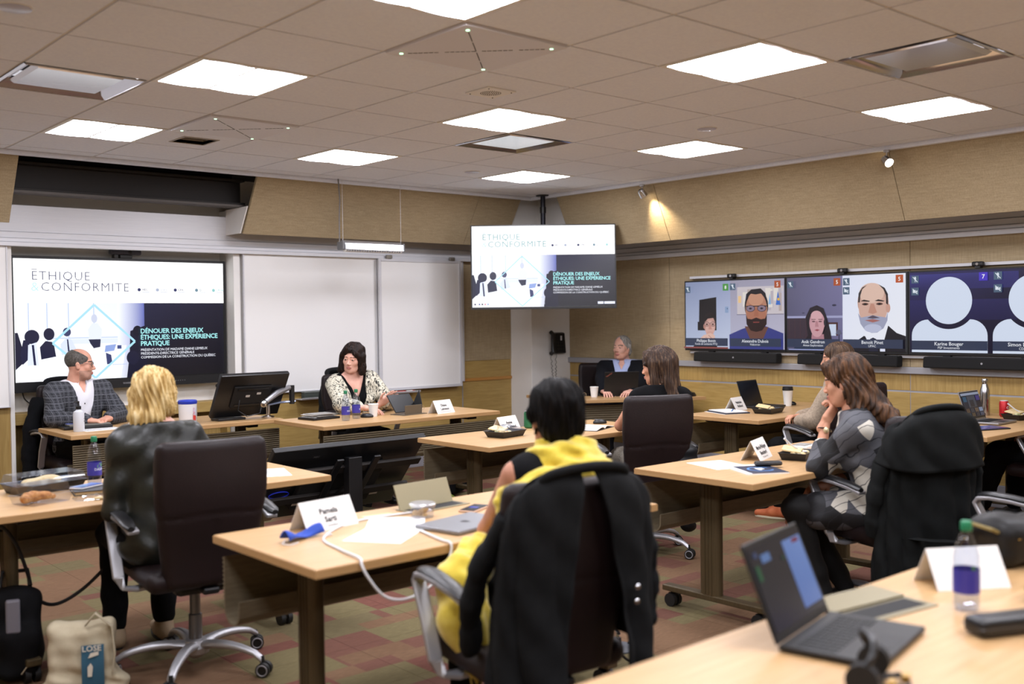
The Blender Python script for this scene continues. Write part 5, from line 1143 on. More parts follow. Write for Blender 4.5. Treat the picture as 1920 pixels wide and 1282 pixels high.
specs('folded eyeglasses on the corner desk', 6.98, 6.98, R(-30)); specs('eyeglasses lying right of the presenter\'s tablet', 5.08, 7.02, R(-10))
t = thing('conference_phone', 'small black conference phone on the corner desk', 'phone', (7.74, 6.28, TZ), R(-30)); MB().lathe([(.07, 0), (.075, .01), (.06, .035), (.02, .045), (.001, .045)], 24).obj('body', mat_black, t); MB().lathe([(.035, .040), (.036, .05), (.001, .052)], 20).obj('dome', mat_chrome, t)
t = thing('box_of_tissues', 'small white box on the leaning woman\'s table behind her arm', 'box', (5.10, 3.30, TZ), R(10)); MB().box(-.08, .08, -.05, .05, 0, .025).obj('box', mat_paper, t, 0, bevel=.003); MB().box(-.06, .04, -.03, .04, .0255, .03).obj('card', M('pad_grey'), t, 0)
t = thing('spectacle_case', 'long black case at the right of the foreground table', 'case', (2.52, 1.05, TZ), R(-25)); soft('shell', [('u', rbox((0, 0, .024), (.125, .036, .022), .014), .01)], .006, mat_black, t); MB().box(-.125, .125, -.0365, .0365, .0235, .0245).obj('seam', mat_grey, t, 0)
t = thing('headset', 'tangled black headset beside the foreground laptop', 'headset', (1.93, 1.10, TZ), R(20))
MB().tube([(.07*math.cos(a), .02*math.sin(a*2), .05+.06*math.sin(a)) for a in [PI*i/14 for i in range(15)]], .008, 8).obj('headband', mat_black, t)
for s in (-1, 1): MB().cyl((s*.055, 0, .035), (s*.08, 0, .035), .033, n=18).obj('ear_cushion', mat_blackm, t)
MB().tube([(.05*math.cos(k*.9)+.02, -.05+.03*math.sin(k*.9), .006+.004*(k % 3)) for k in range(22)], .0035, 6).obj('coiled_lead', mat_black, t); MB().tube([(.03, -.06, .005), (-.1, -.05, .004), (-.2, -.1, .004), (-.35, -.12, .004)], .003, 6).obj('lead', M('grey_cable'), t)
for x, y in ((-.02, -.05), (.03, -.07)): MB().box(x-.012, x+.012, y-.008, y+.008, .012, .026).obj('gold_plug', M('gold', '#b08a3a', .3, .8), t, 0)
t = thing('handbag', 'black leather bag at the right edge of the foreground table', 'bag', (3.27, 1.33, TZ+.004), R(-20)); soft('body', [('u', rbox((0, 0, .065), (.17, .09, .062), .04), .02), ('u', ell((-.10, 0, .10), (.08, .08, .05)), .04)], .009, noisy('bag_leather', ['#0c0b0b', '#131212'], nscale=20, rough=.5, spec=.3), t, disp=folds(.004, 30, 30)); MB().tube([(-.15, -.05, .1), (-.2, -.06, .12), (-.22, 0, .13), (-.2, .05, .1)], .006, 8).obj('strap', M('strap_gold', '#7a6a3a', .4), t); MB().tube([(-.13, -.09, .09), (.1, -.093, .1)], .003, 6).obj('zip', M('gold'), t)
t = thing('green_pouch', 'grey and green pouch at the right edge of the foreground table', 'pouch', (2.84, 1.10, TZ), R(20)); soft('body', [('u', ell((0, 0, .03), (.06, .05, .03)), .01)], .006, M('pouch_grey', '#6a6e66', .7), t); MB().tube([(.06*math.cos(a), .05*math.sin(a), .03) for a in [2*PI*i/20 for i in range(20)]], .005, 6, closed=True).obj('piping', M('pouch_green', '#4a6a2a', .6), t)
# desk monitor on a swing arm (front left desk)
t = thing('desk_monitor', 'large black touch monitor leaning back on the front left desk, seen from behind', 'monitor', (3.72, 7.50, TZ))
Mm = TR(0, 0, .03) @ Matrix.Rotation(R(33), 4, 'X')
m = MB(); m.M = Mm; m.box(-.29, .29, -.02, .02, 0, .40); m.obj('housing', mat_black, t, 0, bevel=.008)
m = MB(); m.M = Mm; m.box(-.285, .285, .02, .022, .01, .39); m.obj('glass', M('slab_glass'), t, 0)
m = MB(); m.M = Mm; m.box(-.16, .16, -.034, -.02, .10, .30); m.obj('rear_bulge', mat_blackm, t, 0, bevel=.01)
m = MB(); m.M = Mm; m.box(-.13, .13, -.04, -.034, .27, .285); m.box(-.13, .13, -.04, -.034, .12, .135); m.obj('vent_ridge', mat_black, t, 0)
m = MB(); m.M = Mm
for a, b in ((-.05, .2), (.04, .22)): m.box(a, a+.035, -.0345, -.0335, b, b+.02)
m.obj('sticker', M('sticker', '#c8c2ba', .6), t, 0)
MB().tube([(-.1, -.14, .16), (-.12, -.15, .08), (-.05, -.16, .03), (.05, -.18, .05), (.08, -.16, .12)], .004, 6).obj('lead', mat_black, t); MB().box(-.25, -.02, -.08, .06, .0, .02).obj('foot', mat_black, t, 0, bevel=.005)
t = thing('monitor_arm', 'silver and black swing arm clamped beside the desk monitor', 'monitor arm', (3.90, 7.44, TZ))
MB().lathe([(.05, 0), (.05, .012), (.02, .016), (.02, .10), (.016, .105)], 20).obj('post', mat_chrome, t)
m = MB(); m.tube([(0, 0, .10), (.10, -.02, .115), (.22, -.05, .12)], .018, 10, flat=.5); m.obj('lower_link', M('arm_blue', '#a8b6d8', .25, .5), t)
m = MB(); m.tube([(-.10, -.16, .14), (.02, -.12, .20), (.16, -.06, .235)], [.02, .024, .022], 10); m.obj('upper_link', M('arm_silver', '#9a9a9e', .35, .7), t)
MB().cyl((.19, -.05, .10), (.19, -.05, .25), .022, n=16).obj('joint', mat_black, t); MB().sph((-.13, -.18, .13), .03).obj('ball_joint', mat_chrome, t)
# wall phone on the corner column
t = thing('wall_telephone', 'black wall telephone with coiled cord on the white column', 'telephone', (7.74, PY, 1.22))
m = MB(); m.xprism([(0, -.12), (0, .12), (-.04, .11), (-.06, -.11)], -.065, .11); m.obj('base', mat_black, t, 0, bevel=.008)
MB().tube([(-.09, -.03, .12), (-.10, -.075, .10), (-.095, -.06, .0), (-.10, -.075, -.09), (-.09, -.03, -.11)], [.024, .026, .018, .026, .024], 10).obj('handset', mat_black, t)
g = MB()
for r_ in range(4):
    for c in range(3): g.box(-.02+.035*c, .005+.035*c, -.062+.0025*r_, -.055+.0025*r_, -.09+.035*r_, -.068+.035*r_)
g.obj('keypad', M('key_black'), t, 0); MB().box(.03, .05, -.056, -.05, .03, .08).obj('label_strip', mat_whitep, t, 0)
pts = []
for k in range(150):
    u = k/149; a = u*2*PI*26; c = Vector((-.09+.05*math.sin(PI*u)*.3+.07*u, -.03, -.12-.36*math.sin(PI*u)**.7)); pts.append((c.x+.007*math.cos(a), c.y+.007*math.sin(a), c.z+.002*math.sin(a)))
MB().tube(pts, .0025, 5).obj('coiled_cord', mat_black, t)
# confidence monitor on a floor stand between the tables
t = thing('floor_monitor', 'big black monitor tilted on a floor stand, back towards us, between the tables', 'monitor', (3.55, 5.62, 0))
Mm = TR(0, 0, .715) @ Matrix.Rotation(R(42), 4, 'X')
m = MB(); m.M = Mm; m.box(-.57, .57, -.02, .02, -.66, 0); m.obj('housing', mat_black, t, 0, bevel=.006)
m = MB(); m.M = Mm; m.box(-.56, .56, .02, .022, -.65, -.01); m.obj('glass', M('slab_glass'), t, 0)
m = MB(); m.M = Mm; m.box(-.30, .30, -.06, -.02, -.55, -.18); m.obj('rear_housing', mat_blackm, t, 0, bevel=.01)
for z in (-.17, -.42): m = MB(); m.M = Mm; m.box(-.50, .56, -.085, -.06, z-.03, z+.03); m.obj('mount_rail', mat_dark, t, 0, bevel=.004)
for x in (-.12, .16): m = MB(); m.M = Mm; m.box(x-.025, x+.025, -.10, -.085, -.5, -.05); m.obj('mount_hook', mat_black, t, 0, bevel=.004)
for k in range(5): m = MB(); m.M = Mm; m.tube([(.0+.015*k, -.08, -.10), (.02*k-.02, -.12, -.16-.02*k), (.0, -.11, -.30), (-.02, -.08, -.42)], .007, 6); m.obj('lead', mat_black, t)
g = MB(); g.M = Mm @ TR(-.25, -.021, -.09) @ Matrix.Rotation(PI/2, 4, 'X'); vs, fs = text_geo('NEC', .022, 'CENTER'); g.add(vs, fs); g.obj('maker_mark', mat_grey, t, 0)
for x, z in ((.02, -.26), (.33, -.55), (-.30, -.50)): m = MB(); m.M = Mm; m.box(x, x+.07, -.0215, -.0205, z, z+.035) if abs(x) > .3 else m.box(x, x+.07, -.0615, -.0605, z, z+.035); m.obj('sticker', M('sticker'), t, 0)
MB().box(-.05, .05, -.02, .05, .03, .62).obj('column', mat_black, t, 0, bevel=.004); MB().box(-.35, .35, -.32, .34, .06, .085).obj('shelf', mat_black, t, 0, bevel=.004); MB().box(-.30, -.22, -.36, .36, .03, .06).obj('foot', mat_black, t, 0); MB().box(.22, .30, -.36, .36, .03, .06).obj('foot', mat_black, t, 0)
for x in (-.26, .26):
    for y in (-.33, .33): MB().cyl((x-.014, y, .026), (x+.014, y, .026), .026, n=16).obj('caster', mat_rubber, t)
g = MB(); g.M = Mm @ TR(-.40, -.0225, -.42); g.tube([(.07*math.cos(a), 0, .03*math.sin(a)) for a in [2*PI*i/24 for i in range(24)]], .004, 6, closed=True); g.obj('blue_lead', M('lead_blue', '#2a3acc', .4), t)
MB().tube([(.45, .0, .30), (.50, -.1, .12), (.44, -.16, .02), (.3, -.1, .01)], .005, 6).obj('lead', M('grey_cable'), t)
# floor: power tower, cables, bags
t = thing('floor_box', 'round grey floor socket with a black power plug', 'floor socket', (3.374, 3.157, 0)); MB().lathe([(.085, 0), (.085, .006), (.07, .009), (.001, .009)], 28).obj('plate', M('socket_grey', '#4c4f55', .5), t); MB().cyl((0, 0, .008), (0, 0, .05), .02, .016, n=14).obj('plug', mat_black, t); MB().cyl((0, 0, .05), (0, 0, .075), .008, n=10).obj('plug_neck', mat_chrome, t)
t = thing('floor_cable', 'black power cable looping from the floor socket', 'cable'); MB().tube(sp([(3.37, 3.15, .07), (3.34, 3.12, .09), (3.20, 3.08, .20), (3.12, 3.06, .30), (3.14, 3.0, .15), (3.22, 2.95, .03), (3.36, 2.98, .008), (3.44, 3.05, .008), (3.40, 3.12, .03)]), .006, 8).obj('lead', mat_black, t); MB().tube([(3.12, 3.06, .30), (3.10, 3.12, .45), (3.08, 3.2, .60)], .006, 8).obj('riser', mat_black, t)
t = thing('hanging_cable', 'black cable sagging below the left table to the chair', 'cable'); MB().tube(sp([(1.12, 4.78, .68), (1.216, 4.75, .637), (1.278, 4.75, .546), (1.323, 4.75, .41), (1.345, 4.75, .31), (1.427, 4.75, .254), (1.542, 4.75, .292), (1.663, 4.75, .388), (1.80, 4.78, .52), (1.88, 4.82, .62)]), .008, 10).obj('lead', mat_black, t); MB().tube(sp([(1.12, 4.78, .68), (1.18, 4.80, .62), (1.28, 4.82, .60), (1.34, 4.82, .66)]), .006, 8).obj('loop', mat_black, t)
t = thing('backpack', 'black backpack with grey flap standing by the left table leg', 'backpack', (1.24, 4.66, 0), R(-18)); soft('body', [('u', rbox((0, 0, .19), (.11, .10, .19), .08), .04), ('u', rbox((.02, -.09, .13), (.08, .05, .11), .04), .04)], .011, noisy('pack_black', ['#08080a', '#0e0e10'], nscale=14, rough=.85, spec=.15), t, disp=folds(.005, 26, 30)); MB().box(-.025, .03, -.14, -.11, .22, .36).obj('grey_flap', M('flap_grey', '#6a6870', .5), t, 0, bevel=.008); MB().tube([(-.06, .1, .36), (-.05, .14, .42), (.05, .14, .42), (.06, .1, .36)], .010, 8).obj('grab_handle', mat_black, t); MB().tube([(.03, -.145, .05), (.06, -.145, .09)], .003, 6).obj('zip_pull', mat_chrome, t)
t = thing('tote_bag', 'cream cotton tote bag printed with a blue picture, on the floor', 'bag', (1.40, 4.30, 0), R(-24))
mat_cot = noisy('cotton', ['#b3a78c', '#c2b79d'], nscale=16, rough=.9, bump=.2, bscale=240)
soft('body', [('u', rbox((0, 0, .13), (.125, .065, .13), .03), .03), ('u', rbox((-.04, 0, .25), (.08, .035, .035), .025), .04), ('u', rbox((.085, 0, .25), (.04, .03, .03), .02), .04), ('u', ell((.13, -.03, .025), (.06, .05, .025)), .05), ('u', ell((-.11, -.03, .03), (.04, .05, .03)), .05)], .007, mat_cot, t, disp=lambda X, Y, Z: .007*np.sin(30*X+14*np.sin(8*Z))*np.cos(9*Z)+.003*np.sin(60*X+40*Z)+.002*np.sin(90*Z))
MB().tube([(.02, -.06, .28), (.06, -.075, .33), (.12, -.07, .27), (.13, -.075, .16), (.12, -.08, .08)], .011, 8, flat=.4).obj('handle', mat_cot, t)
g = MB(); g.grid(6, 9, lambda u, v: (.005+.085*u, -.083-.006*math.sin(3*v), .03+.175*v)); g.obj('print_panel', M('print_teal', '#2f5c74', .8), t, 30)
vs, fs = text_geo('LOSE', .032, 'LEFT', .0006); g = MB(); g.M = TR(.008, -.0945, .183) @ Matrix.Rotation(PI/2, 4, 'X'); g.add(vs, fs); g.obj('lettering', M('print_cream', '#d9d2c2', .8), t, 0)
g = MB(); g.M = TR(.04, -.0945, .10); g.add([(-.012, 0, -.02), (.004, 0, -.02), (.008, 0, .02), (.0, 0, .035), (-.012, 0, .02)], [(0, 1, 2, 3, 4)]); g.add([(-.01, 0, .055), (.03, 0, .065), (.03, 0, .08), (.0, 0, .075)], [(0, 1, 2, 3)]); g.obj('print_shapes', M('print_cream'), t, 0)
t = thing('backpack', 'black backpack lying under the presenter desk', 'backpack', (5.32, 6.95, 0), R(30)); soft('body', [('u', rbox((0, 0, .10), (.20, .13, .09), .06), .04), ('u', rbox((-.12, .05, .17), (.05, .05, .10), .04), .05)], .012, noisy('pack_black'), t, disp=folds(.006, 26, 30)); MB().tube([(.15, -.1, .15), (.25, -.14, .16), (.30, -.12, .06), (.24, -.1, .01)], .010, 8, flat=.4).obj('strap', mat_black, t); MB().tube([(-.1, -.13, .12), (.1, -.135, .13)], .003, 6).obj('zip', M('strap_red', '#5a2420', .6), t)
t = thing('green_cloth', 'green cloth heap on the floor under the presenter desk', 'cloth', (4.98, 6.62, 0), R(10)); soft('heap', [('u', ell((0, 0, .02), (.20, .09, .035)), .01), ('u', ell((.1, .02, .03), (.08, .06, .04)), .03)], .009, M('cloth_green', '#6a7a22', .9), t, disp=folds(.006, 40, 30)); MB().tube([(-.18, 0, .02), (-.24, .03, .01), (-.28, 0, .008)], .006, 6).obj('drawstring', M('cloth_green'), t)
t = thing('display_cable', 'thin black cable hanging under the big display at left', 'cable'); MB().tube(sp([(2.40, 8.66, .98), (2.42, 8.64, .90), (2.50, 8.6, .84), (2.62, 8.6, .82)]), .005, 6).obj('lead', mat_black, t); MB().cyl((4.02, 8.55, .93), (4.02, 8.60, .93), .02, n=14).obj('plug', mat_black, t)
t = thing('desk_cable', 'loose black cable coiled on the right wall table', 'cable'); MB().tube([(7.05+.09*math.cos(a)+.03*a, 3.36+.05*math.sin(a), .737+.004*(k % 2)) for k, a in enumerate([i*.45 for i in range(26)])], .004, 6).obj('lead', mat_black, t); MB().box(7.42, 7.52, 3.34, 3.42, TZ, .765).obj('adapter', mat_black, t, 0, bevel=.006)
# ================================================================ people
V3 = lambda *a: Vector(a)
def ik(S, W, l1, l2, pole):
    d = W-S; L = min(max(d.length, .05), (l1+l2)*.999); n = d.normalized(); a = (l1*l1-l2*l2+L*L)/(2*L); h = math.sqrt(max(l1*l1-a*a, 0))
    p = pole-n*pole.dot(n); p = p.normalized() if p.length > 1e-6 else n.orthogonal()
    return S+n*a+p*h, S+n*L
def hand_mesh(side, curl=(.3, .4, .45, .5), spread=.06, thumb=(.5, .35), sc=1.0):
    """wrist at the origin, fingers to +y, palm to -z, thumb on the +x side for a left hand (mirrored for right)"""
    ops = [('u', rbox((0, .048, 0), (.038, .046, .0125), .012), .01), ('u', ell((0, .03, -.004), (.034, .04, .016)), .015), ('u', cap((0, -.05, 0), (0, .01, 0), .024, .024), .02), ('u', ell((.026, .032, -.009), (.016, .03, .014)), .014)]
    xs = [.029, .0095, -.0105, -.029]; ls = [(.040, .025, .02), (.044, .028, .021), (.041, .026, .021), (.033, .02, .018)]
    for k in range(4):
        p = V3(xs[k], .088-.006*abs(k-1.2), 0); a = 0; ang = (1.3-k)*spread
        for j, l in enumerate(ls[k]):
            a += curl[k]*(1.0, 1.15, .7)[j]; d = V3(math.sin(ang)*math.cos(a), math.cos(ang)*math.cos(a), -math.sin(a)); q = p+d*l; r0 = .0092-.0008*j-(.0008 if k == 3 else 0)
            ops.append(('u', cap(p, q, r0, r0-.0008), .004)); p = q
    p = V3(.03, .018, -.006); d = V3(math.sin(.9+thumb[0]*.3), math.cos(.9+thumb[0]*.3), -.25-thumb[1]*.4).normalized()
    for j, l in enumerate((.042, .03, .024)):
        q = p+d*l; ops.append(('u', cap(p, q, .012-.0015*j, .0105-.0015*j), .006)); p = q; d = (d+V3(-.35*thumb[1]-.1, .35, -.1)).normalized()
    P, F = sdf(ops, .0036)
    P = P*sc
    if side == 'R': P = P*np.array([-1, 1, 1]); F = F[:, ::-1]
    return P, F
def xf(P, M): return P @ np.array(M.to_3x3()).T+np.array(M.translation)
def frame(o, y, z):
    y = y.normalized(); x = y.cross(z).normalized(); z = x.cross(y); return Matrix(((x.x, y.x, z.x, o.x), (x.y, y.y, z.y, o.y), (x.z, y.z, z.z, o.z), (0, 0, 0, 1)))
def head_mesh(male, old=False, jaw=1.0):
    j = 1.06 if male else 1.0
    ops = [('u', ell((0, -.012, .036), (.0745, .094, .083)), .01), ('u', ell((0, .028, -.032), (.058*j, .060, .082)), .03), ('u', ell((0, .034, -.084), ((.042 if male else .037)*jaw, .040, .030)), .03), ('u', ell((0, .066, -.100), (.017*j, .015, .014)), .02),
           ('u', ell((.041, .052, -.024), (.022, .020, .022)), .02), ('u', ell((-.041, .052, -.024), (.022, .020, .022)), .02), ('u', cap((-.034, .076 if male else .073, .020), (.034, .076 if male else .073, .020), .0105), .016),
           ('u', cap((0, .082, .004), (0, .103 if male else .099, -.030), .007 if male else .006, .0115 if male else .0095), .012), ('u', ell((.0105, .094, -.036), (.009, .010, .007)), .006), ('u', ell((-.0105, .094, -.036), (.009, .010, .007)), .006),
           ('u', cap((.05*j, .0, -.05), (.036*j-.006*(not male), .045, -.09), .022, .018), .025), ('u', cap((-.05*j, .0, -.05), (-.036*j+.006*(not male), .045, -.09), .022, .018), .025)]
    for s in (-1, 1): ops.append(('s', ell((s*.031, .098, .001), (.019, .020, .012)), .012))
    for s in (-1, 1): ops += [('u', ell((s*.031, .0725, .001), (.0135, .0135, .0125)), .003), ('u', cap((s*.043, .076, .006), (s*.020, .083, .007), .0042), .004)]
    ops += [('u', ell((0, .086, -.061), (.021, .011, .0055)), .007), ('u', ell((0, .085, -.0715), (.018, .011, .0065)), .007), ('s', cap((-.021, .098, -.066), (.021, .098, -.066), .0022), .003)]
    for s in (-1, 1):
        ops += [('u', ell((s*.077, -.012, -.010), (.008, .018, .030), Matrix.Rotation(R(-s*14), 4, 'Z') @ Matrix.Rotation(R(10), 4, 'X')), .006), ('s', ell((s*.087, -.008, -.006), (.006, .010, .017)), .005)]
    ops += [('u', cap((0, -.018, -.05), (0, -.045, -.17), .056 if male else .047, .056 if male else .046), .03)]
    P, F = sdf(ops, .0036)
    C = P[F].mean(1); mi = np.zeros(len(F), int)
    x, y, z = np.abs(C[:, 0]), C[:, 1], C[:, 2]
    if male: mi[(z < -.045) & (y > .0) & (z > -.125) & ~((x < .018) & (z > -.052))] = 5
    lip = ((x/.0235)**2+((z+.0665)/.0125)**2 < 1) & (y > .078); mi[lip] = 1
    bx = (x-.032)/.021; mi[(np.abs(bx) < 1) & (np.abs(z-(.0215+.004*(1-bx*bx))) < (.0030 if not male else .0044)) & (y > .05)] = 2
    ey = (np.sqrt((x-.031)**2+(y-.0725)**2+(z-.001)**2) < .0150) & (y > .079) & (np.abs(z-.0008) < .0048*(1-((x-.031)/.0145)**2)); mi[ey] = 3
    mi[ey & ((x-.031)**2+(z-.001)**2 < .0058**2)] = 4
    return P, F, mi
def skin(name, c1, c2): return noisy(name, [c1, c2], nscale=18, rough=.5, detail=3, spec=.4)
def hairmat(name, cols, sc=(70, 70, 5), sp_=.22): return noisy(name, cols, scale=sc, nscale=1.2, rough=.5, detail=5, bump=.5, ramp=(.28, .72), spec=sp_)
LIP = M('lip', '#b4736a', .45); EYEW = M('eye_white', '#b8afa8', .35); IRIS = M('iris_dark', '#1c1410', .15)
class Person:
    def __init__(s, name, label, x, y, heading, male=False, lean=0, side=0, hd=(0, 0, 0), sk=None, brow='#2a1d18', stub=None, torso=.47, hipz=.57, sw=None, hgt=0):
        s.t = thing(name, label, 'person', (x, y, 0), -R(heading)); s.male = male; s.sk = sk; s.hd0 = heading
        s.P = V3(0, 0, hipz); a = R(lean); s.Rl = Matrix.Rotation(-a, 3, 'X') @ Matrix.Rotation(side, 3, 'Y'); s.tor = torso
        s.N = s.P+s.Rl @ V3(0, -.012, torso); s.Hc = s.N+s.Rl @ V3(0, .015, .055)+V3(0, .022, .092+hgt)
        s.HM = Matrix.Translation(s.Hc) @ Matrix.Rotation(-R(hd[0]), 4, 'Z') @ Matrix.Rotation(R(hd[1]), 4, 'X') @ Matrix.Rotation(R(hd[2]), 4, 'Y')
        w = sw or (.185 if male else .162); s.w = w
        s.S = {'L': s.P+s.Rl @ V3(-w, -.005, torso-.055), 'R': s.P+s.Rl @ V3(w, -.005, torso-.055)}
        s.E = {}; s.W = {}; s.hands = []; s.K = {}; s.A = {}
        for k, q in (('L', -1), ('R', 1)):
            s.E[k] = s.S[k]+V3(q*.05, .03, -.27); s.W[k] = s.E[k]+V3(-q*.03, .22, .02); s.K[k] = V3(q*.11, .43, .53); s.A[k] = V3(q*.11, .43, .09)
        s.toe = {'L': 0, 'R': 0}
        s.mats = [sk, LIP, M('brow_'+brow, brow, .7), EYEW, IRIS, stub or sk]
        s.parts = []; s.body = None
    def arm(s, k, target, pole, l1=.275, l2=.245): s.E[k], s.W[k] = ik(s.S[k], V3(*target), l1, l2, V3(*pole)); return s
    def hand(s, k, fdir, palm, curl=(.3, .4, .45, .5), spread=.06, thumb=(.5, .35), sc=None):
        sc = sc or (1.04 if s.male else .94)
        P, F = hand_mesh(k, curl, spread, thumb, sc); M_ = frame(s.W[k], V3(*fdir), -V3(*palm)); s.hands.append((xf(P, M_), F)); return s
    def tp(s, g=0, fem=None):
        f = (not s.male) if fem is None else fem; L = s.tor/.47; c = lambda *v: s.P+s.Rl @ V3(*v)
        o = [('u', ell(s.P+V3(0, -.01, -.01), (.165, .125, .115)), .05, g), ('u', ell(c(0, .0, .14*L), (.148 if s.male else .132, .112, .14)), .07, g), ('u', ell(c(0, .002, .31*L), (.168 if s.male else .150, .112, .165), s.Rl.to_4x4()), .06, g),
             ('u', cap(c(-s.w+.03, -.008, s.tor-.062), c(s.w-.03, -.008, s.tor-.062), .062), .06, g), ('u', cap(c(-s.w*.6, -.015, s.tor-.035), c(0, -.018, s.tor+.02), .045, .05), .05, g), ('u', cap(c(s.w*.6, -.015, s.tor-.035), c(0, -.018, s.tor+.02), .045, .05), .05, g)]
        if f: o += [('u', ell(c(q*.068, .082, .285*L), (.062, .055, .062)), .04, g) for q in (-1, 1)]
        return o
    def ap(s, k, g=0, upto=2.0):
        o = []; a, b, c = s.S[k], s.E[k], s.W[k]; m = 1.0 if s.male else .88
        u = min(upto, 1); o.append(('u', cap(a, a+(b-a)*u, .056*m, (.056-.014*u)*m), .03, g))
        if upto > 1: u = upto-1; o.append(('u', cap(b, b+(c-b)*u, .043*m, (.043-.016*u)*m), .02, g))
        return o
    def lp(s, k, g=0, upto=2.0):
        q = -1 if k == 'L' else 1; h = V3(q*.085, .03, s.P.z-.035); m = 1.0 if s.male else .96
        o = [('u', cap(h, s.K[k], .088*m, .062*m), .04, g)]
        if upto > 1: u = upto-1; o.append(('u', cap(s.K[k], s.K[k]+(s.A[k]-s.K[k])*u, .06*m, (.06-.018*u)*m), .02, g))
        return o
    def foot(s, k):
        A = s.A[k]; d = Matrix.Rotation(s.toe[k], 3, 'Z') @ V3(0, 1, 0)
        b = V3(A.x, A.y, 0); return b, d
    def finish(s, res=.0095, legs=True):
        ops = s.tp(-.006, False)+s.ap('L', -.002)+s.ap('R', -.002)+[('u', cap(s.N+V3(0, 0, -.03), s.HM @ V3(0, -.02, -.07), .056 if s.male else .048, .052 if s.male else .045), .03)]
        if legs: ops += s.lp('L', -.004)+s.lp('R', -.004)+[('u', cap(V3(*s.foot(k)[0])+V3(0, 0, .035)-s.foot(k)[1]*.02, V3(*s.foot(k)[0])+V3(0, 0, .028)+s.foot(k)[1]*.15, .032, .024), .03) for k in 'LR']
        P, F = sdf(ops, res); parts = [(P, F, 0)]
        hp, hf, hm = head_mesh(s.male); parts.append((xf(hp, s.HM), hf, hm))
        for p, f in s.hands: parts.append((p, f, 0))
        s.body = mk('body', npmesh('body', parts, s.mats), s.t); return s
    def wear(s, name, ops, mat, h=.009, disp=None, clip=None): return soft(name, ops, h, mat, s.t, disp, clip)
    def shirt(s, name, mat, g=.010, sleeve=2.0, h=.009, fold=.003, neck=.03, vdep=None, vw=.07, hem=-.02, ph=0, low=None):
        ops = s.tp(g)
        for k in 'LR':
            if sleeve > 0: ops += s.ap(k, g, sleeve)
        inv = np.array(s.Rl.inverted()); P = s.P; T_ = s.tor
        ztop = T_+neck
        if vdep:
            def cut(X, Y, Z):
                x, y, z = X-P.x, Y-P.y, Z-P.z; a, b, c = [inv[i, 0]*x+inv[i, 1]*y+inv[i, 2]*z for i in range(3)]
                u = (c-(T_-vdep))/vdep; return np.maximum(np.maximum(np.abs(a)-vw*np.clip(u, 0, 1.3), -(b+.01)), -u*vdep)
            ops.append(('s', custom(cut, (-.3, -.3, .3), (.3, .6, 1.4)), .006))
        ops.append(('s', cap(s.N+s.Rl @ V3(0, .0, -.01), s.HM @ V3(0, -.02, -.04), (.058 if s.male else .052)+.001, .07), .01))
        def clip(X, Y, Z):
            z = inv[2, 0]*(X-P.x)+inv[2, 1]*(Y-P.y)+inv[2, 2]*(Z-P.z); return np.maximum(z-ztop, hem-z) if low is None else np.maximum(z-ztop, low-Z)
        return s.wear(name, ops, mat, h, folds(fold, 34, 42, ph) if fold else None, clip)
    def collar(s, name, mat, r=.064, hgt=.035, open_=.5):
        m = MB(); n = 26; c = s.N+s.Rl @ V3(0, .006, .012); rings = []
        for j, (dr, dz) in enumerate(((0, 0), (-.005, hgt), (.001, hgt+.003), (.010, .012), (.011, .004))):
            rings.append([tuple(c+s.Rl @ V3((r+dr)*math.sin(a), (r+dr+.004)*math.cos(a), dz-.028*math.cos(a))) for a in [open_+(2*PI-2*open_)*i/n for i in range(n+1)]])
        vs = [p for q in rings for p in q]; fs = [(j*(n+1)+i, j*(n+1)+i+1, (j+1)*(n+1)+i+1, (j+1)*(n+1)+i) for j in range(4) for i in range(n)]
        m.add(vs, fs); return m.obj(name, mat, s.t, 60, solid=.002)
    def trousers(s, name, mat, g=.012, upto=1.93, fold=.004, skirt=False):
        ops = [('u', ell(s.P+V3(0, -.01, -.01), (.168, .128, .112)), .05, g)]
        for k in 'LR': ops += s.lp(k, g, upto)
        if skirt: ops += [('u', cap(V3(-.09, .05, s.P.z-.03), V3(-.10, .38, .535), .09, .07), .06, g), ('u', cap(V3(.09, .05, s.P.z-.03), V3(.10, .38, .535), .09, .07), .06, g), ('u', rbox((0, .2, .55), (.12, .2, .06), .05), .06, g)]
        zt = s.P.z+.10
        return s.wear(name, ops, mat, .010, folds(fold, 30, 36, 2), lambda X, Y, Z: Z-zt+0*X+0*Y)
    def shoes(s, mat, name='shoe', up=.075, sole=None):
        for k in 'LR':
            b, d = s.foot(k); V = V3(b.x, b.y, 0)
            o = soft(name, [('u', cap(V-d*.035+V3(0, 0, .042), V+d*.05+V3(0, 0, .045), .040, .038), .02), ('u', cap(V+d*.05+V3(0, 0, .034), V+d*.165+V3(0, 0, .028), .036, .026), .03), ('u', cap(V+V3(0, 0, .05), V+V3(0, 0, up), .042, .043), .02)], .008, mat, s.t, clip=lambda X, Y, Z: .003-Z+0*X+0*Y)
            q = MB(); pts = []
            for i in range(16):
                a = 2*PI*i/16; u = math.cos(a); v = math.sin(a); c = V+d*(.062+.125*u); n_ = V3(d.y, -d.x, 0); pts.append(c+n_*v*(.040 if u < .3 else .036))
            q.loft([[tuple(p+V3(0, 0, z)) for p in pts] for z in (.001, .014)]); q.obj('sole', sole or mat_rubber, o)
    def hair(s, ops, mat, h=.005, disp=None, clip=None, name='hair'):
        P, F = sdf(ops, h, disp, clip=clip); o = mk(name, npmesh(name, [(xf(P, s.HM), F, 0)], mat), s.t); return o
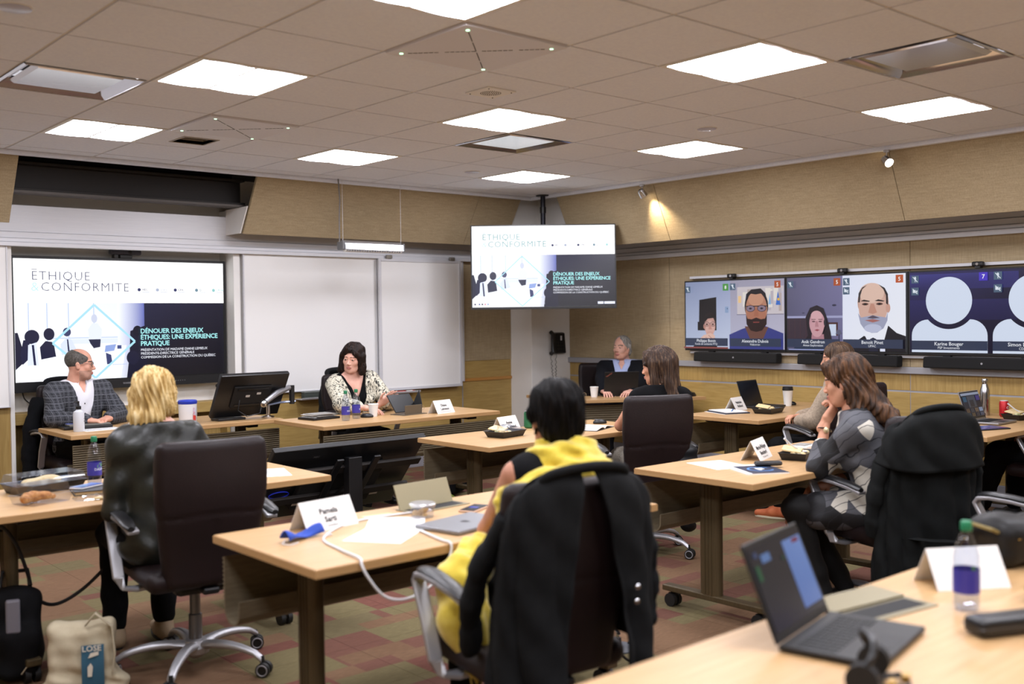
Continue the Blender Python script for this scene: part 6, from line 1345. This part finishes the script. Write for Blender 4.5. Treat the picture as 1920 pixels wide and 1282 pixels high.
    def glasses(s, mat):
        m = MB(); m.M = s.HM
        for q in (-1, 1):
            m.tube([(q*.033+.024*math.cos(a), .094-.012*abs(math.cos(a)*.5+.5*q*q*math.cos(a)*q)*.6, .0+.019*math.sin(a)) for a in [2*PI*i/20 for i in range(20)]], .0019, 6, closed=True)
            m.tube([(q*.057, .086, .006), (q*.074, .04, .008), (q*.080, -.01, .006), (q*.080, -.03, -.012)], .0018, 6)
        m.tube([(-.010, .096, .004), (0, .099, .007), (.010, .096, .004)], .0019, 6); return m.obj('glasses', mat, s.t)
def strands(f=70, amp=.003, g=26): return lambda X, Y, Z: amp*np.sin(f*np.arctan2(X, -Y+.02)+g*Z*.15+2.2*np.sin(g*Z+3*np.sin(30*X)))+amp*.5*np.sin(55*Z+90*X)
SK1 = skin('skin_fair', '#c98f78', '#d8a48c'); SK2 = skin('skin_pale', '#d09a86', '#dfb09c'); SK3 = skin('skin_tan', '#a87258', '#b98166'); SK4 = skin('skin_warm', '#bd8468', '#cb9679')
black_cloth = noisy('black_cloth', ['#08080a', '#0e0e10'], nscale=25, rough=.9, spec=.15)
coat_cloth = noisy('charcoal_coat', ['#0c0d0e', '#141516'], nscale=20, rough=.85, spec=.2)
def plaid():
    m = M('plaid_jacket', '#2b2d33', .9); t = NT(m); tc = t.add('ShaderNodeTexCoord'); outs = []
    for d, sc, th in (('X', 14, .93), ('Z', 12, .93), ('X', 28, .97), ('Z', 26, .97)):
        w = t.add('ShaderNodeTexWave', wave_type='BANDS', bands_direction=d); w.inputs['Scale'].default_value = sc*.62; w.inputs['Distortion'].default_value = .4; t.ln(tc, 'Object', w, 'Vector')
        g = t.add('ShaderNodeMath', operation='GREATER_THAN'); g.inputs[1].default_value = th; t.ln(w, 'Fac', g, 0); outs.append(g)
    a = outs[0]
    for b in outs[1:]: c = t.add('ShaderNodeMath', operation='MAXIMUM'); t.ln(a, 0, c, 0); t.ln(b, 0, c, 1); a = c
    nz = t.add('ShaderNodeTexNoise', _Scale=120.0); t.ln(tc, 'Object', nz, 'Vector'); mu = t.add('ShaderNodeMath', operation='MULTIPLY'); t.ln(a, 0, mu, 0); t.ln(nz, 'Fac', mu, 1)
    x = t.add('ShaderNodeMix', data_type='RGBA'); x.inputs[6].default_value = lin('#22242a'); x.inputs[7].default_value = lin('#6e7078'); t.t.links.new(mu.outputs[0], x.inputs[0]); t.t.links.new(x.outputs[2], t.b.inputs['Base Color']); return m
def animal():
    m = noisy('printed_jacket', ['#17181a', '#3c3c38', '#b9b39f', '#d8d3c2', '#c6bfa8', '#4a4a42'], scale=(1, 1, .55), nscale=30, rough=.8, detail=6, dist=1.6, ramp=(.36, .64)); return m
def blouse():
    m = M('patterned_blouse', '#5f6066', .7); t = NT(m); tc = t.add('ShaderNodeTexCoord'); mp = t.add('ShaderNodeMapping'); mp.inputs['Rotation'].default_value = (.3, .5, .4); t.ln(tc, 'Object', mp, 'Vector')
    v = t.add('ShaderNodeTexVoronoi', feature='F1'); v.inputs['Scale'].default_value = 9.5; t.ln(mp, 'Vector', v, 'Vector')
    sp = t.add('ShaderNodeSeparateColor'); t.ln(v, 'Color', sp, 0)
    rp = t.add('ShaderNodeValToRGB'); rp.color_ramp.interpolation = 'CONSTANT'; e = rp.color_ramp.elements
    cs = [(0, '#505157'), (.30, '#cfcabd'), (.42, '#121316'), (.60, '#58595e'), (.78, '#cfcabd'), (.88, '#1c1d21')]
    while len(e) < len(cs): e.new(.5)
    for i, (p, c) in enumerate(cs): e[i].position = p; e[i].color = lin(c)
    t.ln(sp, 0, rp, 'Fac')
    w = t.add('ShaderNodeTexWave', wave_type='BANDS', bands_direction='DIAGONAL'); w.inputs['Scale'].default_value = 9; w.inputs['Distortion'].default_value = 5.0; t.ln(mp, 'Vector', w, 'Vector')
    g = t.add('ShaderNodeMath', operation='GREATER_THAN'); g.inputs[1].default_value = .985; t.ln(w, 'Fac', g, 0)
    x = t.add('ShaderNodeMix', data_type='RGBA'); x.inputs[7].default_value = lin('#23242a'); t.t.links.new(g.outputs[0], x.inputs[0]); t.t.links.new(rp.outputs['Color'], x.inputs[6]); t.t.links.new(x.outputs[2], t.b.inputs['Base Color']); return m
CAPH = [('u', ell((0, -.016, .042), (.0815, .101, .086)), .01)]
# ---- man in the plaid jacket, front left
p = Person('person', 'man in dark plaid jacket and glasses looking right at the front left desk', 2.66, 8.14, 172, True, lean=2, hd=(-62, -2, 0), sk=SK1, brow='#4a3a30', stub=noisy('stubble_a', ['#a8806e', '#b98d79'], nscale=60, rough=.7))
p.arm('L', (-.06, .36, .785), (-.8, -.2, -.5)).arm('R', (.12, .38, .785), (.9, -.2, -.5)); p.hand('L', (.9, .5, -.1), (0, 0, -1), (.5, .6, .6, .6)).hand('R', (-.75, .6, -.1), (0, 0, -1), (.4, .5, .5, .5)); p.finish()
p.shirt('shirt', M('white_shirt', '#dcdce2', .8), .010, 1.95, vdep=.07, vw=.035); p.collar('shirt_collar', M('white_shirt'), .066, .036, .42)
p.shirt('jacket', plaid(), .024, 1.9, fold=.004, vdep=.40, vw=.088, neck=.022, hem=-.06); p.trousers('trousers', black_cloth); p.shoes(mat_rubber)
for k in range(4): MB().sph(tuple(p.P+p.Rl @ V3(.012, .122+.006*math.sin(k), .10+.075*k)), .005, 8, 5).obj('shirt_button', mat_ink, p.t)
p.hair([('u', ell((0, -.013, .038), (.0785, .0985, .0845)), .01), ('s', ell((0, .092, -.03), (.066, .080, .12)), .012), ('s', ell((0, .060, .105), (.060, .105, .060)), .02), ('s', ell((.085, .01, -.03), (.03, .035, .03)), .01), ('s', ell((-.085, .01, -.03), (.03, .035, .03)), .01)], hairmat('hair_salt', ['#3b3835', '#55514c', '#6a655f'], (90, 90, 40)), .0045, clip=lambda X, Y, Z: -.062-Z+0*X+0*Y)
p.glasses(M('spec_dark', '#2a2420', .3))
# ---- presenter
p = Person('person', 'woman with dark bob in printed jacket gesturing before the whiteboard', 4.74, 7.48, 192, False, lean=10, side=.10, hd=(43, -6, -6), sk=SK2, brow='#2e2019')
p.arm('R', (.10, .50, .79), (.8, -.1, -.6)).arm('L', (-.08, .40, .81), (-.8, -.3, -.5))
p.hand('R', (-.85, .5, -.12), (.0, 0, -1), (.25, .28, .3, .34), .05); p.hand('L', (-.72, .30, .60), (.25, .75, -.55), (.25, .18, .2, .28), .14, (.1, .1)); p.finish()
p.shirt('top', black_cloth, .010, 0, vdep=.17, vw=.085); p.shirt('jacket', animal(), .026, 1.72, fold=.005, vdep=.44, vw=.098, neck=.02, hem=-.08, ph=1); p.trousers('trousers', black_cloth); p.shoes(mat_black, 'ankle_boot', .10)
MB().tube([tuple(p.N+p.Rl @ V3(.058*math.sin(a), .035+.052*math.cos(a)*1.0, -.035-.055*max(0, math.cos(a)))) for a in [2*PI*i/28 for i in range(28)]], .0014, 5, closed=True).obj('necklace', M('gold'), p.t)
MB().tube([tuple(p.W['R']+V3(.03*math.cos(a), .0, .026*math.sin(a))) for a in [2*PI*i/16 for i in range(16)]], .004, 6, closed=True).obj('bracelet', mat_chrome, p.t)
p.hair([('u', ell((0, -.020, .048), (.094, .108, .092)), .01), ('u', cap((.075, .005, .02), (.094, .012, -.100), .036, .032), .03), ('u', cap((-.075, .005, .02), (-.094, .012, -.100), .036, .032), .03), ('u', ell((0, -.058, -.055), (.096, .058, .085)), .04),
        ('s', ell((0, .104, -.045), (.066, .098, .105)), .015), ('s', cap((0, .02, -.1), (0, -.03, -.2), .052, .052), .01), ('u', cap((.025, .070, .092), (.072, .048, .030), .015, .013), .02), ('u', cap((.02, .070, .094), (-.070, .048, .035), .015, .013), .02)], hairmat('hair_darkbrown', ['#0d0908', '#1d1310', '#362219']), .0045, strands(44, .005, 18))
# ---- grey haired man
p = Person('person', 'grey haired man in navy suit behind the black laptop', 7.64, 7.05, 232, True, lean=-4, hd=(28, 2, 0), sk=SK2, brow='#6a5f55', stub=SK1)
p.arm('L', (-.12, .42, .78), (-.9, -.2, -.5)).arm('R', (.14, .44, .78), (.9, -.2, -.5)); p.hand('L', (.4, .9, -.1), (0, 0, -1)).hand('R', (-.4, .9, -.1), (0, 0, -1)); p.finish()
p.shirt('shirt', M('blue_shirt', '#a9b6dc', .8), .010, 1.95, vdep=.08, vw=.04); p.collar('shirt_collar', M('blue_shirt'), .066, .036, .4); p.shirt('jacket', M('navy_suit', '#0e1016', .9, spec=.2), .024, 1.92, fold=.004, vdep=.42, vw=.085, neck=.022, hem=-.06, ph=2); p.trousers('trousers', M('navy_suit')); p.shoes(mat_rubber)
p.hair(CAPH+[('u', cap((.072, -.02, .02), (.07, -.03, -.05), .024, .02), .02), ('u', cap((-.072, -.02, .02), (-.07, -.03, -.05), .024, .02), .02), ('u', ell((0, -.07, -.03), (.07, .045, .06)), .03), ('s', ell((0, .092, -.02), (.074, .080, .12)), .012), ('s', ell((.03, .07, .09), (.04, .06, .04)), .02), ('s', ell((.09, .016, -.03), (.03, .028, .03)), .008), ('s', ell((-.09, .016, -.03), (.03, .028, .03)), .008)], hairmat('hair_grey', ['#5c5a57', '#86837e', '#a5a29c'], (80, 80, 12)), .0045, strands(50, .002), lambda X, Y, Z: -.085-Z+0*X+0*Y)
# ---- woman writing
p = Person('person', 'woman with long straight brown hair writing in a notebook', 5.0, 4.27, 22, False, lean=4, hd=(-44, -6, 0), sk=SK4, brow='#2e2019', torso=.465)
p.arm('L', (-.02, .40, .775), (-.9, -.35, -.4)).arm('R', (.12, .36, .78), (.35, -.7, -.6)); p.hand('L', (.35, .85, -.2), (.5, .1, -.85), (.75, .8, .85, .9), .02, (.4, .7)).hand('R', (-.3, .9, -.1), (0, 0, -1)); p.finish()
p.shirt('top', black_cloth, .009, .35, fold=.002); p.trousers('skirt', noisy('tweed_skirt', ['#4a443c', '#6e675c', '#57524a'], nscale=60, rough=.9, scale=(1, 1, 3)), .014, .999, skirt=True); p.shoes(M('tan_boot', '#8a5a34', .6), 'boot', .2)
p.hair([('u', ell((0, -.020, .046), (.088, .106, .088)), .01), ('u', cap((.07, -.01, .02), (.082, -.03, -.20), .036, .030), .03), ('u', cap((-.07, .0, .02), (-.082, .005, -.17), .034, .026), .03), ('u', rbox((0, -.08, -.10), (.092, .038, .155), .035), .05), ('u', cap((.035, -.085, -.2), (.03, -.09, -.255), .04, .03), .03), ('u', cap((-.035, -.085, -.2), (-.03, -.09, -.255), .04, .03), .03),
        ('s', ell((0, .100, -.045), (.058, .080, .105)), .012), ('s', cap((0, .0, -.12), (0, -.02, -.24), .045, .045), .01), ('u', cap((.01, .075, .09), (-.062, .060, .02), .014, .012), .02), ('u', cap((.02, .07, .088), (.066, .055, .02), .014, .012), .02)], hairmat('hair_brown', ['#241a15', '#3c2c23', '#6a523e'], (90, 90, 3)), .005, strands(46, .004, 4))
pen = thing('pen', 'blue ballpoint pen in the writing woman\'s hand', 'pen', (0, 0, 0))
c = p.t.matrix_basis; wp = Matrix.Translation(p.t.location) @ Matrix.Rotation(p.t.rotation_euler.z, 4, 'Z') @ (p.W['L']+V3(.035, .085, -.018))
MB().tube([tuple(wp+V3(.02, .03, -.018)), tuple(wp+V3(-.02, -.035, .105))], .0042, 8).obj('barrel', M('pen_navy', '#2f3f9a', .35), pen); MB().tube([tuple(wp+V3(-.02, -.035, .105)), tuple(wp+V3(-.022, -.039, .113))], .0032, 8).obj('button', mat_chrome, pen)
# ---- woman with yellow scarf
p = Person('person', 'woman with short black hair and yellow scarf seen from behind', 2.325, 2.44, 8, False, lean=8, side=.12, sw=.178, hd=(14, -5, 0), sk=SK3, brow='#15100e', torso=.455)
p.arm('L', (-.10, .40, .60), (-.9, -.5, -.3)).arm('R', (.16, .38, .60), (.9, -.4, -.3)); p.hand('L', (.5, .8, -.2), (.2, 0, -1)).hand('R', (-.5, .8, -.2), (-.2, 0, -1)); p.finish()
p.shirt('top', black_cloth, .009, 0, fold=.002); p.trousers('trousers', black_cloth); p.shoes(mat_rubber)
p.hair([('u', ell((0, -.022, .044), (.092, .110, .090)), .01), ('u', ell((0, -.06, -.02), (.080, .058, .085)), .03), ('u', cap((.075, .01, .01), (.076, .0, -.045), .022, .014), .02), ('u', cap((-.075, .01, .01), (-.076, .0, -.045), .022, .014), .02), ('s', ell((0, .100, -.05), (.062, .085, .095)), .012), ('s', ell((.09, .012, -.035), (.024, .022, .028)), .008), ('s', ell((-.09, .012, -.035), (.024, .022, .028)), .008)], hairmat('hair_black', ['#060505', '#0b0909', '#171311'], (60, 60, 8), .08), .005, strands(34, .004, 30), lambda X, Y, Z: -.112-Z+0*X+0*Y)
yel = noisy('yellow_scarf', ['#c9ad2a', '#d9c03c', '#e3cd55'], nscale=22, rough=.9, bump=.4, bscale=220, sheen=.4)
sc_ops = []
cN = p.N
ring = [V3(.178*math.sin(a), -.028+.100*math.cos(a), -.030-.030*abs(math.sin(a))+.012*math.cos(2*a)) for a in [2*PI*i/16 for i in range(16)]]
for i in range(16): sc_ops.append(('u', cap(cN+ring[i], cN+ring[(i+1) % 16], .042+.006*math.sin(i*2.1)), .03))
for i in range(16):
    q = ring[i]*.52; q2 = ring[(i+1) % 16]*.52; sc_ops.append(('u', cap(cN+q+V3(0, -.005, .05), cN+q2+V3(0, -.005, .05), .030), .04))
sc_ops += [('u', cap(cN+V3(-.14, .0, -.05), cN+V3(-.215, .03, -.13), .050, .036), .04), ('u', cap(cN+V3(.14, .0, -.04), cN+V3(.215, .0, -.09), .048, .036), .04)]
o = soft('scarf', sc_ops+[('s', cap(cN+V3(0, .01, -.05), cN+V3(0, .02, .12), .050), .01)], .008, yel, p.t, disp=lambda X, Y, Z: .005*np.sin(85*Z+7*np.sin(11*X)+18*Y)+.003*np.sin(140*Z+22*X+30*Y))
soft('scarf_tail', [('u', cap((-.17, .30, .66), (-.20, .16, .71), .05, .06), .05), ('u', cap((-.20, .18, .70), (-.315, .10, .66), .06, .07), .05), ('u', cap((-.315, .10, .66), (-.345, .04, .56), .07, .075), .05), ('u', cap((-.34, .04, .56), (-.31, .0, .42), .07, .05), .05), ('u', cap((-.20, .2, .70), (-.14, .08, .76), .05, .04), .05)], .008, yel, o, disp=lambda X, Y, Z: .005*np.sin(70*X+22*Z+5*np.sin(16*Y))+.002*np.sin(120*X+60*Y))
for k in range(9): MB().tube([(-.355+.012*k, -.02+.004*k, .42), (-.36+.013*k, -.03, .385), (-.35+.012*k+.006*math.sin(k*2), -.02, .36)], .0022, 5).obj('fringe', yel, o)
# ---- blond woman
p = Person('person', 'blond woman in black leather jacket seen from behind at left', 1.75, 4.32, 8, False, lean=6, hd=(30, -6, 0), sk=SK2, brow='#7a6040', sw=.145)
p.arm('L', (-.10, .24, .765), (-.35, -.85, -.6)).arm('R', (.16, .40, .785), (.9, -.4, -.4)); p.hand('L', (.5, .8, 0), (0, 0, -1), (.6, .7, .7, .7)).hand('R', (-.5, .8, 0), (0, 0, -1)); p.finish()
p.shirt('leather_jacket', noisy('jacket_leather', ['#0f110e', '#171914', '#20221b'], nscale=12, rough=.38, bump=.2, bscale=60, spec=.5), .019, 1.95, fold=.005, hem=-.10, ph=3); p.trousers('trousers', black_cloth); p.shoes(M('tan_shoe', '#9a8468', .7))
p.hair([('u', ell((0, -.022, .038), (.086, .104, .088)), .01), ('u', ell((0, -.056, -.045), (.078, .056, .095)), .04), ('u', cap((-.075, -.01, .0), (-.080, -.02, -.10), .032, .022), .03), ('u', cap((.072, -.015, .0), (.074, -.03, -.075), .030, .020), .03), ('u', cap((-.04, -.085, -.10), (-.055, -.085, -.155), .036, .022), .03), ('u', cap((.02, -.085, -.10), (.0, -.085, -.15), .036, .024), .03), ('u', cap((-.08, .03, .03), (-.1, .05, -.05), .022, .010), .03),
        ('s', ell((0, .105, -.05), (.062, .085, .10)), .012), ('s', ell((.092, .018, -.03), (.026, .026, .034)), .008)], hairmat('hair_blond', ['#8a6a38', '#b8975a', '#d9bf88', '#e6d2a4'], (45, 45, 7)), .005, lambda X, Y, Z: .006*np.sin(38*np.arctan2(X, -Y+.02)+9*np.sin(14*Z+4*X))+.003*np.sin(80*X+50*Z))
# ---- woman in patterned blouse, leaning
p = Person('person', 'woman in grey and white patterned blouse leaning chin on hand', 4.69, 2.56, -24, False, lean=20, side=-.05, hd=(6, -10, 0), sk=SK4, brow='#3a2a20', torso=.47, hgt=.01)
th = V3(-.045, p.Hc.y+.085, p.Hc.z-.195)
p.arm('L', tuple(th), (-.25, .25, -.9), .285, .25).arm('R', (.08, .30, .63), (.6, -.6, -.4)); p.hand('L', (.35, -.45, .8), (.35, .75, .3), (.9, .9, .95, 1.0), .03, (.3, .6)).hand('R', (-.6, .8, -.1), (0, 0, -1)); p.finish()
p.shirt('blouse', blouse(), .016, 1.45, fold=.004, hem=-.18, ph=4); p.K = {'L': V3(-.16, .42, .54), 'R': V3(.10, .44, .53)}; p.A = {'L': V3(-.06, .30, .09), 'R': V3(.14, .22, .09)}
p.wear('tunic_skirt', [('u', ell(p.P+V3(0, -.01, -.01), (.170, .130, .112)), .05, .016)]+[('u', cap(V3(q*.085, .03, p.P.z-.035), V3(q*.085, .03, p.P.z-.035).lerp(p.K[k], .72), .092, .078), .05, .014) for q, k in ((-1, 'L'), (1, 'R'))], MATS['patterned_blouse'], .010, folds(.005, 40, 30, 3))
p.trousers('leggings', M('black_tights', '#0b0b0c', .8), .008, 1.97); p.shoes(mat_rubber)
wd_ = p.W['L']+(p.E['L']-p.W['L'])*.18; ax = (p.E['L']-p.W['L']).normalized(); u_ = ax.orthogonal().normalized(); v_ = ax.cross(u_)
MB().tube([tuple(wd_+(u_*math.cos(a)+v_*math.sin(a))*.031) for a in [2*PI*i/20 for i in range(20)]], .0065, 6, closed=True, flat=.4).obj('watch_strap', mat_black, p.t); q = wd_+V3(-.03, -.012, .0); MB().sph(tuple(q), (.014, .014, .016), 14, 8).obj('watch_face', M('watch_gold', '#d8c9a0', .3, .6), p.t)
p.hair([('u', ell((0, -.022, .048), (.094, .112, .092)), .01), ('u', ell((0, -.075, -.06), (.098, .072, .12)), .05), ('u', cap((-.03, -.10, -.12), (-.03, -.19, -.215), .065, .045), .05), ('u', cap((.04, -.10, -.12), (.05, -.175, -.20), .06, .045), .05), ('u', cap((-.078, -.03, -.02), (-.085, -.06, -.14), .03, .03), .03), ('u', cap((.075, .0, .0), (.085, -.02, -.13), .034, .03), .03), ('u', cap((-.02, .06, .092), (-.072, .015, .035), .022, .018), .03),
        ('s', ell((0, .108, -.05), (.074, .098, .108)), .012), ('s', ell((-.095, .012, -.03), (.024, .022, .032)), .008)], hairmat('hair_chestnut', ['#1e130d', '#38261a', '#553a26', '#6b4a30'], (40, 40, 6)), .005, lambda X, Y, Z: .005*np.sin(36*np.arctan2(X, -Y+.02)+6*np.sin(22*Z))+.004*np.sin(48*Z+40*X+3*np.sin(30*Y)))
# ---- woman in beige cardigan behind
p = Person('person', 'woman in beige cardigan half hidden behind the leaning woman', 6.64, 3.98, -16, False, lean=2, hd=(-16, -2, 0), sk=SK4, brow='#2a1d18', torso=.455)
p.arm('L', (-.02, .30, .72), (-.9, -.2, -.5)).arm('R', (.04, .33, .74), (.9, -.2, -.5)); p.hand('L', (.8, .5, .1), (0, -.2, -1), (.6, .7, .7, .7)).hand('R', (-.8, .5, .1), (0, -.2, -1), (.6, .7, .7, .7)); p.K['L'] = V3(-.14, .43, .53)
p.finish(); p.shirt('blouse', M('cream_blouse', '#cdbfae', .8), .010, 0, vdep=.10, vw=.06); p.shirt('cardigan', noisy('beige_knit', ['#8a7a68', '#a3937f'], nscale=70, rough=.95, bump=.5), .026, 1.9, fold=.004, vdep=.46, vw=.09, hem=-.06, ph=5); p.trousers('trousers', black_cloth); p.shoes(noisy('rust_shoe', ['#a8522c', '#bd6a3e'], nscale=20, rough=.7), 'sneaker', sole=M('cream_sole', '#cfc4a8', .7))
p.hair([('u', ell((0, -.022, .044), (.088, .106, .088)), .01), ('u', ell((0, -.07, -.05), (.085, .055, .10)), .04), ('u', cap((-.074, .0, .0), (-.08, .01, -.17), .03, .024), .03), ('u', cap((.074, .0, .0), (.08, .01, -.17), .03, .024), .03), ('s', ell((0, .104, -.045), (.060, .085, .105)), .012)], hairmat('hair_ash', ['#2a1f18', '#4a382b', '#6a533f']), .005, strands(40, .003))
# ---- person whose legs show at the right edge
p = Person('person', 'person in black trousers cut off by the right edge', 7.27, 2.64, 6, True, lean=3, hd=(-30, 0, 0), sk=SK1, brow='#2a1d18')
p.K = {'L': V3(-.16, .44, .53), 'R': V3(.16, .45, .53)}; p.A = {'L': V3(.06, .70, .09), 'R': V3(.26, .56, .09)}; p.toe = {'L': .2, 'R': -.3}
p.arm('L', (-.10, .24, .65), (-.6, -.6, -.5)).arm('R', (.10, .26, .65), (.6, -.6, -.5)); p.hand('L', (.4, .9, 0), (0, 0, -1)).hand('R', (-.4, .9, 0), (0, 0, -1)); p.finish()
p.shirt('shirt', M('slate_shirt', '#3a3f48', .85), .014, 1.95); p.collar('shirt_collar', M('slate_shirt'), .066, .03, .4); p.trousers('trousers', black_cloth, .018, 1.9); p.shoes(mat_rubber)
p.hair(CAPH+[('s', ell((0, .088, -.02), (.09, .080, .12)), .012)], hairmat('hair_short', ['#1c1512', '#33271f']), .005, strands(40, .002), lambda X, Y, Z: -.07-Z+0*X+0*Y)
# ================================================================ coats hung on chairs
def chair_y(z): u = min(max((z-.42)/.61, 0), 1.05); return -.268-.02*u-.05*u*u
def panel_cloth(name, mat, par, e0, e1, zb, w=.235, dep=.062, amp=.016, nf=7, ph=0, zt=1.06, nu=90, nv=46, flare=.10, drop=.12):
    """a hanging cloth panel round the chair back; edges e0(v), e1(v) in degrees from the rear centre, hem height zb(t)"""
    def fn(s_, v):
        a = R(e0(v)+(e1(v)-e0(v))*s_); sn, cs = math.sin(a), math.cos(a)
        top = zt-drop*abs(sn)**3-.02*abs(sn); z = top+(zb(a)-top)*v
        g = max(0, v-.03); hw_ = (w-.035*math.exp(-v*14))*(1+flare*g); dp = (dep*(1-.8*math.exp(-v*16)))+.05*g
        f = amp*(g**.6)*(1.5*abs(math.sin(nf*a*.5+ph+1.2*math.sin(3*v+ph)))**.8-.7)+.003*math.sin(40*z+9*a+ph)
        x = hw_*math.copysign(abs(sn)**.75, sn); y = chair_y(z)-dp*math.copysign(abs(cs)**.75, cs)
        return (x+f*sn, y-f*cs, z)
    m = MB(); m.grid(nu, nv, fn); return m.obj(name, mat, par, 70, solid=.005)
def sleeve(par, mat, pts, r0=.058, r1=.05, flat=.6, ph=0):
    q = sp(pts, 8); n = len(q); m = MB(); m.tube(q, [(r0+(r1-r0)*i/n)*(1+.10*math.sin(i*.9+ph)+.05*math.sin(i*2.3)) for i in range(n)], 16, flat=flat); return m.obj('sleeve', mat, par, 70)
def coat(label, x, y, heading): return thing('coat', label, 'jacket', (x, y, 0), -R(heading), 'jackets hung over chair backs')
def collar_roll(par, mat, z=1.06, w=.15): MB().tube(sp([(-w, chair_y(1.0)+.02, z-.06), (-w*.8, chair_y(1.0)-.03, z-.01), (0, chair_y(1.0)-.045, z+.006), (w*.8, chair_y(1.0)-.03, z-.008), (w, chair_y(1.0)+.02, z-.06)]), .022, 10, flat=.7).obj('collar', mat, par, 70)
t = coat('black jacket with snap buttons over the scarf woman\'s chair', 2.19, 2.45, 12)
b = panel_cloth('left_front', coat_cloth, t, lambda v: -158+20*v, lambda v: -2-9*min(v*1.3, 1), lambda a: .30+.10*math.cos(a), ph=.4, nf=9, w=.25, drop=.05, zt=1.065)
b2 = panel_cloth('right_front', coat_cloth, t, lambda v: 2+14*min(v*1.6, 1)+8*v, lambda v: 150, lambda a: .47-.05*math.cos(a), ph=1.7, nf=9, w=.25, drop=.05, zt=1.065)
collar_roll(t, coat_cloth); sleeve(t, coat_cloth, [(.20, -.27, .93), (.265, -.26, .80), (.285, -.25, .66), (.275, -.25, .54)], .062, .052)
sleeve(t, coat_cloth, [(-.20, -.26, .92), (-.262, -.20, .78), (-.275, -.15, .64), (-.25, -.10, .50)], .06, .05, ph=1)
for z in (.70, .655): MB().sph((.155, chair_y(z)-.108, z), (.010, .008, .010), 10, 6).obj('snap_button', mat_chrome, b2)
tm = noisy('trench_black', ['#090b0b', '#101313'], nscale=18, rough=.8, spec=.2)
t = coat('long black trench coat over the patterned blouse woman\'s chair', 4.72, 2.60, 18)
b = panel_cloth('body', tm, t, lambda v: -150, lambda v: 150, lambda a: .14+.03*math.sin(5*a), ph=.9, nf=11, w=.25, amp=.020, flare=.16, drop=.07)
panel_cloth('storm_flap', tm, t, lambda v: -118, lambda v: 118, lambda a: .80-.03*math.cos(a), ph=.2, nf=5, w=.262, dep=.075, amp=.010, nv=20, drop=.06)
collar_roll(t, tm); sleeve(t, tm, [(.21, -.28, .93), (.27, -.28, .76), (.29, -.28, .58), (.28, -.28, .40)], .064, .052); sleeve(t, tm, [(-.20, -.27, .92), (-.26, -.25, .76), (-.27, -.22, .60), (-.26, -.2, .46)], .06, .05, ph=2)
m = MB(); m.tube(sp([(-.20, -.32, .47), (-.12, -.405, .462), (.0, -.425, .45), (.10, -.42, .43)]), .022, 8, flat=.25); m.obj('belt', tm, b); MB().tube([(.07, -.432, .40), (.12, -.428, .40), (.12, -.428, .46), (.07, -.432, .46)], .005, 6, closed=True).obj('buckle', M('gold'), b)
wm = noisy('wool_black', ['#0b0c0e', '#121317'], nscale=18, rough=.9, spec=.15)
t = coat('dark coat over the chair of the man in plaid', 2.66, 8.12, 180); panel_cloth('body', wm, t, lambda v: -150, lambda v: 165, lambda a: .20, ph=.5, nf=9, w=.235); collar_roll(t, wm); sleeve(t, wm, [(.21, -.26, .92), (.29, -.20, .72), (.32, -.17, .50), (.32, -.16, .28)], .065, .06)
t = coat('black jacket over the presenter\'s chair back', 4.84, 7.55, 184); panel_cloth('body', coat_cloth, t, lambda v: -165, lambda v: 120, lambda a: .46, ph=.5, nf=9, w=.225); collar_roll(t, coat_cloth); sleeve(t, coat_cloth, [(-.19, -.26, .94), (-.25, -.18, .84), (-.285, -.12, .72)], .055, .05)
t = thing('puffer_jacket', 'black quilted jacket hanging from the writing woman\'s chair', 'jacket', (4.874, 4.344, 0), -R(24), 'jackets hung over chair backs')
o = soft('cloth', [('u', cap((.20, -.20, .62), (.27, -.14, .40), .09, .085), .05), ('u', cap((.27, -.14, .42), (.24, -.1, .26), .08, .05), .05), ('u', cap((.1, -.22, .6), (.22, -.2, .55), .05, .07), .05)], .009, noisy('puffer_black', ['#0c0d0f', '#141518'], nscale=12, rough=.5, spec=.3), t, disp=lambda X, Y, Z: .009*np.cos(60*Z)+.003*np.sin(40*X))
soft('sleeve', [('u', cap((.26, -.14, .40), (.30, -.06, .16), .05, .045), .03)], .009, MATS['puffer_black'], o, disp=lambda X, Y, Z: .007*np.cos(60*Z)+0*X+0*Y)
